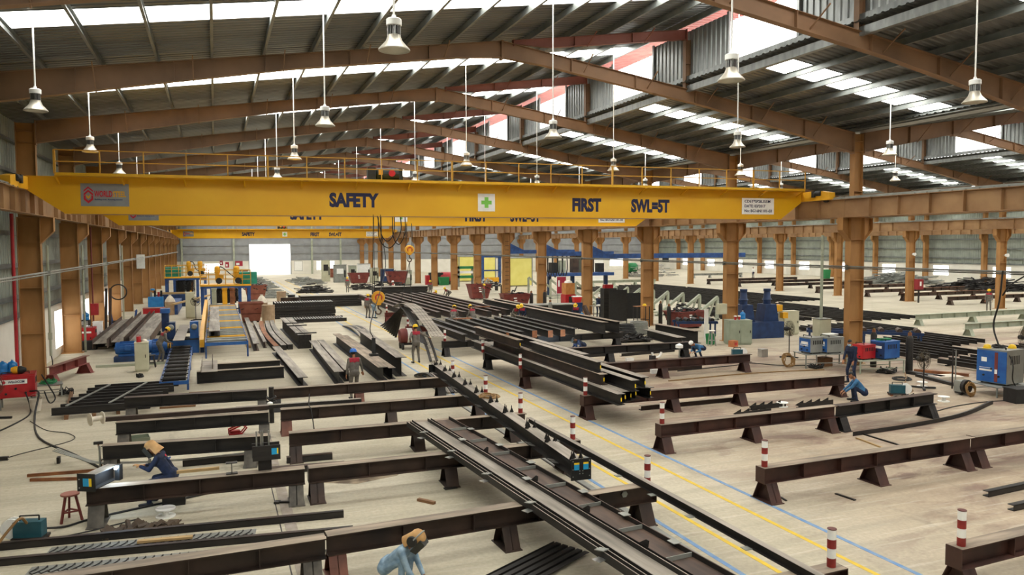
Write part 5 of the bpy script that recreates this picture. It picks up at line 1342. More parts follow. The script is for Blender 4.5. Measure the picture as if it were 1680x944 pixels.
o=MB().box(-.22,.22,-.02,6.6,0,.02).build('steel_plate',M['greytop']); o.location=(-1.50,34.2,1.0); o.rotation_euler=(0,0,.0); tag(o,'long grey plate passing through the straightening machine','steel plate')

# roller table and yellow arm of the welding line
roller_bed('wide roller table of the near welding gantry, grey and yellow rollers',(.38,35.5,0),PI/2,22.5,1.72,.72,30,.06,'gantryblue','greysteel',('yellow',5),4,'roller_table',.16)
t=thing('flat_girder','grey girder travelling on the wide roller table','girder',(-.12,36.9,.825),PI/2); m=MB(); m.box(0,15,-.24,.24,.22,.24,1); m.box(0,15,-.24,.24,0,.014); m.box(0,15,-.006,.006,.014,.22); m.build('beam',[M['dark'],M['greytop']],t)
t=thing('tilting_arm','long yellow side arm of the near welding line','machine arm',(-.66,36.8,0)); m=MB(); m.prism([(0,.35),(20,.35),(20,1.2),(14,1.2),(2,1.0),(0,.7)],'x',-.09,.09); o=m.build('arm',M['yellow'],t)
for y in (1.0,10,18.5): MB().box(-.09,.09,y-.15,y+.15,0,.36).build('foot',M['navyblue'],t)
for k,y in enumerate((40,43,46)): tag(MB().cbox((1.40,y,.05),(.2,2.7,.1)).build('timber_plank',M['wood']),('nearest','middle','farthest')[k]+' pale plank in the row right of the roller table','plank')
# gantries
def gantry(label,x0,x1,y,zp,hr,depth,boxx,heads,seed):
    t=thing('welding_gantry',label,'welding gantry',((x0+x1)/2,y,0)); W=(x1-x0)/2
    for x in (-W+.12,-W+.75,W-.75,W-.12): MB().box(x-.1,x+.1,-.1,.1,0,zp-.2).build('leg',M['gantryblue'],t); MB().box(x-.1,x+.1,depth-.2,depth,0,zp-.2).build('leg',M['gantryblue'],t)
    MB().box(-W,W,-.12,depth,zp-.2,zp-.04).build('bridge_beam',M['gantryblue'],t)
    MB().box(-W-.03,W+.03,-.15,depth+.03,zp-.04,zp+.08).build('deck',M['yellow'],t)
    m=MB()
    for yy in (-.12,depth):
        n=6
        for k in range(n+1): x=-W+2*W*k/n; m.bar((x,yy,zp+.08),(x,yy,zp+hr),.045)
        for z in (hr*.4,hr*.7,hr): m.bar((-W,yy,zp+z),(W,yy,zp+z),.04)
    for x in (-W,W):
        for z in (hr*.4,hr*.7,hr): m.bar((x,-.12,zp+z),(x,depth,zp+z),.04)
    m.build('guard_rail',M['craneb'],t)
    b=MB().box(boxx-.6,boxx+.6,.15,depth-.2,zp+.08,zp+hr*.85).build('control_box',M['tealgreen'],t)
    for x in heads:
        h=MB().lathe([(.0,0),(.16,0),(.16,.55),(.2,.6),(.2,.95),(.12,1.05),(0,1.05)],(x,.25,zp+.35),16,cap=False).build('flux_hopper',M['yellow'],t,smooth=True)
        MB().cbox((x+.25,.1,zp+.65),(.35,.3,.25)).build('wire_feeder',M['yellow'],h)
        MB().lathe([(0,-.1),(.22,-.1),(.22,.1),(0,.1)],(x+.1,-.05,zp+.35),18,axis='y',cap=False).build('wire_reel',M['black'],h)
    MB().tube(smooth_path([(heads[0],.2,zp+1.35),(heads[0]+.35,.1,zp+1.3),(heads[-1]-.35,.0,zp+.75),(heads[-1]-.1,.0,zp+.55)],5),.035,7).build('flux_hose',M['black'],t)
    MB().box(-W+.95,W-1.0,.5,1.1,.75,zp-.25).build('carriage_block',M['dark'],t)
    rnd=random.Random(seed)
    for k in range(16):
        x=rnd.uniform(-W+.9,W-.95); z0=rnd.uniform(zp*.35,zp*.55); mm_=rnd.choice(['yellow','dark','dark','chrome','rust','black'])
        MB().cbox((x,.3+rnd.uniform(-.1,.3),(z0+zp-.25)/2),(rnd.uniform(.08,.2),.14,zp-.25-z0)).build('welding_head',M[mm_],t)
        MB().tube(smooth_path([(x,.05,zp-.25),(x+rnd.uniform(-.3,.3),-.08,zp*.75),(x+rnd.uniform(-.4,.4),.0,zp*.5)],4),.02,6).build('feed_cable',M['black'],t)
    return t
gantry('near welding gantry, blue frame with yellow platform, green box at its right end',-1.05,2.35,58.6,2.05,1.1,1.6,1.55,(-.55,.75),3)
gantry('far welding gantry, blue frame with yellow platform, green box at its left end',-4.05,-.75,71,2.2,1.05,1.6,-1.0,(.25,1.15),5)
for k,(x,m_) in enumerate(((-.15,'palesteel'),(.55,'yellow'),(1.05,'rust'))):
    t=thing('flux_column',('pale','yellow','rusty')[k]+' flux column standing on the roller table under the near gantry','machine column',(x,57.2,.80)); MB().box(-.16,.16,-.2,.2,0,.9).build('body',M[m_],t); MB().lathe([(.0,.9),(.14,.9),(.2,1.15),(0,1.15)],(0,0,0),12,cap=False).build('hopper',M[m_],t)
# skip bins and drums behind the line
skip_bin('rusty skip bin beside the roller table, nearest of the left bins',(2.05,51.9,0),0,1.45,1.3,1.25,'binred','dark',False,2,14,.0)
skip_bin('rusty skip bin full of offcuts behind the near gantry',(3.3,72.5,0),0,1.9,1.5,1.35,'binred','dark',False,4,90,.7)
skip_bin('rusty skip bin far back beside the bright doorway',(3.2,108,0),0,1.6,1.5,1.6,'binred','dark',False,6,0)
skip_bin('rusty skip bin in front of the bright window in the end wall',(16.6,118,0),0,2.0,1.5,1.4,'binred','dark',False,7,0)
drum_sack('round paper drum with a closed lid beside the nearest skip bin',(3.05,50.6,0),.40,1.15,0)
drum_sack('paper drum under a white hood behind the lidded drum',(2.9,55.0,0),.38,1.0,.55)
t=thing('pallet','timber pallet with a brown drum and a black reel in the aisle','pallet',(5.35,65.5,0)); MB().box(-.9,.9,-.5,.5,.09,.13).build('deck',M['wood'],t)
for x in (-.8,0,.8): MB().box(x-.06,x+.06,-.5,.5,0,.09).build('bearer',M['wood'],t)
t=drum_sack('brown drum on the pallet in the aisle',(5.0,65.5,.132),.38,1.0,0)
t=thing('wire_reel','black wire reel on the pallet in the aisle','reel',(5.8,65.5,.132)); MB().lathe([(0,0),(.3,0),(.3,.7),(0,.7)],(0,0,0),18,cap=False).build('reel',M['black'],t)
# stacks of dark ladder frames
def ladder(label,P,L_,w_,h,group=None,rz=0):
    t=thing('deck_ladder',label,'steel deck frame',P,rz,group); m=MB()
    for s in (0,1): m.box(0,L_,s*w_-.03 if s else 0,s*w_ if s else .03,0,h)
    m.build('side_rail',M['dark'],t)
    m=MB(); n=int(L_/.17)
    for k in range(n): m.box(.05+k*.17,.05+k*.17+.085,.03,w_-.03,h-.03,h-.005)
    m.build('rungs',M['greysteel'],t); return t
for k in range(4): ladder('black deck frame in the tall stack, %s layer'%('bottom','second','third','top')[k],(3.55+.05*(k%2),52.9+.08*(k%2),.27*k),4.0,1.7,.265,'stacked black deck frames')
ladder('single black deck frame lying in front of the tall stack',(3.95,49.9,0),3.9,1.7,.22)
# sections on the floor right of the roller table
def hsec(label,P,L_,h,b,rz,m1='dark',m2='greytop',z=0.0,cat='girder'):
    t=thing('h_girder',label,cat,(P[0],P[1],z),rz); m=MB(); m.ibeam(0,L_,0,0,h,b,.016,.012,0,1); m.build('beam',[M[m1],M[m2]],t); return t
hsec('dark girder lying just right of the row of pale planks',(1.68,37.3),14.0,.34,.26,PI/2-.005,'grime')
hsec('short grey girder with a sloping end beside the long dark girder',(2.12,38.2),11.0,.30,.16,PI/2+.0,'grime')
for k,(x,dx) in enumerate(((2.55,.0),(2.9,.03),(3.2,.05))):
    m=MB(); n=12; pts=[(j*12.6/n, .18*math.sin(PI*j/n*1.0)) for j in range(n+1)]
    for (a,u),(b_,v) in zip(pts,pts[1:]): m.hexa([(a,u-.12,0),(b_,v-.12,0),(b_,v+.12,0),(a,u+.12,0)],[(a,u-.12,.24),(b_,v-.12,.24),(b_,v+.12,.24),(a,u+.12,.24)],0); m.hexa([(a,u-.12,.241),(b_,v-.12,.241),(b_,v+.12,.241),(a,u+.12,.241)],[(a,u-.12,.246),(b_,v-.12,.246),(b_,v+.12,.246),(a,u+.12,.246)],1)
    o=m.build('bowed_girder',[M['dark'],M[('rust','greytop','greytop')[k]]]); o.location=(x,36.9+.15*k,0); o.rotation_euler=(0,0,PI/2); tag(o,('rusty topped leftmost','middle','rightmost')[k]+' of three bowed girders lying side by side','girder')
t=thing('box_girder','heavy dark box girder with cross pieces on top','girder',(3.88,37.3,0),PI/2+.012); m=MB(); m.ibeam(0,9.4,-.17,0,.66,.3,.02,.014,0,1); m.ibeam(0,9.4,.17,0,.66,.3,.02,.014,0,1); m.box(0,.02,-.3,.3,0,.66); m.build('beam',[M['dark'],M['greytop']],t)
for k,(x,a) in enumerate(((.4,.0),(4.2,.1),(5.6,-.1))): o=MB().box(-.5,.5,-.06,.06,0,.05).build('cross_piece',M['dark'],t); o.location=(x,-.1,.665); o.rotation_euler=(0,0,PI/2+a)
hsec('dusty topped girder lying across the end of the two dark cross beams',(2.75,27.3),9.0,.30,.34,PI/2+.03,'dark','greytop')
hsec('dusty girder, left of a pair lying in the open floor',(4.0,27.3),9.6,.42,.34,PI/2-.02,'dark'); hsec('dusty girder, right of a pair lying in the open floor',(4.38,27.6),9.4,.42,.30,PI/2-.02,'dark')
hsec('brown topped girder to the right of the blue helmet worker',(5.55,27.2),11.4,.50,.36,PI/2+.0,'dark','browntop'); hsec('brown topped girder against the tall girder in the aisle',(5.93,27.4),11.0,.42,.26,PI/2,'dark','browntop')  # tops made paler to look lit, the light is put into the colour
hsec('tall dark girder with a wide dusty top beside the aisle',(6.38,27.9),10.4,.72,.42,PI/2-.03,'dark','greytop')
def bent_strips(label,P,n,L_,rz,amp,w_=.12,m_='greytop',z=0.0,sag=0.0):
    t=thing('strip_bundle',label,'steel strips',(P[0],P[1],z),rz)
    for k in range(n):
        pts=[(L_*j/14, k*w_*1.25, amp*math.sin(PI*j/14)+sag*(j/14)) for j in range(15)]; m=MB()
        for a,b_ in zip(pts,pts[1:]): m.hexa([(a[0],a[1],a[2]),(b_[0],b_[1],b_[2]),(b_[0],b_[1]+w_,b_[2]),(a[0],a[1]+w_,a[2])],[(a[0],a[1],a[2]+.05),(b_[0],b_[1],b_[2]+.05),(b_[0],b_[1]+w_,b_[2]+.05),(a[0],a[1]+w_,a[2]+.05)])
        m.build('strip',M[m_ if k%2==0 else 'dark'],t)
    return t
bent_strips('bowed dark strips lying in the aisle beyond the tall girder',(7.7,38.7),5,8.0,PI/2-.02,.25,.13,'greytop')
bent_strips('curved flat bars at the near end of the tall girder',(7.4,24.0),4,3.8,PI/2+.01,.32,.11,'greytop')
# dark cross beams in front of the roller table
o=hsec('dark cross beam lying behind the left trestles, front one',(-.72,29.3),3.0,.42,.3,.03,'dark','browntop'); hsec('dark cross beam lying behind the front cross beam',(-.3,31.4),2.6,.36,.3,.03,'dark','browntop')
t=thing('bracket_piece','short grey welded bracket resting on the cross beams','bracket',(-.3,29.1,.43)); MB().box(-.28,.28,-.2,2.6,0,.02).build('plate',M['greytop'],t); MB().box(-.28,-.26,-.2,2.6,.02,.2).build('flange',M['greytop'],t); MB().box(.1,.12,.4,1.6,.02,.4).build('rib',M['grime'],t)
# mat of dark purlins on timbers
for k,(x,y) in enumerate(((-4.05,25.0),(-3.35,25.0),(-2.75,25.2))):
    o=MB().box(-.05,.05,0,4.6,0,.10).build('timber_bearer',M['oldwood']); o.location=(x,y-.5,0); o.rotation_euler=(0,0,.12); tag(o,('left','middle','right')[k]+' timber under the mat of dark purlins','timber')
pm=None
for k in range(8):
    if pm is None:
        m=MB(); m.box(0,2.55,0,.008,0,.2); m.box(0,2.55,0,.08,.192,.2); m.box(0,2.55,-.08,0,0,.008); o=pm=m.build('dark_purlin',M['dark'])
    else: o=link('dark_purlin',pm.data)
    o.location=(-4.45+.08*k+.06*(k%3),24.75+.52*k,.102); tag(o,'dark purlin, %s from the front, in the mat by the roller conveyor'%ORD[k],'steel purlin','dark purlins in a mat on timbers')
for k,x in enumerate((-3.7,-2.6)):
    o=MB().box(-.03,.03,0,3.4,0,.03).build('tie_bar',M['greysteel']); o.location=(x-.4,24.9,.305); o.rotation_euler=(0,0,-.22); tag(o,('left','right')[k]+' slanting bar laid over the dark purlin mat','steel bar')

# ------------------------------------------------------------------ girder rack right of the aisle
bm=None
for k in range(9):
    x=10.1+.68*k; t=thing('rack_girder','black girder, %s from the aisle, in the near rank of the rack'%ORD[k],'girder',(x,31.7+.12*(k%3),.668),PI/2)
    m=MB(); Lr=7.5+.3*(k%2); m.ibeam(0,Lr,0,0,.32,.24,.014,.01,0); m.box(0,Lr,.1,.12,.3205,.328,1); m.build('beam',[M['dark'],M['chrome']],t)
    if k in (3,5,6,7): MB().box(-.012,0,-.12,.12,0,.32).build('end_plate',M['rust'],t)
for k in range(9):
    x=10.6+.72*k; t=thing('rack_girder','rusty brown girder, %s from the aisle, in the far rank of the rack'%ORD[k],'girder',(x,42.1+.35*(k%3),.668),PI/2)
    m=MB(); m.ibeam(0,19,0,0,.34,.26,.014,.01,0,1); m.build('beam',[M['brown'],M['grime']],t)
    if k%2==0: MB().box(-.012,0,-.13,.13,0,.34).build('end_plate',M['dark'],t)
for k,x in enumerate((17.15,17.9)):
    t=thing('deep_girder',('left','right')[k]+' of two deep black girders with dusty tops at the right of the rack','girder',(x,31.95,.668),PI/2); m=MB(); m.ibeam(0,17.5,0,0,.55,.34,.018,.012,0,1); m.build('beam',[M['dark'],M['browntop']],t)
    for q in range(1,8): MB().box(q*2.2-.006,q*2.2+.006,-.165,-.008,.02,.53).build('stiffener',M['dark'],t)
for k,(x,y) in enumerate(((12.1,38.4),(15.4,44.9))):
    t=thing('rusty_plate',('left','right')[k]+' rust red plate laid across the black rack girders','steel plate',(x,y,1.03 if k else 1.0)); MB().box(-.5,.5,-.15,.15,0,.04).build('plate',M['rust'],t)
tag(MB().cbox((16.4,50.2,.70),(1.9,1.1,.03)).build('cardboard_sheet',M['wood']),'pale cardboard sheet behind the deep black girders','board')
MB()
t=thing('sheet_stand','low stand under the pale cardboard sheet','stand',(16.4,50.2,0)); 
for sx in (-.8,.8): MB().box(sx-.05,sx+.05,-.45,.45,0,.68).build('leg',M['dark'],t)
# lifted strips on the second crane
t=thing('hanging_strip_bundle','bundle of long bent grey strips hanging in a sling from the second crane','steel strips',(0,0,0))
def strip(par,pts,w_,th,mt,nm='strip'):
    m=MB(); P=smooth_path(pts,5)
    for a,b in zip(P,P[1:]):
        a=Vector(a);b=Vector(b); s=Vector((w_/2,0,0)); u=Vector((0,0,th))
        m.hexa([a-s,b-s,b+s,a+s],[a-s+u,b-s+u,b+s+u,a+s+u])
    return m.build(nm,mt,par)
for k in range(4):
    o=.14*k; strip(t,[(8.52+o,31.2-.05*k,1.02),(8.54+o,33.2,1.52),(8.56+o,35.2,1.93),(8.5+o,37.0,2.02),(8.4+o*.8,38.4,1.75)],.125,.02,M['greytop'])
for k in range(3):
    o=.11*k; strip(t,[(8.2+o,31.9,.70-.05*k),(8.3+o,34,1.35),(8.4+o,36,1.78),(8.45+o,37.2,1.85)],.10,.02,M['dark'])
for k in range(9):
    a=k/8; strip(t,[(8.55+.2*a,36.9,1.86-.1*a),(8.45+.22*a,37.7,1.55-.12*a),(8.22+.4*a,38.7-.4*a,1.02-.35*a),(8.02+.55*a,39.6-.9*a,.66-.52*a)],.12,.035,M['dark'])
for k in range(3): strip(t,[(8.5+.13*k,33.2,1.0),(8.35+.13*k,31.6,.48),(8.22+.13*k,30.5,.08)],.11,.025,M['greytop' if k==1 else 'dark'])
hx,hy,hz=hk2[0],37.9,hk2[2]-.6
m=MB(); 
for dx,dy in ((-.25,0),(.3,0)): m.cyl((hx,hy,hz),(8.72+dx,37.0+dy,2.05),.016,n=6)
m.build('lifting_sling',M['cable'],t)
MB().box(8.4,9.1,36.85,37.1,1.94,2.0).build('spreader',M['dark'],t)
t=thing('gas_cart','maroon round cart with a pale band behind the lifted strips','cart',(8.45,35.3,0)); MB().lathe([(0,-.45),(.3,-.45),(.36,-.35),(.36,.35),(.3,.45),(0,.45)],(0,0,.62),20,axis='x',cap=False).build('tank',M['darkred'],t,smooth=True); MB().lathe([(.365,-.12),(.365,.12)],(0,0,.62),20,axis='x').build('band',M['white'],t)
for x in (-.35,.35):
    for y in (-.25,.25): MB().lathe([(.05,-.04),(.16,-.04),(.16,.04),(.05,.04)],(x,y,.16),14,axis='x').build('wheel',M['black'],t)
MB().box(-.4,.4,-.2,.2,.2,.30).build('frame',M['dark'],t)
# ------------------------------------------------------------------ along the aisle columns
skip_bin('maroon skip bin with white painted marks beside the second and third aisle columns',(25.6,37.9,0),.12,2.2,1.35,1.0,'darkred','dark',True,11,90,.5)
skip_bin('maroon skip bin with white marks by the laddered column',(20.2,51.5,0),-.1,2.0,1.3,1.35,'darkred','dark',True,12,60,.35)
skip_bin('maroon skip bin behind the workers near the sixth aisle column',(22.2,65.5,0),.0,2.0,1.4,1.35,'darkred','dark',True,13,40,.3)
skip_bin('maroon skip bin far left among the grey machines',(17.2,99,0),0,2.6,1.6,1.35,'darkred','dark',True,14,30,.2)
skip_bin('maroon skip bin far right beside the red machine',(20.6,92,0),0,2.5,1.6,1.7,'darkred','dark',False,15,20,.2)
t=thing('h_girder','dark girder with a dusty top in front of the marked maroon bin','girder',(22.1,31.6,0),PI/2+.0); m=MB(); m.ibeam(0,3.9,0,0,.62,.4,.02,.014,0,1); m.build('beam',[M['dark'],M['browntop']],t)
t=thing('h_girder','low dark girder beside the dusty girder by the marked bin','girder',(20.9,31.2,0),PI/2-.1); m=MB(); m.ibeam(0,3.8,0,0,.4,.5,.02,.014,0,1); m.build('beam',[M['dark'],M['greytop']],t)
cabinet('grey_green_cabinet','wide grey green cabinet by the second aisle column, jug and red cups on top',(23.75,30.65,0),-.25,1.15,.7,1.18,'greygreen',doors=2)
jug('blue water jug on the wide grey green cabinet',(24.1,30.75,1.212))
for k,x in enumerate((23.55,23.78)):
    t=thing('red_cup',('left','right')[k]+' red cup on the wide grey green cabinet','cup',(x,30.6,1.212)); MB().lathe([(0,0),(.05,0),(.07,.2),(.06,.2),(.045,.02),(0,.02)],(0,0,0),14,cap=False).build('cup',M['red'],t,smooth=True); MB().lathe([(.071,.15),(.073,.2)],(0,0,0),14).build('band',M['white'],t)
t=thing('cardboard_box','orange brown cardboard box at the foot of the wide grey green cabinet','box',(22.95,29.95,0),.3); MB().box(-.18,.18,-.15,.15,0,.3).build('carton',mat('carton','#a8643c','#b8754a',.8,scale=4),t); MB().box(-.09,.09,-.157,-.15,.08,.22).build('print',M['red'],t)
stool('tall grey stool left of the wide grey green cabinet',(22.2,30.6,0),0,'white','greysteel',.75,True)
t=thing('green_tub','dark green tub behind the tall grey stool','tub',(22.55,31.2,0)); MB().lathe([(0,0),(.2,0),(.25,.5),(.24,.5),(.19,.02),(0,.02)],(0,0,0),16,cap=False).build('tub',M['greenpl'],t)
t=thing('switch_box','cream switch box on the second aisle column','electrical box',(23.55,31.7,1.4)); MB().box(-.22,.22,-.16,.14,0,.52).build('case',M['cream'],t); MB().box(-.2,.2,-.18,-.162,.02,.5).build('door',M['cream'],t)
t=thing('leaning_board','narrow white panel leaning by the second aisle column','panel',(23.3,32.6,0)); MB().box(-.12,.12,-.02,.02,0,1.6).build('sheet',M['white'],t)
t=thing('switch_cabinet','cream switch cabinet with a conduit riser on the first aisle column','electrical box',(23.5,24.85,.95)); MB().box(-.3,.3,-.2,.2,0,.82).build('case',M['cream'],t); MB().box(-.28,.28,-.222,-.202,.02,.8).build('door',M['cream'],t); MB().box(-.32,.32,-.24,.24,.82,.85).build('rain_lid',M['greysteel'],t); MB().cyl((-.05,0,.85),(-.05,0,4.3),.06,n=10).build('riser',M['palesteel'],t)
for s in (-1,1): MB().box(s*.25-.02,s*.25+.02,-.02,.02,-.95,0).build('stand_leg',M['greysteel'],t)
# press and its conveyors
t=thing('press_machine','dark blue double headed press beyond the second aisle column','machine',(26.4,32.6,0),-.1)
MB().box(-1.3,1.3,-.6,.6,0,.85).build('bed',M['navyblue'],t)
for x in (-.75,.65):
    p=MB().prism([(-.45,.85),(.45,.85),(.3,1.75),(-.3,1.75)],'y',-.4,.4).build('head',M['navyblue'],t); p.location=(x,0,0)
    MB().lathe([(0,1.75),(.2,1.75),(.2,1.95),(.26,1.98),(.2,2.05),(.16,2.4),(.19,2.42),(.19,2.55),(0,2.55)],(x,0,0),16,cap=False).build('motor',M['navyblue'],t,smooth=True)
MB().box(1.05,1.4,-.3,.1,1.35,1.7).build('yellow_panel',M['yellow'],t); MB().box(1.3,1.6,-.5,-.2,1.0,1.3).build('yellow_box',M['yellow'],t); MB().box(-1.25,-1.05,-.62,-.6,.9,1.3).build('notice',M['white'],t)
roller_bed('dark blue roller bed running right from the press',(27.8,30.4,0),-.72,5.2,.9,.62,7,.12,'navyblue','grime',None,3)
roller_bed('dark blue roller bed running left from the press behind the maroon bin',(25.0,34.2,0),PI-.35,2.2,.9,.8,5,.11,'navyblue','dark',None,2)
cabinet('cream_cabinet','cream cabinet behind the roller bed of the press',(28.9,33.0,0),-.1,.95,.5,1.25,'cream')
# welding sets on frame tables
frame_table('welder_table','grey frame table carrying two blue fronted welding sets',(22.55,23.75,0),-.25,2.0,1.0,.56)
ta=Matrix.Rotation(-.25,3,'Z')
for k,(dx,l) in enumerate(((-.55,'left of two blue fronted grey welding sets by the first aisle column'),(.25,'right of two blue fronted grey welding sets by the first aisle column'))):
    q=ta@Vector((dx,-.05,0)); t=welder_set(l,(22.55+q.x,23.75+q.y,.562),-PI/2-.25+.25,.62,.85 if k else .6,.62,'blue','greysteel')
    for r_ in range(2): MB().box(-.24,.2,-(.85 if k else .6)/2-.026,-(.85 if k else .6)/2-.02,.30+.06*r_,.325+.06*r_).build('lettering_strip',M['white'],t)
tag(MB().cbox((22.85,23.7,1.298),(.5,.35,.03)).build('paper_sheet',M['white']),'loose papers on the right blue fronted welding set','paper')
coil_cable('hose_coil','brown hose coil standing left of the blue fronted welding sets',(21.2,24.2,.30),.32,6,.02,'hose','hose coil',5,.1,1.45)
coil_cable('cable_coil','black cable heap under the blue fronted welding sets',(22.0,23.5,0),.3,7,.02,'cable','cable coil',6,.2)
coil_cable('hose_coil','tan hose loops hanging at the right of the blue fronted welding sets',(23.7,23.2,.40),.35,7,.02,'hose','hose coil',9,.12,1.4)
t=thing('brown_box','brown box under the blue fronted welding sets','box',(22.75,23.85,0)); MB().box(-.2,.2,-.2,.2,0,.35).build('carton',M['oldwood'],t)
frame_table('welder_table','pale frame table carrying a red and a blue welding set',(23.45,22.0,0),-.2,1.9,.9,.50,'palesteel','palesteel')
welder_set('small red welding set on the pale frame table',(22.95,22.1,.502),-PI/2+.1,.5,.7,.55,'red','red',plate=False)
t=welder_set('bright blue welding set on the pale frame table',(23.82,21.9,.502),-PI/2+.1,.62,.85,.68,'navyblue',mat('bright_blue','#1d74b8').name and 'blue')
tag(MB().cbox((23.8,21.95,1.243),(.55,.2,.06)).build('green_case',M['greenpl']),'green case lying on the bright blue welding set','case')
gas_cylinder('tall dark gas cylinder with a rusty collar right of the bright blue welding set',(24.62,21.5,0),'dark',1.45,.13)
gas_cylinder('dark gas cylinder behind the bright blue welding set',(24.3,22.9,0),'dark',1.45,.12)
coil_cable('cable_coil','black cables hanging under the pale frame table',(23.6,21.6,0),.35,8,.018,'cable','cable coil',12,.25)
t=thing('rag_heap','crumpled red and white rags behind the small red welding set','cloth',(23.3,22.45,.502)); MB().lathe([(0,0),(.25,.02),(.2,.2),(.12,.35),(0,.4)],(0,0,0),9,cap=False).build('rags',M['sack'],t,smooth=True); MB().lathe([(0,.2),(.12,.22),(.1,.4),(0,.46)],(-.15,0,0),9,cap=False).build('red_rag',M['red'],t,smooth=True)
frame_table('welder_table','low grey frame table under the large blue welding set',(23.75,17.15,0),-.2,1.5,1.2,.34)
t=welder_set('large blue fronted welding set with a grey vented side, two hard hats on top',(23.75,17.25,.342),-PI/2+.12,.95,.95,1.12,'blue','greysteel',plate=False)
MB().box(.10,.2,-.5,-.492,.1,1.05).build('dark_strip',M['darkred'],t); MB().box(-.32,-.15,-.5,-.492,.72,.86).build('label_plate',M['white'],t); MB().box(-.38,.02,-.5,-.492,.42,.48).build('lettering_strip',M['white'],t); MB().box(-.38,.02,-.5,-.492,.52,.535).build('lettering_strip',M['white'],t); MB().box(.11,.19,-.506,-.5,.36,.5).build('label_plate',M['white'],t)
helmet_on('yellow hard hat at the front of the large blue welding set',(23.4,17.45,1.485)); helmet_on('yellow hard hat at the back of the large blue welding set',(24.08,17.1,1.485),1.0)
coil_cable('cable_coil','black cable bundle heaped between the hard hats on the large welding set',(23.75,17.3,1.485),.2,5,.02,'cable','cable coil',14,.1)
t=thing('black_box','black box standing at the front foot of the large blue welding set','box',(23.0,16.05,0),-.2); MB().box(-.35,.35,-.25,.25,0,.42).build('case',M['black'],t); MB().box(-.37,.37,-.27,.27,.42,.45).build('lid',M['black'],t)
t=thing('wire_feeder','wire feeder with coiled brown hose left of the large blue welding set','wire feeder',(22.5,17.6,0)); MB().box(-.2,.2,-.15,.15,.1,.45).build('case',M['greysteel'],t); MB().lathe([(.05,-.06),(.22,-.06),(.22,.06),(.05,.06)],(-.1,-.22,.3),18,axis='y').build('reel',M['dark'],t)
for x in (-.15,.15): MB().lathe([(.03,-.02),(.06,-.02),(.06,.02),(.03,.02)],(x,-.1,.06),10,axis='y').build('wheel',M['black'],t)
MB().box(-.18,.18,-.13,.13,.04,.1).build('base',M['dark'],t)
coil_cable('hose_coil','brown hose coil leaning on the wire feeder by the large welding set',(22.35,17.25,.22),.24,6,.018,'hose','hose coil',15,.08,1.3)
t=thing('hook_pole','thin pole frame with hanging torch cables left of the large welding set','stand',(23.05,18.4,0)); MB().cyl((0,0,0),(0,0,1.35),.025,n=8).build('pole',M['dark'],t); MB().cyl((.2,.05,0),(.2,.05,1.3),.02,n=8).build('pole',M['greysteel'],t); MB().cyl((0,0,1.33),(.2,.05,1.3),.02,n=8).build('arm',M['dark'],t)
cord('hanging_cable',[(23.8,17.3,4.0),(23.75,17.35,3.0),(23.72,17.5,2.2),(23.6,17.2,1.55)],.03,M['cable'],'thick black cable dropping from the conduit to the large blue welding set')
cord('hanging_cable',[(23.95,16.6,3.9),(23.75,17.0,3.55),(23.83,17.3,3.2)],.025,M['cable'],'short forked black cable joining the thick drop cable')
cord('hanging_cable',[(23.55,16.95,1.52),(23.35,16.55,1.1),(23.3,16.5,.6),(23.5,16.45,.3),(23.9,16.5,.2)],.02,M['cable'],'black cable looping down the side of the large blue welding set')
# fans
pedestal_fan('pedestal fan seen edge on, left of the two blue fronted welding sets',(23.0,26.2,0),1.35,1.25,.33)
pedestal_fan('pedestal fan standing in front of the purlin mats, on a black foot',(22.15,18.75,0),.25,1.0,.33)
pedestal_fan('pedestal fan with a tan guard behind the large blue welding set',(28.3,19.6,0),.2,1.35,.42)
# spools and feeders
spool('white spool lying flat behind the dark trestle end',(20.95,17.0,0),0,True,.17,.16); spool('white spool behind the foot of the pedestal fan',(22.5,19.1,0),0,True,.17,.16)
spool('white spool at the right edge of the picture',(23.5,16.0,0),0,True,.17,.16); spool('white spool lying near the crouching blue shirt welder',(15.8,18.25,0),0,True,.17,.14)
spool('white spool lying left of the front trestle leg and scrap rods',(-.95,14.95,0),0,True,.17,.16)
def feeder(label,loc,rz,body='tealgreen'):
    t=thing('wire_feeder',label,'wire feeder',loc,rz)
    MB().box(-.22,.22,-.1,.1,.1,.36).build('case',mat('feeder_teal','#1b4a55','#255a66',.5,scale=4),t)
    m=MB(); 
    for z in (-.05,.05): m.lathe([(.05,z-.012),(.17,z-.012),(.17,z+.012),(.05,z+.012)],(-.26,0,.24),20,axis='y')
    m.lathe([(.1,-.05),(.1,.05)],(-.26,0,.24),16,axis='y'); m.build('spool',M['white'],t)
    MB().box(-.24,.26,-.14,.14,.06,.1).build('base',M['dark'],t)
    for x in (-.2,.2):
        for y in (-.12,.12): MB().lathe([(.01,-.015),(.05,-.015),(.05,.015),(.01,.015)],(x,y,.05),10,axis='y').build('caster',M['rust'],t)
    m=MB(); m.bar((-.15,0,.36),(-.15,0,.44),.02); m.bar((.15,0,.36),(.15,0,.44),.02); m.bar((-.15,0,.44),(.15,0,.44),.02); m.build('handle',M['dark'],t)
    return t
feeder('teal wire feeder with a white spool on casters, left of the red stool',(-2.98,14.5,0),-.25)
feeder('dark wire feeder with a white spool behind the reddish trestle',(20.9,27.0,0),2.8); feeder('dark wire feeder with a white spool behind the dark trestle end',(20.35,18.2,0),2.6)
tag(MB().cbox((22.1,26.8,.17),(.32,.28,.34)).build('wire_cage',M['chrome']),'small bright cage box on the floor right of the reddish trestle','box')
t=thing('mask_stand','white cap stand on the floor behind the reddish trestle','stand',(18.3,27.5,0)); MB().cyl((0,0,0),(0,0,.5),.03,n=8).build('post',M['greysteel'],t); MB().lathe([(0,.5),(.16,.5),(.16,.62),(0,.7)],(0,0,0),12,cap=False).build('cap',M['white'],t)
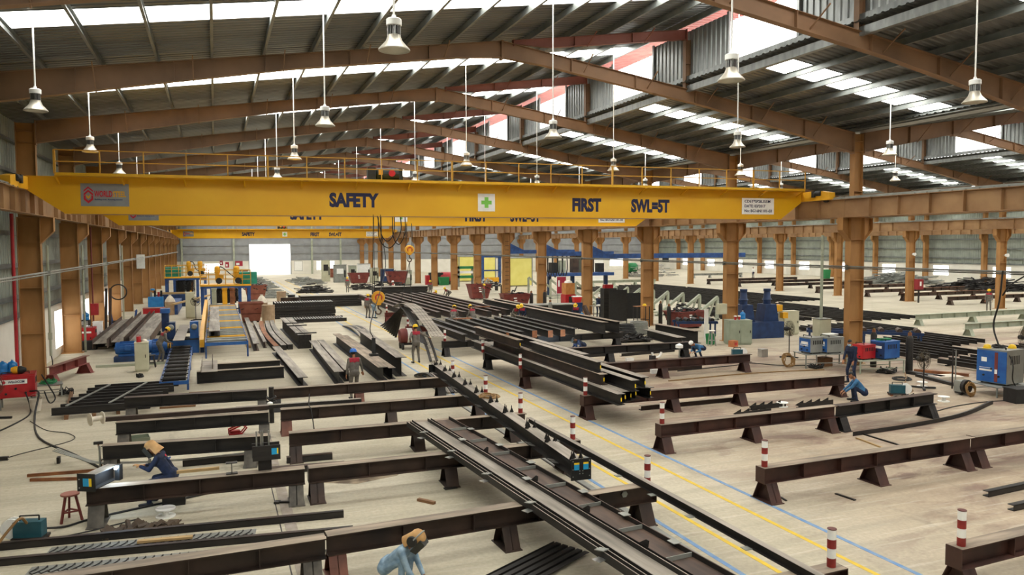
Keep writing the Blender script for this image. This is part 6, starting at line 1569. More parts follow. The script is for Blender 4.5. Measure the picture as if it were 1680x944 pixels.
# stools, steel and screens around the third column
for k,(x,y,h,w_) in enumerate(((23.2,41.6,2.1,1.1),(24.8,42.6,1.8,1.2))):
    t=thing('welding_screen',('left','right')[k]+' black welding screen beside the third aisle column','screen',(x,y,0),-.25); MB().box(-w_/2,w_/2,-.02,.02,.15,h).build('curtain',M['black'],t)
    for s in (-1,1): MB().box(s*w_/2-.02,s*w_/2+.02,-.03,.03,0,h+.03).build('frame_post',M['dark'],t)
t=thing('red_box','small red box on top of the left black welding screen shelf','box',(23.0,42.55,2.16)); MB().box(-.3,.3,-.15,.15,0,.22).build('case',M['red'],t)
tag(MB().box(22.6,23.5,42.3,42.8,0,2.155).build('tool_cupboard',M['dark']),'dark cupboard behind the left black welding screen','cupboard')
frame_table('work_table','dark work table in front of the white helmet worker',(23.85,45.0,0),.0,1.5,.6,.85,'greytop','dark')
tag(MB().cbox((23.8,45.0,.882),(.5,.35,.06)).build('paper_pad',M['white']),'pale papers on the dark work table','paper')
t=thing('red_cooler','bright red cool box beside the white helmet worker','box',(23.3,47.6,.9)); MB().hexa([(-.25,-.15,0),(.25,-.15,0),(.25,.15,0),(-.25,.15,0)],[(-.3,-.2,.38),(.3,-.2,.38),(.3,.2,.38),(-.3,.2,.38)]).build('box',mat('bright_red','#d02020',None,.4),t); MB().box(-.31,.31,-.21,.21,.38,.44).build('lid',M['white'],t)
tag(MB().box(23.0,23.6,47.3,47.9,0,.895).build('cooler_stand',M['navyblue']),'blue stand under the bright red cool box','stand')
t=thing('crate_stack','timber crate with a white sack on top by the fourth aisle column','crate',(23.55,49.5,0)); MB().box(-.35,.35,-.35,.35,1.35,2.15).build('crate',mat('crate_orange','#b87a3c','#c88b4c',.7,scale=3),t); MB().lathe([(0,2.15),(.3,2.16),(.25,2.3),(0,2.36)],(0,0,0),10,cap=False).build('sack',M['white'],t,smooth=True); MB().box(-.4,.4,-.4,.4,0,1.35).build('red_cabinet',M['red'],t); MB().box(-.15,.2,-.42,-.4,.75,1.2).build('dark_panel',M['black'],t)
t=thing('cable_drum','black wrapped cable heap in front of the third aisle column','cable coil',(20.25,35.4,0)); 
m=MB()
for k in range(9): m.tube([(( .52-.03*abs(k-3))*math.cos(2*PI*i/22)+.03*math.sin(k*3),(.40-.03*abs(k-3))*math.sin(2*PI*i/22),.05+.075*k) for i in range(22)],.05,6,closed=True)
m.build('loops',M['black'],t,smooth=True)
t=thing('cable_drum','grey coiled cable stack beside the black wrapped cable heap','cable coil',(21.5,36.2,0)); m=MB()
for k in range(10): m.tube([((.45)*math.cos(2*PI*i/24)+.02*math.sin(k*2),.45*math.sin(2*PI*i/24),.04+.07*k) for i in range(24)],.038,6,closed=True)
m.build('loops',M['greysteel'],t,smooth=True)
t=thing('steel_pallet','low pallet of dark steel pieces in front of the coiled cables','pallet',(19.55,33.6,0),-.1); MB().box(-.9,.9,-.5,.5,.08,.14).build('deck',M['dark'],t)
for x in (-.7,.7): MB().box(x-.08,x+.08,-.5,.5,0,.08).build('bearer',M['dark'],t)
scrap('offcuts',40,1.6,.8,.14,.4,'dark',t,21)
t=thing('leaning_beam','dark beam leaning on a small trolley left of the coiled cables','steel beam',(19.5,37.6,0)); MB().bar((0,0,.1),(-.4,.5,1.5),.3,.16).build('beam',M['grime'],t); MB().lathe([(.02,-.05),(.12,-.05),(.12,.05),(.02,.05)],(-.05,-.1,.12),12,axis='x').build('wheel',M['black'],t)
frame_table('work_bench','dark bench with a hard hat at the third aisle column',(23.5,39.3,0),.0,.9,.5,1.25,'rust','dark')
helmet_on('yellow hard hat left on the bench at the third aisle column',(23.7,39.3,1.252))
gas_cylinder('dark gas cylinder at the foot of the third aisle column, left of two',(24.3,37.6,0),'dark',1.4,.12); gas_cylinder('dark gas cylinder at the foot of the third aisle column, right of two',(25.0,39.6,0),'dark',1.4,.12)
gas_cylinder('grey gas cylinder left of the fourth aisle column',(19.9,44.5,0),'greysteel',1.3,.13); gas_cylinder('dark gas cylinder beside the fifth aisle column, left of two',(21.8,52.2,0),'dark',1.4,.14); gas_cylinder('dark gas cylinder beside the fifth aisle column, right of two',(23.2,52.9,0),'dark',1.4,.14)
t=thing('black_tank','long black open tank behind the deep girders','tank',(20.3,46.6,0),-.15); MB().box(-2.0,2.0,-.6,.6,.1,.9).build('body',M['black'],t); MB().box(-2.1,2.1,-.65,.65,.9,.95).build('rim',M['greysteel'],t)
for x in (-1.8,1.8): MB().box(x-.1,x+.1,-.5,.5,0,.1).build('foot',M['dark'],t)
jug('blue jug beside the long black tank',(22.7,45.6,0)); 
t=thing('white_bucket','white bucket beside the fifth aisle column','bucket',(20.9,48.9,0)); MB().lathe([(0,0),(.16,0),(.2,.42),(.19,.42),(.15,.02),(0,.02)],(0,0,0),16,cap=False).build('pail',M['white'],t); MB().tube(arc_pts((0,0,.40),.19,.2,PI-.2,8),.008,5).build('handle',M['greysteel'],t)
t=thing('red_notice','red notice board on the fourth aisle column','sign',(25.1,54.0,1.1)); MB().box(-.38,.38,-.02,.02,0,1.3).build('board',mat('notice_crimson','#9c1c34',None,.5),t); MB().box(-.42,.42,-.01,.01,-.04,1.34).build('frame',M['white'],t); MB().cbox((-.22,-.024,.78),(.14,.006,.5)).build('white_mark',M['white'],t)
for s in (-1,1): MB().box(s*.3-.02,s*.3+.02,.02,.05,-1.1,1.0).build('stand_leg',M['greysteel'],t)
# rungs of the ladder on the sixth column
t=thing('ladder','steel rung ladder fixed to the sixth aisle column','ladder',(XB,yb(5)-.24,.4))
for s in (-1,1): MB().box(s*.2-.02,s*.2+.02,-.02,.02,0,5.2).build('stile',M['column'],t)
rg=None
for k in range(13):
    if rg is None: o=rg=MB().cyl((-.2,0,0),(.2,0,0),.022,n=6).build('rung',M['dark'],t)
    else: o=link('rung',rg.data,t)
    o.location=(0,0,.25+.38*k)
# jib cranes
def jib(label,i,reach,z):
    t=thing('jib_crane',label,'jib crane',(XB+.38,yb(i)+.2,z)); MB().box(.06,reach,-.09,.09,0,.34).build('arm',M['gantryblue'],t); MB().prism([(.06,.34),(1.4,.34),(.06,.95)],'y',-.05,.05).build('gusset',M['gantryblue'],t); MB().box(0,.06,-.16,.16,-.3,.95).build('wall_bracket',M['gantryblue'],t)
    h=MB().box(reach*.45,reach*.45+.4,-.12,.12,-.3,0).build('chain_hoist',M['black'],t); return t
jib('long blue jib crane arm reaching right from the fourth aisle column',3,13.2,3.9); jib('blue jib crane arm reaching right from the fifth aisle column',4,6.2,4.0); jib('blue jib crane arm on the sixth aisle column with looped black cables',5,6.5,4.1)
for k in range(5): 
    x=28.2+.5*k; cord('hanging_cable_loop',[(x-.2,yb(5)+.25,4.02),(x-.25,yb(5)+.25,2.6),(x,yb(5)+.25,1.9+.1*(k%2)),(x+.22,yb(5)+.25,2.7),(x+.18,yb(5)+.25,4.02)],.045,M['cable'],'black cable loop hanging from the jib arm, %s from the column'%('first','second','third','fourth','fifth')[k],'cable','looped cables on the jib crane')
# pale A frame stand row
for k in range(9):
    y=41+2.0*k; x=28.9+.05*k
    t=thing('a_frame','pale slanted support frame, %s from the front in the row beyond the maroon bin'%ORD[k],'support frame',(x,y,0)); MB().box(1.15,1.3,-.09,.09,0,1.45).build('post',M['palesteel'],t); MB().bar((1.25,0,1.5),(-.9,-.2,.12),.17,.16).build('strut',M['palesteel'],t); MB().box(-1.0,1.35,-.09,.09,0,.1).build('base',M['palesteel'],t); MB().bar((.5,0,.1),(.95,0,1.2),.1).build('brace',M['palesteel'],t)
for k in range(5):
    y=58+2.6*k; t=thing('a_frame','pale slanted support frame, %s from the front in the mirrored row by the fourth column'%ORD[k],'support frame',(29.2,y,0)); MB().bar((-.9,0,1.75),(1.1,-.1,.12),.2,.16).build('strut',M['palesteel'],t); MB().box(-1.0,-.85,-.09,.09,0,1.7).build('post',M['palesteel'],t); MB().box(-1.0,1.2,-.09,.09,0,.1).build('base',M['palesteel'],t)
# platform, booth and frames far back
t=thing('machine_platform','blue steel platform with dark machines on top beyond the aisle columns','platform',(33.2,68,0)); MB().box(-3.2,3.6,-1.2,1.2,1.85,2.15).build('deck',M['gantryblue'],t)
for x in (-2.9,-.4,1.6,3.3): MB().box(x-.16,x+.16,-.16,.16,0,1.85).build('column',M['navyblue'],t)
for k,(x,h,mm_) in enumerate(((-2.5,1.0,'black'),(-1.6,1.2,'palesteel'),(-.2,1.9,'grime'),(.7,1.5,'greygreen'),(1.5,1.4,'grime'),(2.6,.9,'dark'))): MB().cbox((x,0,2.15+h/2),(.6,.8,h)).build('machine',M[mm_],t)
t=thing('tall_board','tall white board standing beyond the blue platform','panel',(44.6,86,0)); MB().box(-1.2,1.2,-.05,.05,0,3.9).build('sheet',M['white'],t); MB().box(-1.3,1.3,-.15,.15,0,.06).build('foot',M['white'],t)
for k,(x,y,w_,lb) in enumerate(((33.7,84,2.9,'right'),(33.0,98,5.2,'left'))):
    t=thing('yellow_booth','pale yellow panel booth, '+lb+' of two behind the laddered column','booth',(x,y,0)); MB().box(-w_/2,w_/2,-.1,2.0,.1,3.3).build('panel',M['yellowwall'],t); MB().box(-w_/2-.05,w_/2+.05,-.15,2.05,3.3,3.42).build('cap',M['greysteel'],t)
    for s in (-1,1): MB().box(s*w_/2-.06,s*w_/2+.06,-.16,-.1,0,3.3).build('edge_post',M['greysteel'],t)
t=thing('portal_frame','blue portal frame with a yellow fringe in front of the left yellow booth','frame',(32.6,92,0)); 
for x in (-.9,1.4): MB().box(x-.16,x+.16,-.16,.16,0,3.3).build('post',M['gantryblue'],t)
MB().box(-1.1,1.6,-.16,.16,3.3,3.62).build('lintel',M['gantryblue'],t); MB().box(-.7,1.25,-.06,.06,1.55,1.72).build('cross_bar',M['gantryblue'],t); MB().box(-.7,1.25,-.2,.2,.1,.75).build('yellow_guard',M['yellow'],t)
for k in range(3): skx=thing('low_table','dark low table with clutter left of the laddered column, '+('nearest','middle','farthest')[k]+' of three','table',(26.0+1.2*k,72+5*k,0)); MB().box(-1.0,1.0,-.4,.4,.75,.82).build('table_top',M['dark'],skx); [MB().box(x-.05,x+.05,-.35,.35,0,.75).build('leg',M['dark'],skx) for x in (-.9,.9)]; scrap('clutter',25,1.8,.7,.82,1.3,('dark','greysteel','chrome')[k],skx,30+k,.1,.35)
t=thing('green_shelf','green and white shelf stack near the seventh aisle column','shelf',(27.5,86,0)); 
for k in range(3): MB().box(-.9,.9,-.3,.3,1.0+.55*k,1.3+.55*k).build('tray',M['greenpl'] if k!=1 else M['white'],t)
for s in (-1,1): MB().box(s*.85-.05,s*.85+.05,-.3,.3,0,2.4).build('upright',M['greysteel'],t)
t=thing('green_bin','green bin beside the eighth aisle column','bin',(26.0,90,0)); MB().hexa([(-.5,-.35,0),(.5,-.35,0),(.5,.35,0),(-.5,.35,0)],[(-.6,-.42,.95),(.6,-.42,.95),(.6,.42,.95),(-.6,.42,.95)]).build('body',M['greenpl'],t); MB().box(-.63,.63,-.45,.45,.95,1.0).build('rim',M['greenpl'],t)
t=thing('red_machine','red and black machine beside the far maroon bin','machine',(26.4,91.5,0)); MB().box(-1.8,-.2,-.5,.5,0,1.5).build('body',M['black'],t); MB().lathe([(0,-.9),(.5,-.9),(.6,-.6),(.6,.6),(.5,.9),(0,.9)],(.3,0,.95),16,axis='x',cap=False).build('hood',M['red'],t,smooth=True); MB().box(-.4,1.0,-.4,.4,0,.4).build('base',M['dark'],t); MB().box(-2.3,-1.85,-.3,.3,0,1.2).build('end_box',M['red'],t)
# clutter of grey machines far down the hall
for k,(x,y,w_,h,mm_,lb) in enumerate(((14.0,106.5,1.1,2.9,'cream','tall cream cabinet'),(15.4,103,1.6,2.3,'greysteel','dark fronted grey machine'),(16.9,102,.9,2.2,'palesteel','pale cabinet'),(18.6,103,1.6,2.4,'white','white machine'),(19.4,100,1.0,1.9,'cream','cream control box'),(20.9,99,1.6,1.8,'navyblue','dark blue machine'),(22.0,97,1.0,1.6,'blue','blue machine'),(22.6,94.5,.8,1.7,'palesteel','pale control box'))):
    t=thing('far_machine',lb+' in the far cluster before the end wall','machine',(x,y,0)); MB().box(-w_/2,w_/2,-.5,.5,0,h).build('body',M[mm_],t); MB().box(-w_/2-.04,w_/2+.04,-.54,.54,h,h+.06).build('top',M['greysteel'],t); MB().box(-w_*.3,w_*.25,-.52,-.5,h*.5,h*.8).build('panel',M['white'] if k%2 else M['dark'],t); MB().box(w_*.3,w_*.42,-.53,-.5,h*.3,h*.7).build('handle',M['black'],t)
def heap(label,x,y,sx,sy,h,m_,n,seed,lmin=.8,lmax=3.0,name='scrap_heap'):
    rnd=random.Random(seed); m=MB()
    for _ in range(n):
        u,v=rnd.uniform(-1,1),rnd.uniform(-1,1); z=.05+h*rnd.random()*(1-max(abs(u),abs(v))**2)
        m.cbox((u*sx/2,v*sy/2,z),(rnd.uniform(lmin,lmax),rnd.uniform(.08,.25),rnd.uniform(.03,.15)),rz=rnd.gauss(.2,.5),ry=rnd.uniform(-.12,.12))
    o=m.build(name,M[m_]); o.location=(x,y,0); o['kind']='stuff'; return tag(o,label,'scrap')
heap('grey heap of small steel parts left of the bright doorway track',5.0,98,2.6,14,1.0,'greysteel',160,41,.4,1.4); heap('grey heap of small steel parts behind the second rusty bin',5.0,79,2.5,9,.8,'greysteel',90,42,.4,1.2)
heap('grey heap of long sections in front of the far skip bin',11.2,104,3.2,14,.7,'greysteel',130,43,.6,1.8); heap('dark pile of sections in the aisle before the far brown trestle',9.6,83,2.4,5,.9,'dark',60,44,.8,2)
heap('dark pile of loose steel among the far machines',17.5,86,7,5,.9,'dark',150,45,.3,1.0); heap('dark heap of sections on the far side of the hall behind the rusty trestles',76,57,9,8,1.3,'dark',300,46,1,3); heap('pale grey heap of strips beside the right hand wall',77.5,70,9,7,1.5,'greysteel',200,47,1.5,5)
heap('silver heap of pipe fittings far back in the right bay',62,101,8,4,2.2,'chrome',130,48,.4,1.4); heap('dark heap of sections at the right edge beside the far trestles',75,46.5,9,5,1.1,'dark',130,49,1,3)
t=thing('green_tank','green round tank beside the silver heap','tank',(60.5,104,0)); MB().lathe([(0,-.7),(.6,-.7),(.75,-.5),(.75,.5),(.6,.7),(0,.7)],(0,0,1.3),20,axis='x',cap=False).build('shell',M['greenpl'],t,smooth=True)
for x in (-.6,.6): MB().box(x-.1,x+.1,-.5,.5,0,.6).build('saddle',M['dark'],t)
t=thing('green_bin','small green bin by the right hand wall','bin',(80,84,0)); MB().hexa([(-.4,-.35,0),(.4,-.35,0),(.4,.35,0),(-.4,.35,0)],[(-.48,-.42,1.2),(.48,-.42,1.2),(.48,.42,1.2),(-.48,.42,1.2)]).build('body',M['greenpl'],t); MB().box(-.5,.5,-.45,.45,1.2,1.27).build('lid',M['greenpl'],t)
heap('dark heap of short sections behind the lifted strips',14.2,62.6,2.6,1.6,.7,'dark',60,50,.6,1.4)
for k,(x,y,h) in enumerate(((15.5,68,1.2),(8.6,62.9,.9))):
    t=thing('plate_stack',('far','near')[k]+' stack of black plates with a pale top beyond the girder rack','plate stack',(x,y,0)); 
    for j in range(5): MB().box(-2.4,2.4,-.8+.03*j,.8,.0+h/5*j,h/5*(j+1)-.02).build('plate',M['dark'],t)
    MB().box(-2.4,2.4,-.8,.8,h-.015,h).build('top_sheet',M['greytop'],t)
# ------------------------------------------------------------------ purlins laid out on the floor of the right hand bay
me6=None
def mat_rows(x0,n,dx,y0,rows,L_,gap,stag,lab,grp,key):
    global me6
    nm='pm%s'%L_
    if nm not in LEG:
        m=MB(); m.box(0,L_,0,.012,0,.2); m.box(0,L_,0,.09,.19,.2); m.box(0,L_,-.08,.012,0,.012)
        o0=m.build('floor_purlin',M['dark']); LEG[nm]=o0.data; bpy.data.objects.remove(o0)
    for r in range(rows):
        for k in range(n):
            o=link('floor_purlin',LEG[nm]); o.location=(x0+dx*k+.9*r*0,y0+r*(L_+gap)+stag*k,.055); o.rotation_euler=(0,0,PI/2); tag(o,lab,'steel purlin',grp)
    for r in range(rows):
        for q in (.18,.82):
            o=MB().box(0,n*dx+.2,-.04,.04,0,.05).build('bearer_bar',M['dark']); o.location=(x0-.15,y0+r*(L_+gap)+L_*q,0); o.rotation_euler=(0,0,math.atan2(stag,dx)); tag(o,'dark bearer bar under the purlins laid out %s'%key,'steel bar','bearer bars under the purlins %s'%key)
mat_rows(36.6,8,.78,36.2,6,6.4,.35,-.02,'black purlin in the long dark band laid out across the right bay floor','black purlins in the long dark band','in the long dark band')
mat_rows(43.4,7,.78,51,4,6.4,.35,-.02,'black purlin on the far side of the long dark band beyond the aisle','black purlins at the far side of the dark band','at the far side of the band')
mat_rows(30.6,10,.60,30.4,1,4.2,.3,.06,'black purlin in the mat just behind the cream switch cabinet','black purlins behind the cream switch cabinet','behind the switch cabinet')
mat_rows(31.2,6,.70,25.4,1,3.4,.3,.12,'black purlin in the mat beyond the tall dark gas cylinder','black purlins beyond the tall gas cylinder','beyond the gas cylinder')
mat_rows(27.4,6,.70,23.0,1,3.2,.3,.10,'black purlin in the mat between fan and large blue welding set','black purlins between fan and large welding set','between fan and welding set')
mat_rows(27.2,4,.75,19.6,1,2.8,.3,.10,'black purlin in the front mat left of the large blue welding set','black purlins left of the large welding set','left of the large welding set')
mat_rows(32.0,5,.7,20.8,1,3.2,.3,.10,'black purlin in the mat behind the large blue welding set','black purlins behind the large welding set','behind the large welding set')
mat_rows(30.8,8,.6,37.6,2,4.6,.3,.04,'black purlin in the mat beside the pale support frames','black purlins beside the pale support frames','beside the support frames')
# trestles out in the right hand bays
GF='far trestles in the right hand bays'
for k,(x,y,L_,mm_,top,lb) in enumerate(((38.8,33.4,14,'palesteel','palesteel','pale green trestle nearest the dark purlin band'),(36.8,28.6,14,'palesteel','palesteel','pale green trestle in front of the nearest far bay worker'),(37.6,25.2,10,'palesteel','palesteel','pale green trestle behind the tan pedestal fan'),
    (54.0,43.6,12,'grime','rust','rusty far trestle with short beam left of the far worker'),(54.4,48.4,13,'grime','rust','rusty far trestle behind the front far column'),(55.6,53.4,13,'grime','rust','rusty far trestle behind the red cabinet on the far column'),(55.5,59.5,14,'grime','rust','rusty far trestle in the fourth far row'),(56.0,66,14,'brown','rust','rusty far trestle in the fifth far row'),(55.7,72,15,'brown','rust','rusty far trestle in the sixth far row'),(55.7,77.8,14,'brown','rust','rusty far trestle in the seventh far row'),(64,93,9,'greysteel','greysteel','grey far trestle near the right hand wall'),(41,80,9,'palesteel','palesteel','pale far trestle left of the dark purlin band'))):
    trestle((x,y),(x+L_,y+.2),(.3,L_*.35,L_*.68,L_-.3),lb,None,mm_,top)
t=thing('hose_cabinet','red hose cabinet on the far column in the middle of the right bay','cabinet',(54.1,46.5,1.1)); MB().box(-.3,.3,-.2,.2,0,.85).build('case',mat('hose_red','#8a1f24',None,.5),t); MB().box(-.12,.06,-.21,-.2,.3,.65).build('window',M['white'],t); MB().box(-.05,.05,-.05,.05,-1.1,0).build('post',M['dark'],t)
for k,(x,y) in enumerate(((54.3,39.2),(54.3,47.2))):
    t=thing('hanging_camera_light','small white flood light on the far column, '+('right','left')[k]+' one','light',(x,y,4.0)); MB().lathe([(0,-.1),(.14,-.1),(.1,.1),(0,.1)],(0,0,0),12,axis='y',cap=False).build('lamp_head',M['white'],t); MB().box(-.03,.03,.08,.25,-.02,.02).build('bracket',M['greysteel'],t)

# ------------------------------------------------------------------ small things around the front trestles
stool('small round red stool at the left end of the second row trestle',(-2.52,15.35,0),.3,'redraft','darkred',.50)
# stub beam with stickered end plate being welded on the trestle end
t=thing('column_stub','short dark beam with blue and yellow stickered end plate at the trestle end','steel beam',(-2.17,14.80,.668),1.08)
m=MB(); m.ibeam(.01,.72,.0,0,.26,.22,.014,.01,0,1); m.build('beam',[M['dark'],M['greytop']],t); MB().box(-.006,.01,-.16,.16,-.01,.29).build('side_plate',M['dark'],t)
fp=MB().box(-.016,-.007,-.17,.17,-.01,.30).build('end_plate',M['black'],t); MB().box(-.019,-.017,-.05,.06,.08,.22).build('sticker',M['ltblue'],fp); MB().box(-.019,-.017,-.10,-.05,.08,.22).build('sticker',M['lblyel'],fp)
for x,z in ((.05,.05),(.05,.2)): MB().lathe([(.012,-.018),(.012,-.0165)],(0,.13,z),8,axis='x').build('bolt_hole',M['chrome'],fp)
p=MB().box(.60,.70,-.2,-.112,.0,.28).build('gusset_plate',M['black'],t)
weld_arc('small glowing welding spark at the stub beam beside the kneeling welder',(-1.761, 15.200, 0.917),.035)
L=bpy.data.lights.new('welding_arc_light','POINT'); L.energy=9; L.color=(.6,.8,1); L.shadow_soft_size=.04; lo=bpy.data.objects.new('welding_arc_light',L); lo.location=(-1.731, 15.120, 0.980); C.objects.link(lo)
weld_arc('small glowing welding spark in front of the far crouching navy welder',(15.170, 32.100, 0.060),.05)
L=bpy.data.lights.new('welding_arc_light','POINT'); L.energy=25; L.color=(.6,.8,1); L.shadow_soft_size=.04; lo=bpy.data.objects.new('welding_arc_light',L); lo.location=(14.703, 31.112, 0.320); C.objects.link(lo)
# welder's seat
t=thing('box_seat_stool','low dark box seat under the kneeling welder','seat',(-.84,15.70,0)); MB().box(-.2,.2,-.2,.2,0,.34).build('case',M['dark'],t); MB().box(-.22,.22,-.22,.22,.34,.37).build('seat_board',M['oldwood'],t)
# node box on the trestle
t=thing('node_box','dark plated node box with upright bolts and a blue yellow sticker on the trestle','steel node',(.78,14.88,.668),.0)
MB().box(-.22,.28,-.02,.0,.20,.48).build('face_plate',M['dark'],t); MB().box(-.22,.28,.22,.24,.20,.48).build('back_plate',M['dark'],t); MB().box(-.2,.26,.0,.22,.22,.24).build('web_plate',M['dark'],t); MB().box(-.12,.12,.04,.18,0,.2).build('stub',M['dark'],t)
fpl=MB().box(.12,.24,-.024,-.02,.30,.42).build('sticker',M['ltblue'],t); MB().box(.215,.24,-.026,-.024,.31,.42).build('sticker',M['lblyel'],t)
for k,x in enumerate((-.14,-.06,-.03,.08)): MB().cyl((x,.1,.24),(x,.1,.74),.014,n=8).build('threaded_bolt',M['chrome'],t)
t=thing('section_offcut','short upright H section offcut on the trestle, left of the node box','steel offcut',(.19,14.93,.668)); MB().box(-.1,.1,-.06,.06,0,.014).build('flange',M['dark'],t); MB().box(-.1,.1,-.06,.06,.2,.214).build('flange',M['dark'],t); MB().box(-.006,.006,-.06,.06,.014,.2).build('web',M['dark'],t)
stick('timber_batten','pale round ended batten on the second row trestle by the welder',(-0.767, 15.321, 0.670),(-0.024, 15.314, 0.670),.07,.05,'wood',.668)
for k,(a,b) in enumerate((((0.948, 16.962, 0.000),(2.542, 16.804, 0.000)),((1.386, 17.676, 0.000),(2.395, 17.640, 0.000)),((-0.787, 18.295, 0.000),(1.027, 18.246, 0.000)))):
    floor_bar('flat_section',('dark channel lying under the node box','short grey channel right of the node box','dark channel lying behind the kneeling welder')[k],a,b,.14,.14,'dark','grime','steel section')
for k,(a,b) in enumerate((((-3.842, 18.656, 0.000),(-2.144, 18.494, 0.000)),((-3.715, 18.289, 0.000),(-2.364, 17.880, 0.000)))):
    floor_bar('rusty_bar',('farther','nearer')[k]+' of two rusty bars on the floor at the left',a,b,.06,.06,'rust','rust')
m=MB(); 
t=thing('flat_strips','sagging grey flat strips on small blocks left of the third row trestle','steel strips',(0,0,0))
a,b,c_=(-3.498, 19.536, 0.280),(-2.376, 18.513, 0.250),(-0.779, 18.213, 0.200)
for k in range(3): strip(t,[(a[0]+.02*k,a[1]+.07*k,.30+.01*k),((a[0]+b[0])/2,(a[1]+b[1])/2+.07*k-.05,.22),(b[0],b[1]+.07*k,.16),(c_[0],c_[1]+.06*k,.14),(c_[0]+1.6,c_[1]+.1+.06*k,.14)],.05,.012,M['greysteel'])
for x,y in ((a[0]+.08,a[1]+.05),(a[0]+1.05,a[1]-.1),(b[0]+.9,b[1]+.05)): MB().box(x-.03,x+.03,y-.06,y+.1,0,.14).build('support_block',M['dark'],t)
# dark channels lying behind the fourth row trestle, spool on their end
t=floor_bar('dark_channel','dark channel laid on the trestle behind its top, under the white spool',(-2.62,20.62,0),(1.2,20.55,0),.12,.1,'brown','grime','steel channel',TZ+.003)
floor_bar('dark_channel','grey channel laid on the right half of the fourth row trestle',(.4,20.72,0),(3.6,20.62,0),.12,.09,'dark','greytop','steel channel',TZ+.003)
sp=spool('white spool with a tan rim on the end of the fourth row channels',(-2.75,20.45,.63),.5,False,.15,.3,'sack')
t=thing('support_post','thin grey post standing before the third row trestle end','post',(-2.42,18.3,0)); MB().cyl((0,0,0),(0,0,.62),.022,n=8).build('post',M['greysteel'],t); MB().box(-.07,.07,-.05,.05,0,.012).build('foot_plate',M['greysteel'],t)
t=thing('hammer','dark long hammer standing against the trestle end','hammer',(-2.5,18.75,0)); MB().bar((.06,0,0),(0,0,.55),.03).build('shaft',M['oldwood'],t); MB().box(-.09,.09,-.03,.03,.55,.61).build('head',M['dark'],t)
t=thing('cable_post','short post wound with black cable at the joint of the left trestles','post',(1.35,21.9,0)); MB().cyl((0,0,0),(0,0,1.0),.07,n=10).build('post',M['dark'],t)
for z in (.45,.58,.7): MB().tube([(.12*math.cos(2*PI*i/16),.12*math.sin(2*PI*i/16),z+.03*math.sin(i)) for i in range(16)],.025,6,closed=True).build('cable_turn',M['black'],t,smooth=True)
MB().lathe([(0,0),(.08,.02),(.08,.1),(0,.14)],(-.05,-.2,.5),10,cap=False).build('white_cup',M['white'],t)
cord('loose_cable',[(2.25,20.75,.95),(2.2,20.45,.72),(2.22,20.25,.66),(2.25,20.16,.45),(2.28,19.95,.02)],.014,M['cable'],'black cable draped over the right half of the fourth row trestle')
stick('timber_batten','brown batten on the floor below the fifth row trestle',(-1.675, 25.090, 0.000),(-0.671, 25.056, 0.000),.09,.05,'oldwood'); stick('timber_batten','thin batten on the floor beside the roller conveyor foot',(-0.928, 27.336, 0.000),(0.038, 27.282, 0.000),.08,.04,'oldwood'); stick('timber_batten','short batten leaning behind the third row trestle',(0.622, 18.798, 0.000),(0.704, 19.470, 0.000),.05,.06,'wood'); stick('brick_batten','short reddish timber block on the floor in the open front bay',(3.517, 14.078, 0.000),(3.755, 13.760, 0.000),.075,.05,'oldwood')
t=thing('grinder_frame','small red tube frame lying behind the third row trestle','hand tool',(0.434, 20.945, 0.000),.1); MB().tube([(-.22,-.1,.02),(.1,-.1,.02),(.22,-.1,.16),(.1,-.1,.24),(-.22,-.1,.12)],.022,6,closed=True).build('side_frame',M['red'],t); MB().tube([(-.22,.1,.02),(.1,.1,.02),(.22,.1,.16),(.1,.1,.24),(-.22,.1,.12)],.022,6,closed=True).build('side_frame',M['red'],t); MB().cyl((.1,-.1,.24),(.1,.1,.24),.02,n=6).build('cross_tube',M['red'],t); MB().box(-.2,.05,-.08,.08,.02,.1).build('motor',M['red'],t)
t=thing('tool_tray','olive metal tray on the floor behind the third row trestle','tray',(-1.990, 21.123, 0.000),.15); MB().box(-.32,.32,-.2,.2,0,.02).build('base',M['greygreen'],t)
for s in (-1,1): MB().box(-.32,.32,s*.2-.008,s*.2+.008,.02,.11).build('side',M['greygreen'],t); MB().box(s*.32-.008,s*.32+.008,-.2,.2,.02,.11).build('end',M['greygreen'],t)
# rods under the trestle leg
t=thing('rod_heap','heap of rusty rods and offcuts beside the front trestle leg','scrap',(-1.30,14.35,0)); t2=scrap('rods',70,1.1,.35,.01,.1,'stain',t,61,.1,.35)
cord('loose_cable',[(-4.9,13.6,.015),(-3.6,14.2,.015),(-2.3,14.55,.015),(-1.4,14.95,.015)],.012,M['cable'],'thin black cable running past the trestle leg by the rods')
cord('loose_cable',[(-2.9,14.75,.12),(-2.55,15.0,.02),(-2.2,15.25,.02),(-1.6,15.5,.02),(.3,16.2,.02)],.02,M['cable'],'black cable from the teal wire feeder passing under the stool')
cord('feeder_hose',[(-3.0,14.4,.35),(-3.05,14.2,.5),(-3.2,14.1,.35),(-3.45,13.9,.08),(-3.9,13.3,.03),(-4.4,12.8,.03)],.022,M['hose'],'tan hose curling over the teal wire feeder','hose')
cord('loose_cable',[(-5.3,26.5,.55),(-5.0,26.1,.55),(-4.95,25.2,.03),(-4.3,22.3,.02),(-3.2,20.2,.02),(-2.45,18.7,.02)],.028,M['cable'],'thick black cable from the red welding machine to the third row trestle')
cord('loose_cable',[(-5.4,26.45,.5),(-5.25,26.2,.1),(-5.15,25.4,.02),(-5.3,24.2,.02),(-5.6,23.0,.02)],.022,M['cable'],'black cable dropping at the left of the red welding machine')
cord('loose_cable',[(-4.95,24.6,.015),(-4.3,23.2,.015),(-3.7,22.6,.015),(-3.5,21.7,.015),(-4.6,20.5,.015),(-4.9,19.2,.015)],.010,M['cable'],'thin wire curling on the open floor at the left')
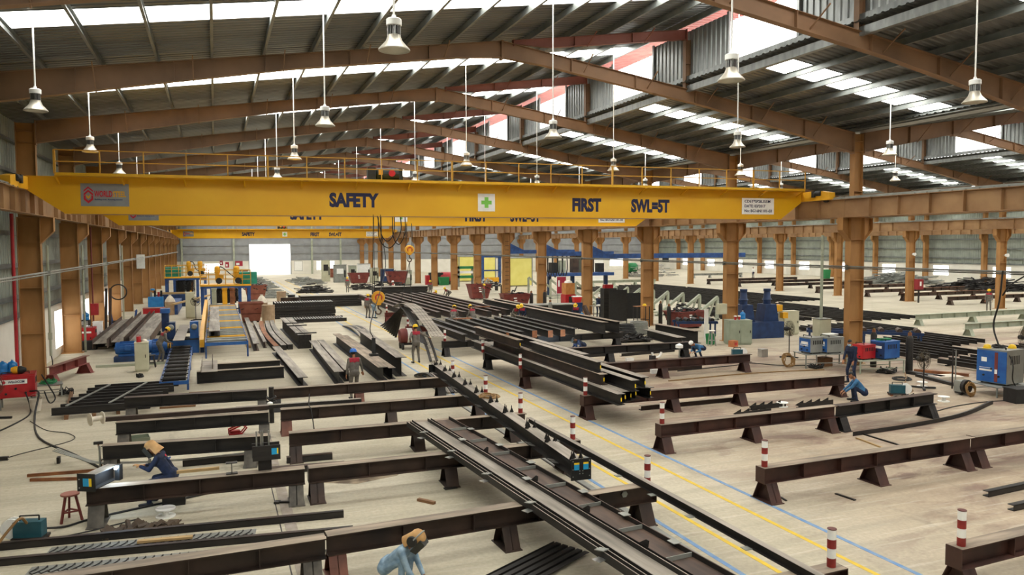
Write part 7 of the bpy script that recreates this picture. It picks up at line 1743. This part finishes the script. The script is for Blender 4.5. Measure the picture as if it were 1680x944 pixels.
cord('loose_cable',[(-5.1,27.1,.95),(-4.9,27.0,.6),(-4.7,26.8,.25),(-4.8,26.5,.15),(-4.95,26.6,.5)],.02,M['cable'],'black cable loops at the right side of the red welding machine')
floor_bar('dark_bar','short dark bar on the floor at the far left edge',(-4.900, 20.368, 0.000),(-4.547, 20.333, 0.000),.1,.08,'dark','dark')
# coil of hose on the cleated girder
coil_cable('hose_coil','brown hose coil lying on the cleated girder',(6.45,18.3,.985),.3,5,.016,'hose','hose coil',33,.06)
# short sections at the front
floor_bar('channel_end','dark end of a channel in the open front bay, farther of two',(2.6,13.9,0),(3.0,13.85,0),.12,.12,'dark','dark') if False else None
t=thing('deck_sheet','black ribbed deck sheet lying in front of the frontmost trestle leg','steel sheet',(4.263, 10.317, 0.000),.5)
m=MB()
for k in range(5): m.box(-.9,1.1,-.34+.14*k,-.25+.14*k,.05,.055); m.box(-.9,1.1,-.25+.14*k,-.245+.14*k,.0,.055); m.box(-.9,1.1,-.25+.14*k,-.2+.14*k,0,.005); m.box(-.9,1.1,-.2+.14*k,-.195+.14*k,.0,.055)
m.build('sheet',M['dark'],t)
t=thing('floor_block','small grey steel block on the floor near the front trestle leg','steel block',(6.681, 11.991, 0.000),.4); MB().box(-.06,.06,-.05,.05,0,.07).build('block',M['greysteel'],t)
t=thing('small_plate','small dark plate on the floor by the second row trestle leg','steel plate',(4.304, 14.552, 0.000),.1); MB().box(-.13,.13,-.06,.06,0,.02).build('plate',M['dark'],t)
t=thing('floor_tool','dark wrench on the floor beside the double trestle leg','wrench',(1.238, 14.842, 0.000),-.4); MB().box(-.28,.2,-.025,.025,0,.04).build('shaft',M['dark'],t); MB().cbox((-.27,0,.02),(.1,.12,.04)).build('jaw',M['dark'],t)
# floor tracks
struct(MB().box(1.02,1.22,6,21,0,.006).build('floor_track',mat('worn_track','#8a7f70','#a0958a',.7,scale=5)),'worn steel track set in the floor under the left trestles')
struct(MB().box(.94,.96,6,21,0,.004).build('floor_track',M['dark']),'dark slot beside the worn floor track')
struct(MB().box(6.88,7.02,0,26,0,.012).build('floor_track',M['greysteel']),'grey steel strip along the left aisle line')
struct(MB().box(6.84,6.87,0,26,0,.010).build('floor_track',M['dark']),'dark slot beside the grey aisle strip')
m=MB(); m.add([(1.9,15.9,.003),(2.6,15.55,.003),(3.5,15.8,.003),(3.8,16.25,.003),(3.2,16.9,.003),(2.3,17.0,.003),(1.7,16.5,.003)],[tuple(range(7))])
st=m.build('floor_stain',mat('oil_stain','#5a4c3c','#97876f',.9,scale=2.2,lo=.42,hi=.6)); struct(st,'oily dark stain on the floor beyond the node box')
# pieces in front of the right hand trestles
for k,(x,y,a,L_) in enumerate(((13.6,17.6,.05,1.3),(14.6,18.2,.0,1.3),(16.1,17.9,.05,1.4),(19.3,17.4,.1,1.2))):
    t=thing('angle_frame','dark welded angle frame with fins, %s from the left behind the third right trestle'%ORD[k],'steel frame',(x,y,0),a); MB().box(0,L_,0,.09,0,.012).build('base_leg',M['dark'],t); MB().box(0,L_,0,.012,.012,.14).build('upright_leg',M['dark'],t)
    for q in range(4): MB().prism([(.02,.012),(.35,.012),(.02,.22)],'x',.2+q*(L_-.4)/3,.215+q*(L_-.4)/3).build('fin',M['dark'],t)
m=MB(); pts=[]; 
t=thing('bowed_channel','long dark bowed channel on the floor behind the second right trestle','steel channel',(0,0,0)); strip(t,[(15.1,14.75,.0),(17.3,14.9,.0),(19.6,15.3,.0),(21.9,16.15,.0)],.16,.11,M['dark'])
bx_=floor_bar('dark_channel','dark channel end at the right edge, farther of two',(13.791, 10.224, 0.000),(15.363, 10.320, 0.000),.12,.11,'dark','dark'); floor_bar('dark_channel','dark channel end at the right edge, nearer of two',(13.485, 9.506, 0.000),(14.418, 9.560, 0.000),.12,.11,'dark','dark')
floor_bar('floor_bar','thin dark bar on the floor by the bowed channel',(15.401, 14.945, 0.000),(15.353, 13.547, 0.000),.05,.03,'dark','dark'); floor_bar('floor_bar','thin pale strip on the floor by the bowed channel',(14.922, 14.535, 0.000),(14.767, 13.546, 0.000),.05,.03,'wood','wood'); floor_bar('floor_bar','short dark strip on the streaked floor behind the second right trestle',(11.218, 11.413, 0.000),(11.267, 10.971, 0.000),.06,.02,'dark','dark'); floor_bar('floor_bar','tiny dark strip on the floor by the second right trestle leg',(10.076, 11.638, 0.000),(10.028, 11.430, 0.000),.04,.02,'dark','dark')
floor_bar('flat_section','dark section under the fifth right trestle',(14.586, 25.372, 0.000),(17.748, 25.151, 0.000),.16,.16,'brown','brown'); floor_bar('flat_section','dark section under the sixth right trestle, left of its double leg',(14.296, 29.575, 0.000),(16.049, 29.629, 0.000),.16,.14,'dark','dark'); floor_bar('flat_section','grey section under the sixth right trestle, right of its double leg',(16.452, 29.261, 0.000),(19.438, 29.671, 0.000),.16,.14,'dark','greytop')
floor_bar('flat_section','rust brown section lying on the fourth right trestle beside the stack',(11.6,19.45,0),(15.2,19.5,0),.14,.13,'brown','browntop','steel section',.003)
t=thing('small_grinder','small winch with a white half ring under the sixth right trestle','hand tool',(17.0,27.2,0)); MB().tube(arc_pts((0,0,.42),.22,PI,2*PI,10),.045,8).build('ring',M['white'],t); MB().box(-.3,-.1,-.1,.1,.0,.3).build('motor',M['dark'],t); MB().cyl((0,0,0),(0,0,.2),.04,n=8).build('leg',M['rust'],t)
for k,(p,lb) in enumerate((((16.030, 27.736, 0.000),'white packing block under the sixth right trestle, left one'),((15.456, 24.863, 0.000),'white packing block under the fifth right trestle, right one'))): 
    t=thing('packing_block',lb,'block',p); MB().box(-.16,.16,-.08,.08,0,.16).build('block',M['white'],t)
for k,(a,b,w_,mm_) in enumerate((((24.264, 21.220, 0.000),(24.447, 19.868, 0.000),.3,'dark'),((24.825, 21.438, 0.000),(25.758, 19.881, 0.000),.2,'rust'),((24.014, 20.601, 0.000),(23.506, 18.467, 0.000),.18,'dark'))): floor_bar('loose_section',('dark broad section','rusty strip','dark narrow section')[k]+' on the floor behind the black footed fan',a,b,w_,.1,mm_,mm_,'steel section')
t=thing('worn_sheet','worn beige sheet on the floor behind the black footed fan','steel sheet',(24.639, 19.926, 0.000),-.2); MB().box(-.5,.5,-.3,.3,0,.10).build('sheet',M['sack'],t)
cord('loose_cable',[(22.2,24.0,.02),(21.0,24.6,.02),(20.3,25.5,.02),(19.4,25.2,.02),(16.5,24.9,.02)],.018,M['cable'],'black cable on the floor left of the blue fronted sets')
cord('loose_cable',[(21.9,23.0,.02),(20.0,23.3,.02),(18.0,23.4,.02),(15.0,23.2,.02)],.022,M['hose'],'tan cable on the floor before the blue fronted sets')
cord('loose_cable',[(23.3,16.2,.02),(22.0,16.4,.02),(20.6,16.3,.02),(19.2,15.95,.02)],.014,M['cable'],'thin cable on the floor from the black box to the trestle end')
cord('loose_cable',[(24.2,21.3,.02),(23.0,20.2,.02),(22.3,19.6,.02),(21.5,18.6,.02),(20.6,18.2,.1)],.02,M['hose'],'brown cable from the pale frame table to the wire feeder')
coil_cable('cable_coil','flat black cable loops on the floor below the pale frame table',(22.9,20.4,0),.4,4,.018,'cable','cable coil',41,.05)
# notices on the end wall
for k,(x,z,w_,h) in enumerate(((.9,1.7,.5,.8),(1.8,1.3,.6,.9),(3.6,1.5,1.3,.9))):
    t=thing('wall_sign','red and white notice on the end wall, %s from the left'%ORD[k],'sign',(x,YE-.215,z)); MB().box(-w_/2,w_/2,0,.03,0,h).build('board',mat('notice_crimson','#9c1c34'),t); MB().box(-w_*.3,w_*.1,-.006,0,h*.2,h*.6).build('white_mark',M['white'],t)
t=thing('wall_map','pale framed notice board on the end wall right of the doorway','sign',(13.3,YE-.215,.6)); MB().box(-.65,.65,.0,.03,0,1.6).build('board',M['white'],t); MB().box(-.7,.7,.01,.025,-.05,1.65).build('frame',M['greysteel'],t)
# paper notice on a far left column
t=thing('paper_notice','white paper notice on a far left column','sign',(XA+.28,yb(6)-.17,3.0)); MB().box(-.3,.35,-.004,.0,0,1.2).build('sheet',M['white'],t)
# vertical conduits on the left columns
t=thing('conduit_riser','pale conduit riser on the second left column','conduit',(XA+.52,yb(1)+.1,0)); MB().cyl((0,0,0.9),(0,0,4.95),.045,n=8).build('pipe',M['palesteel'],t); MB().box(-.06,.06,-.05,.05,1.5,1.75).build('junction_box',M['palesteel'],t); MB().tube(smooth_path([(0,0,.95),(.06,-.1,.6),(-.02,-.15,.2),(.05,-.2,.02)],4),.02,6).build('loose_wire',M['cable'],t)
for i in (2,4): 
    t=thing('conduit_riser','pale conduit riser on the left wall column, '+('third' if i==2 else 'fifth')+' from the front','conduit',(XA+.5,yb(i)+.1,0)); MB().cyl((0,0,0),(0,0,4.95),.05,n=8).build('pipe',M['palesteel'],t)
for i in (1,2,3):
    t=thing('conduit_riser','grey conduit riser beside the aisle column, '+('second','third','fourth')[i-1]+' from the front','conduit',(XB+.42,yb(i)+.28,0)); MB().cyl((0,0,0),(0,0,4.95),.06,n=8).build('pipe',M['palesteel'],t)

bpy.context.view_layer.update()
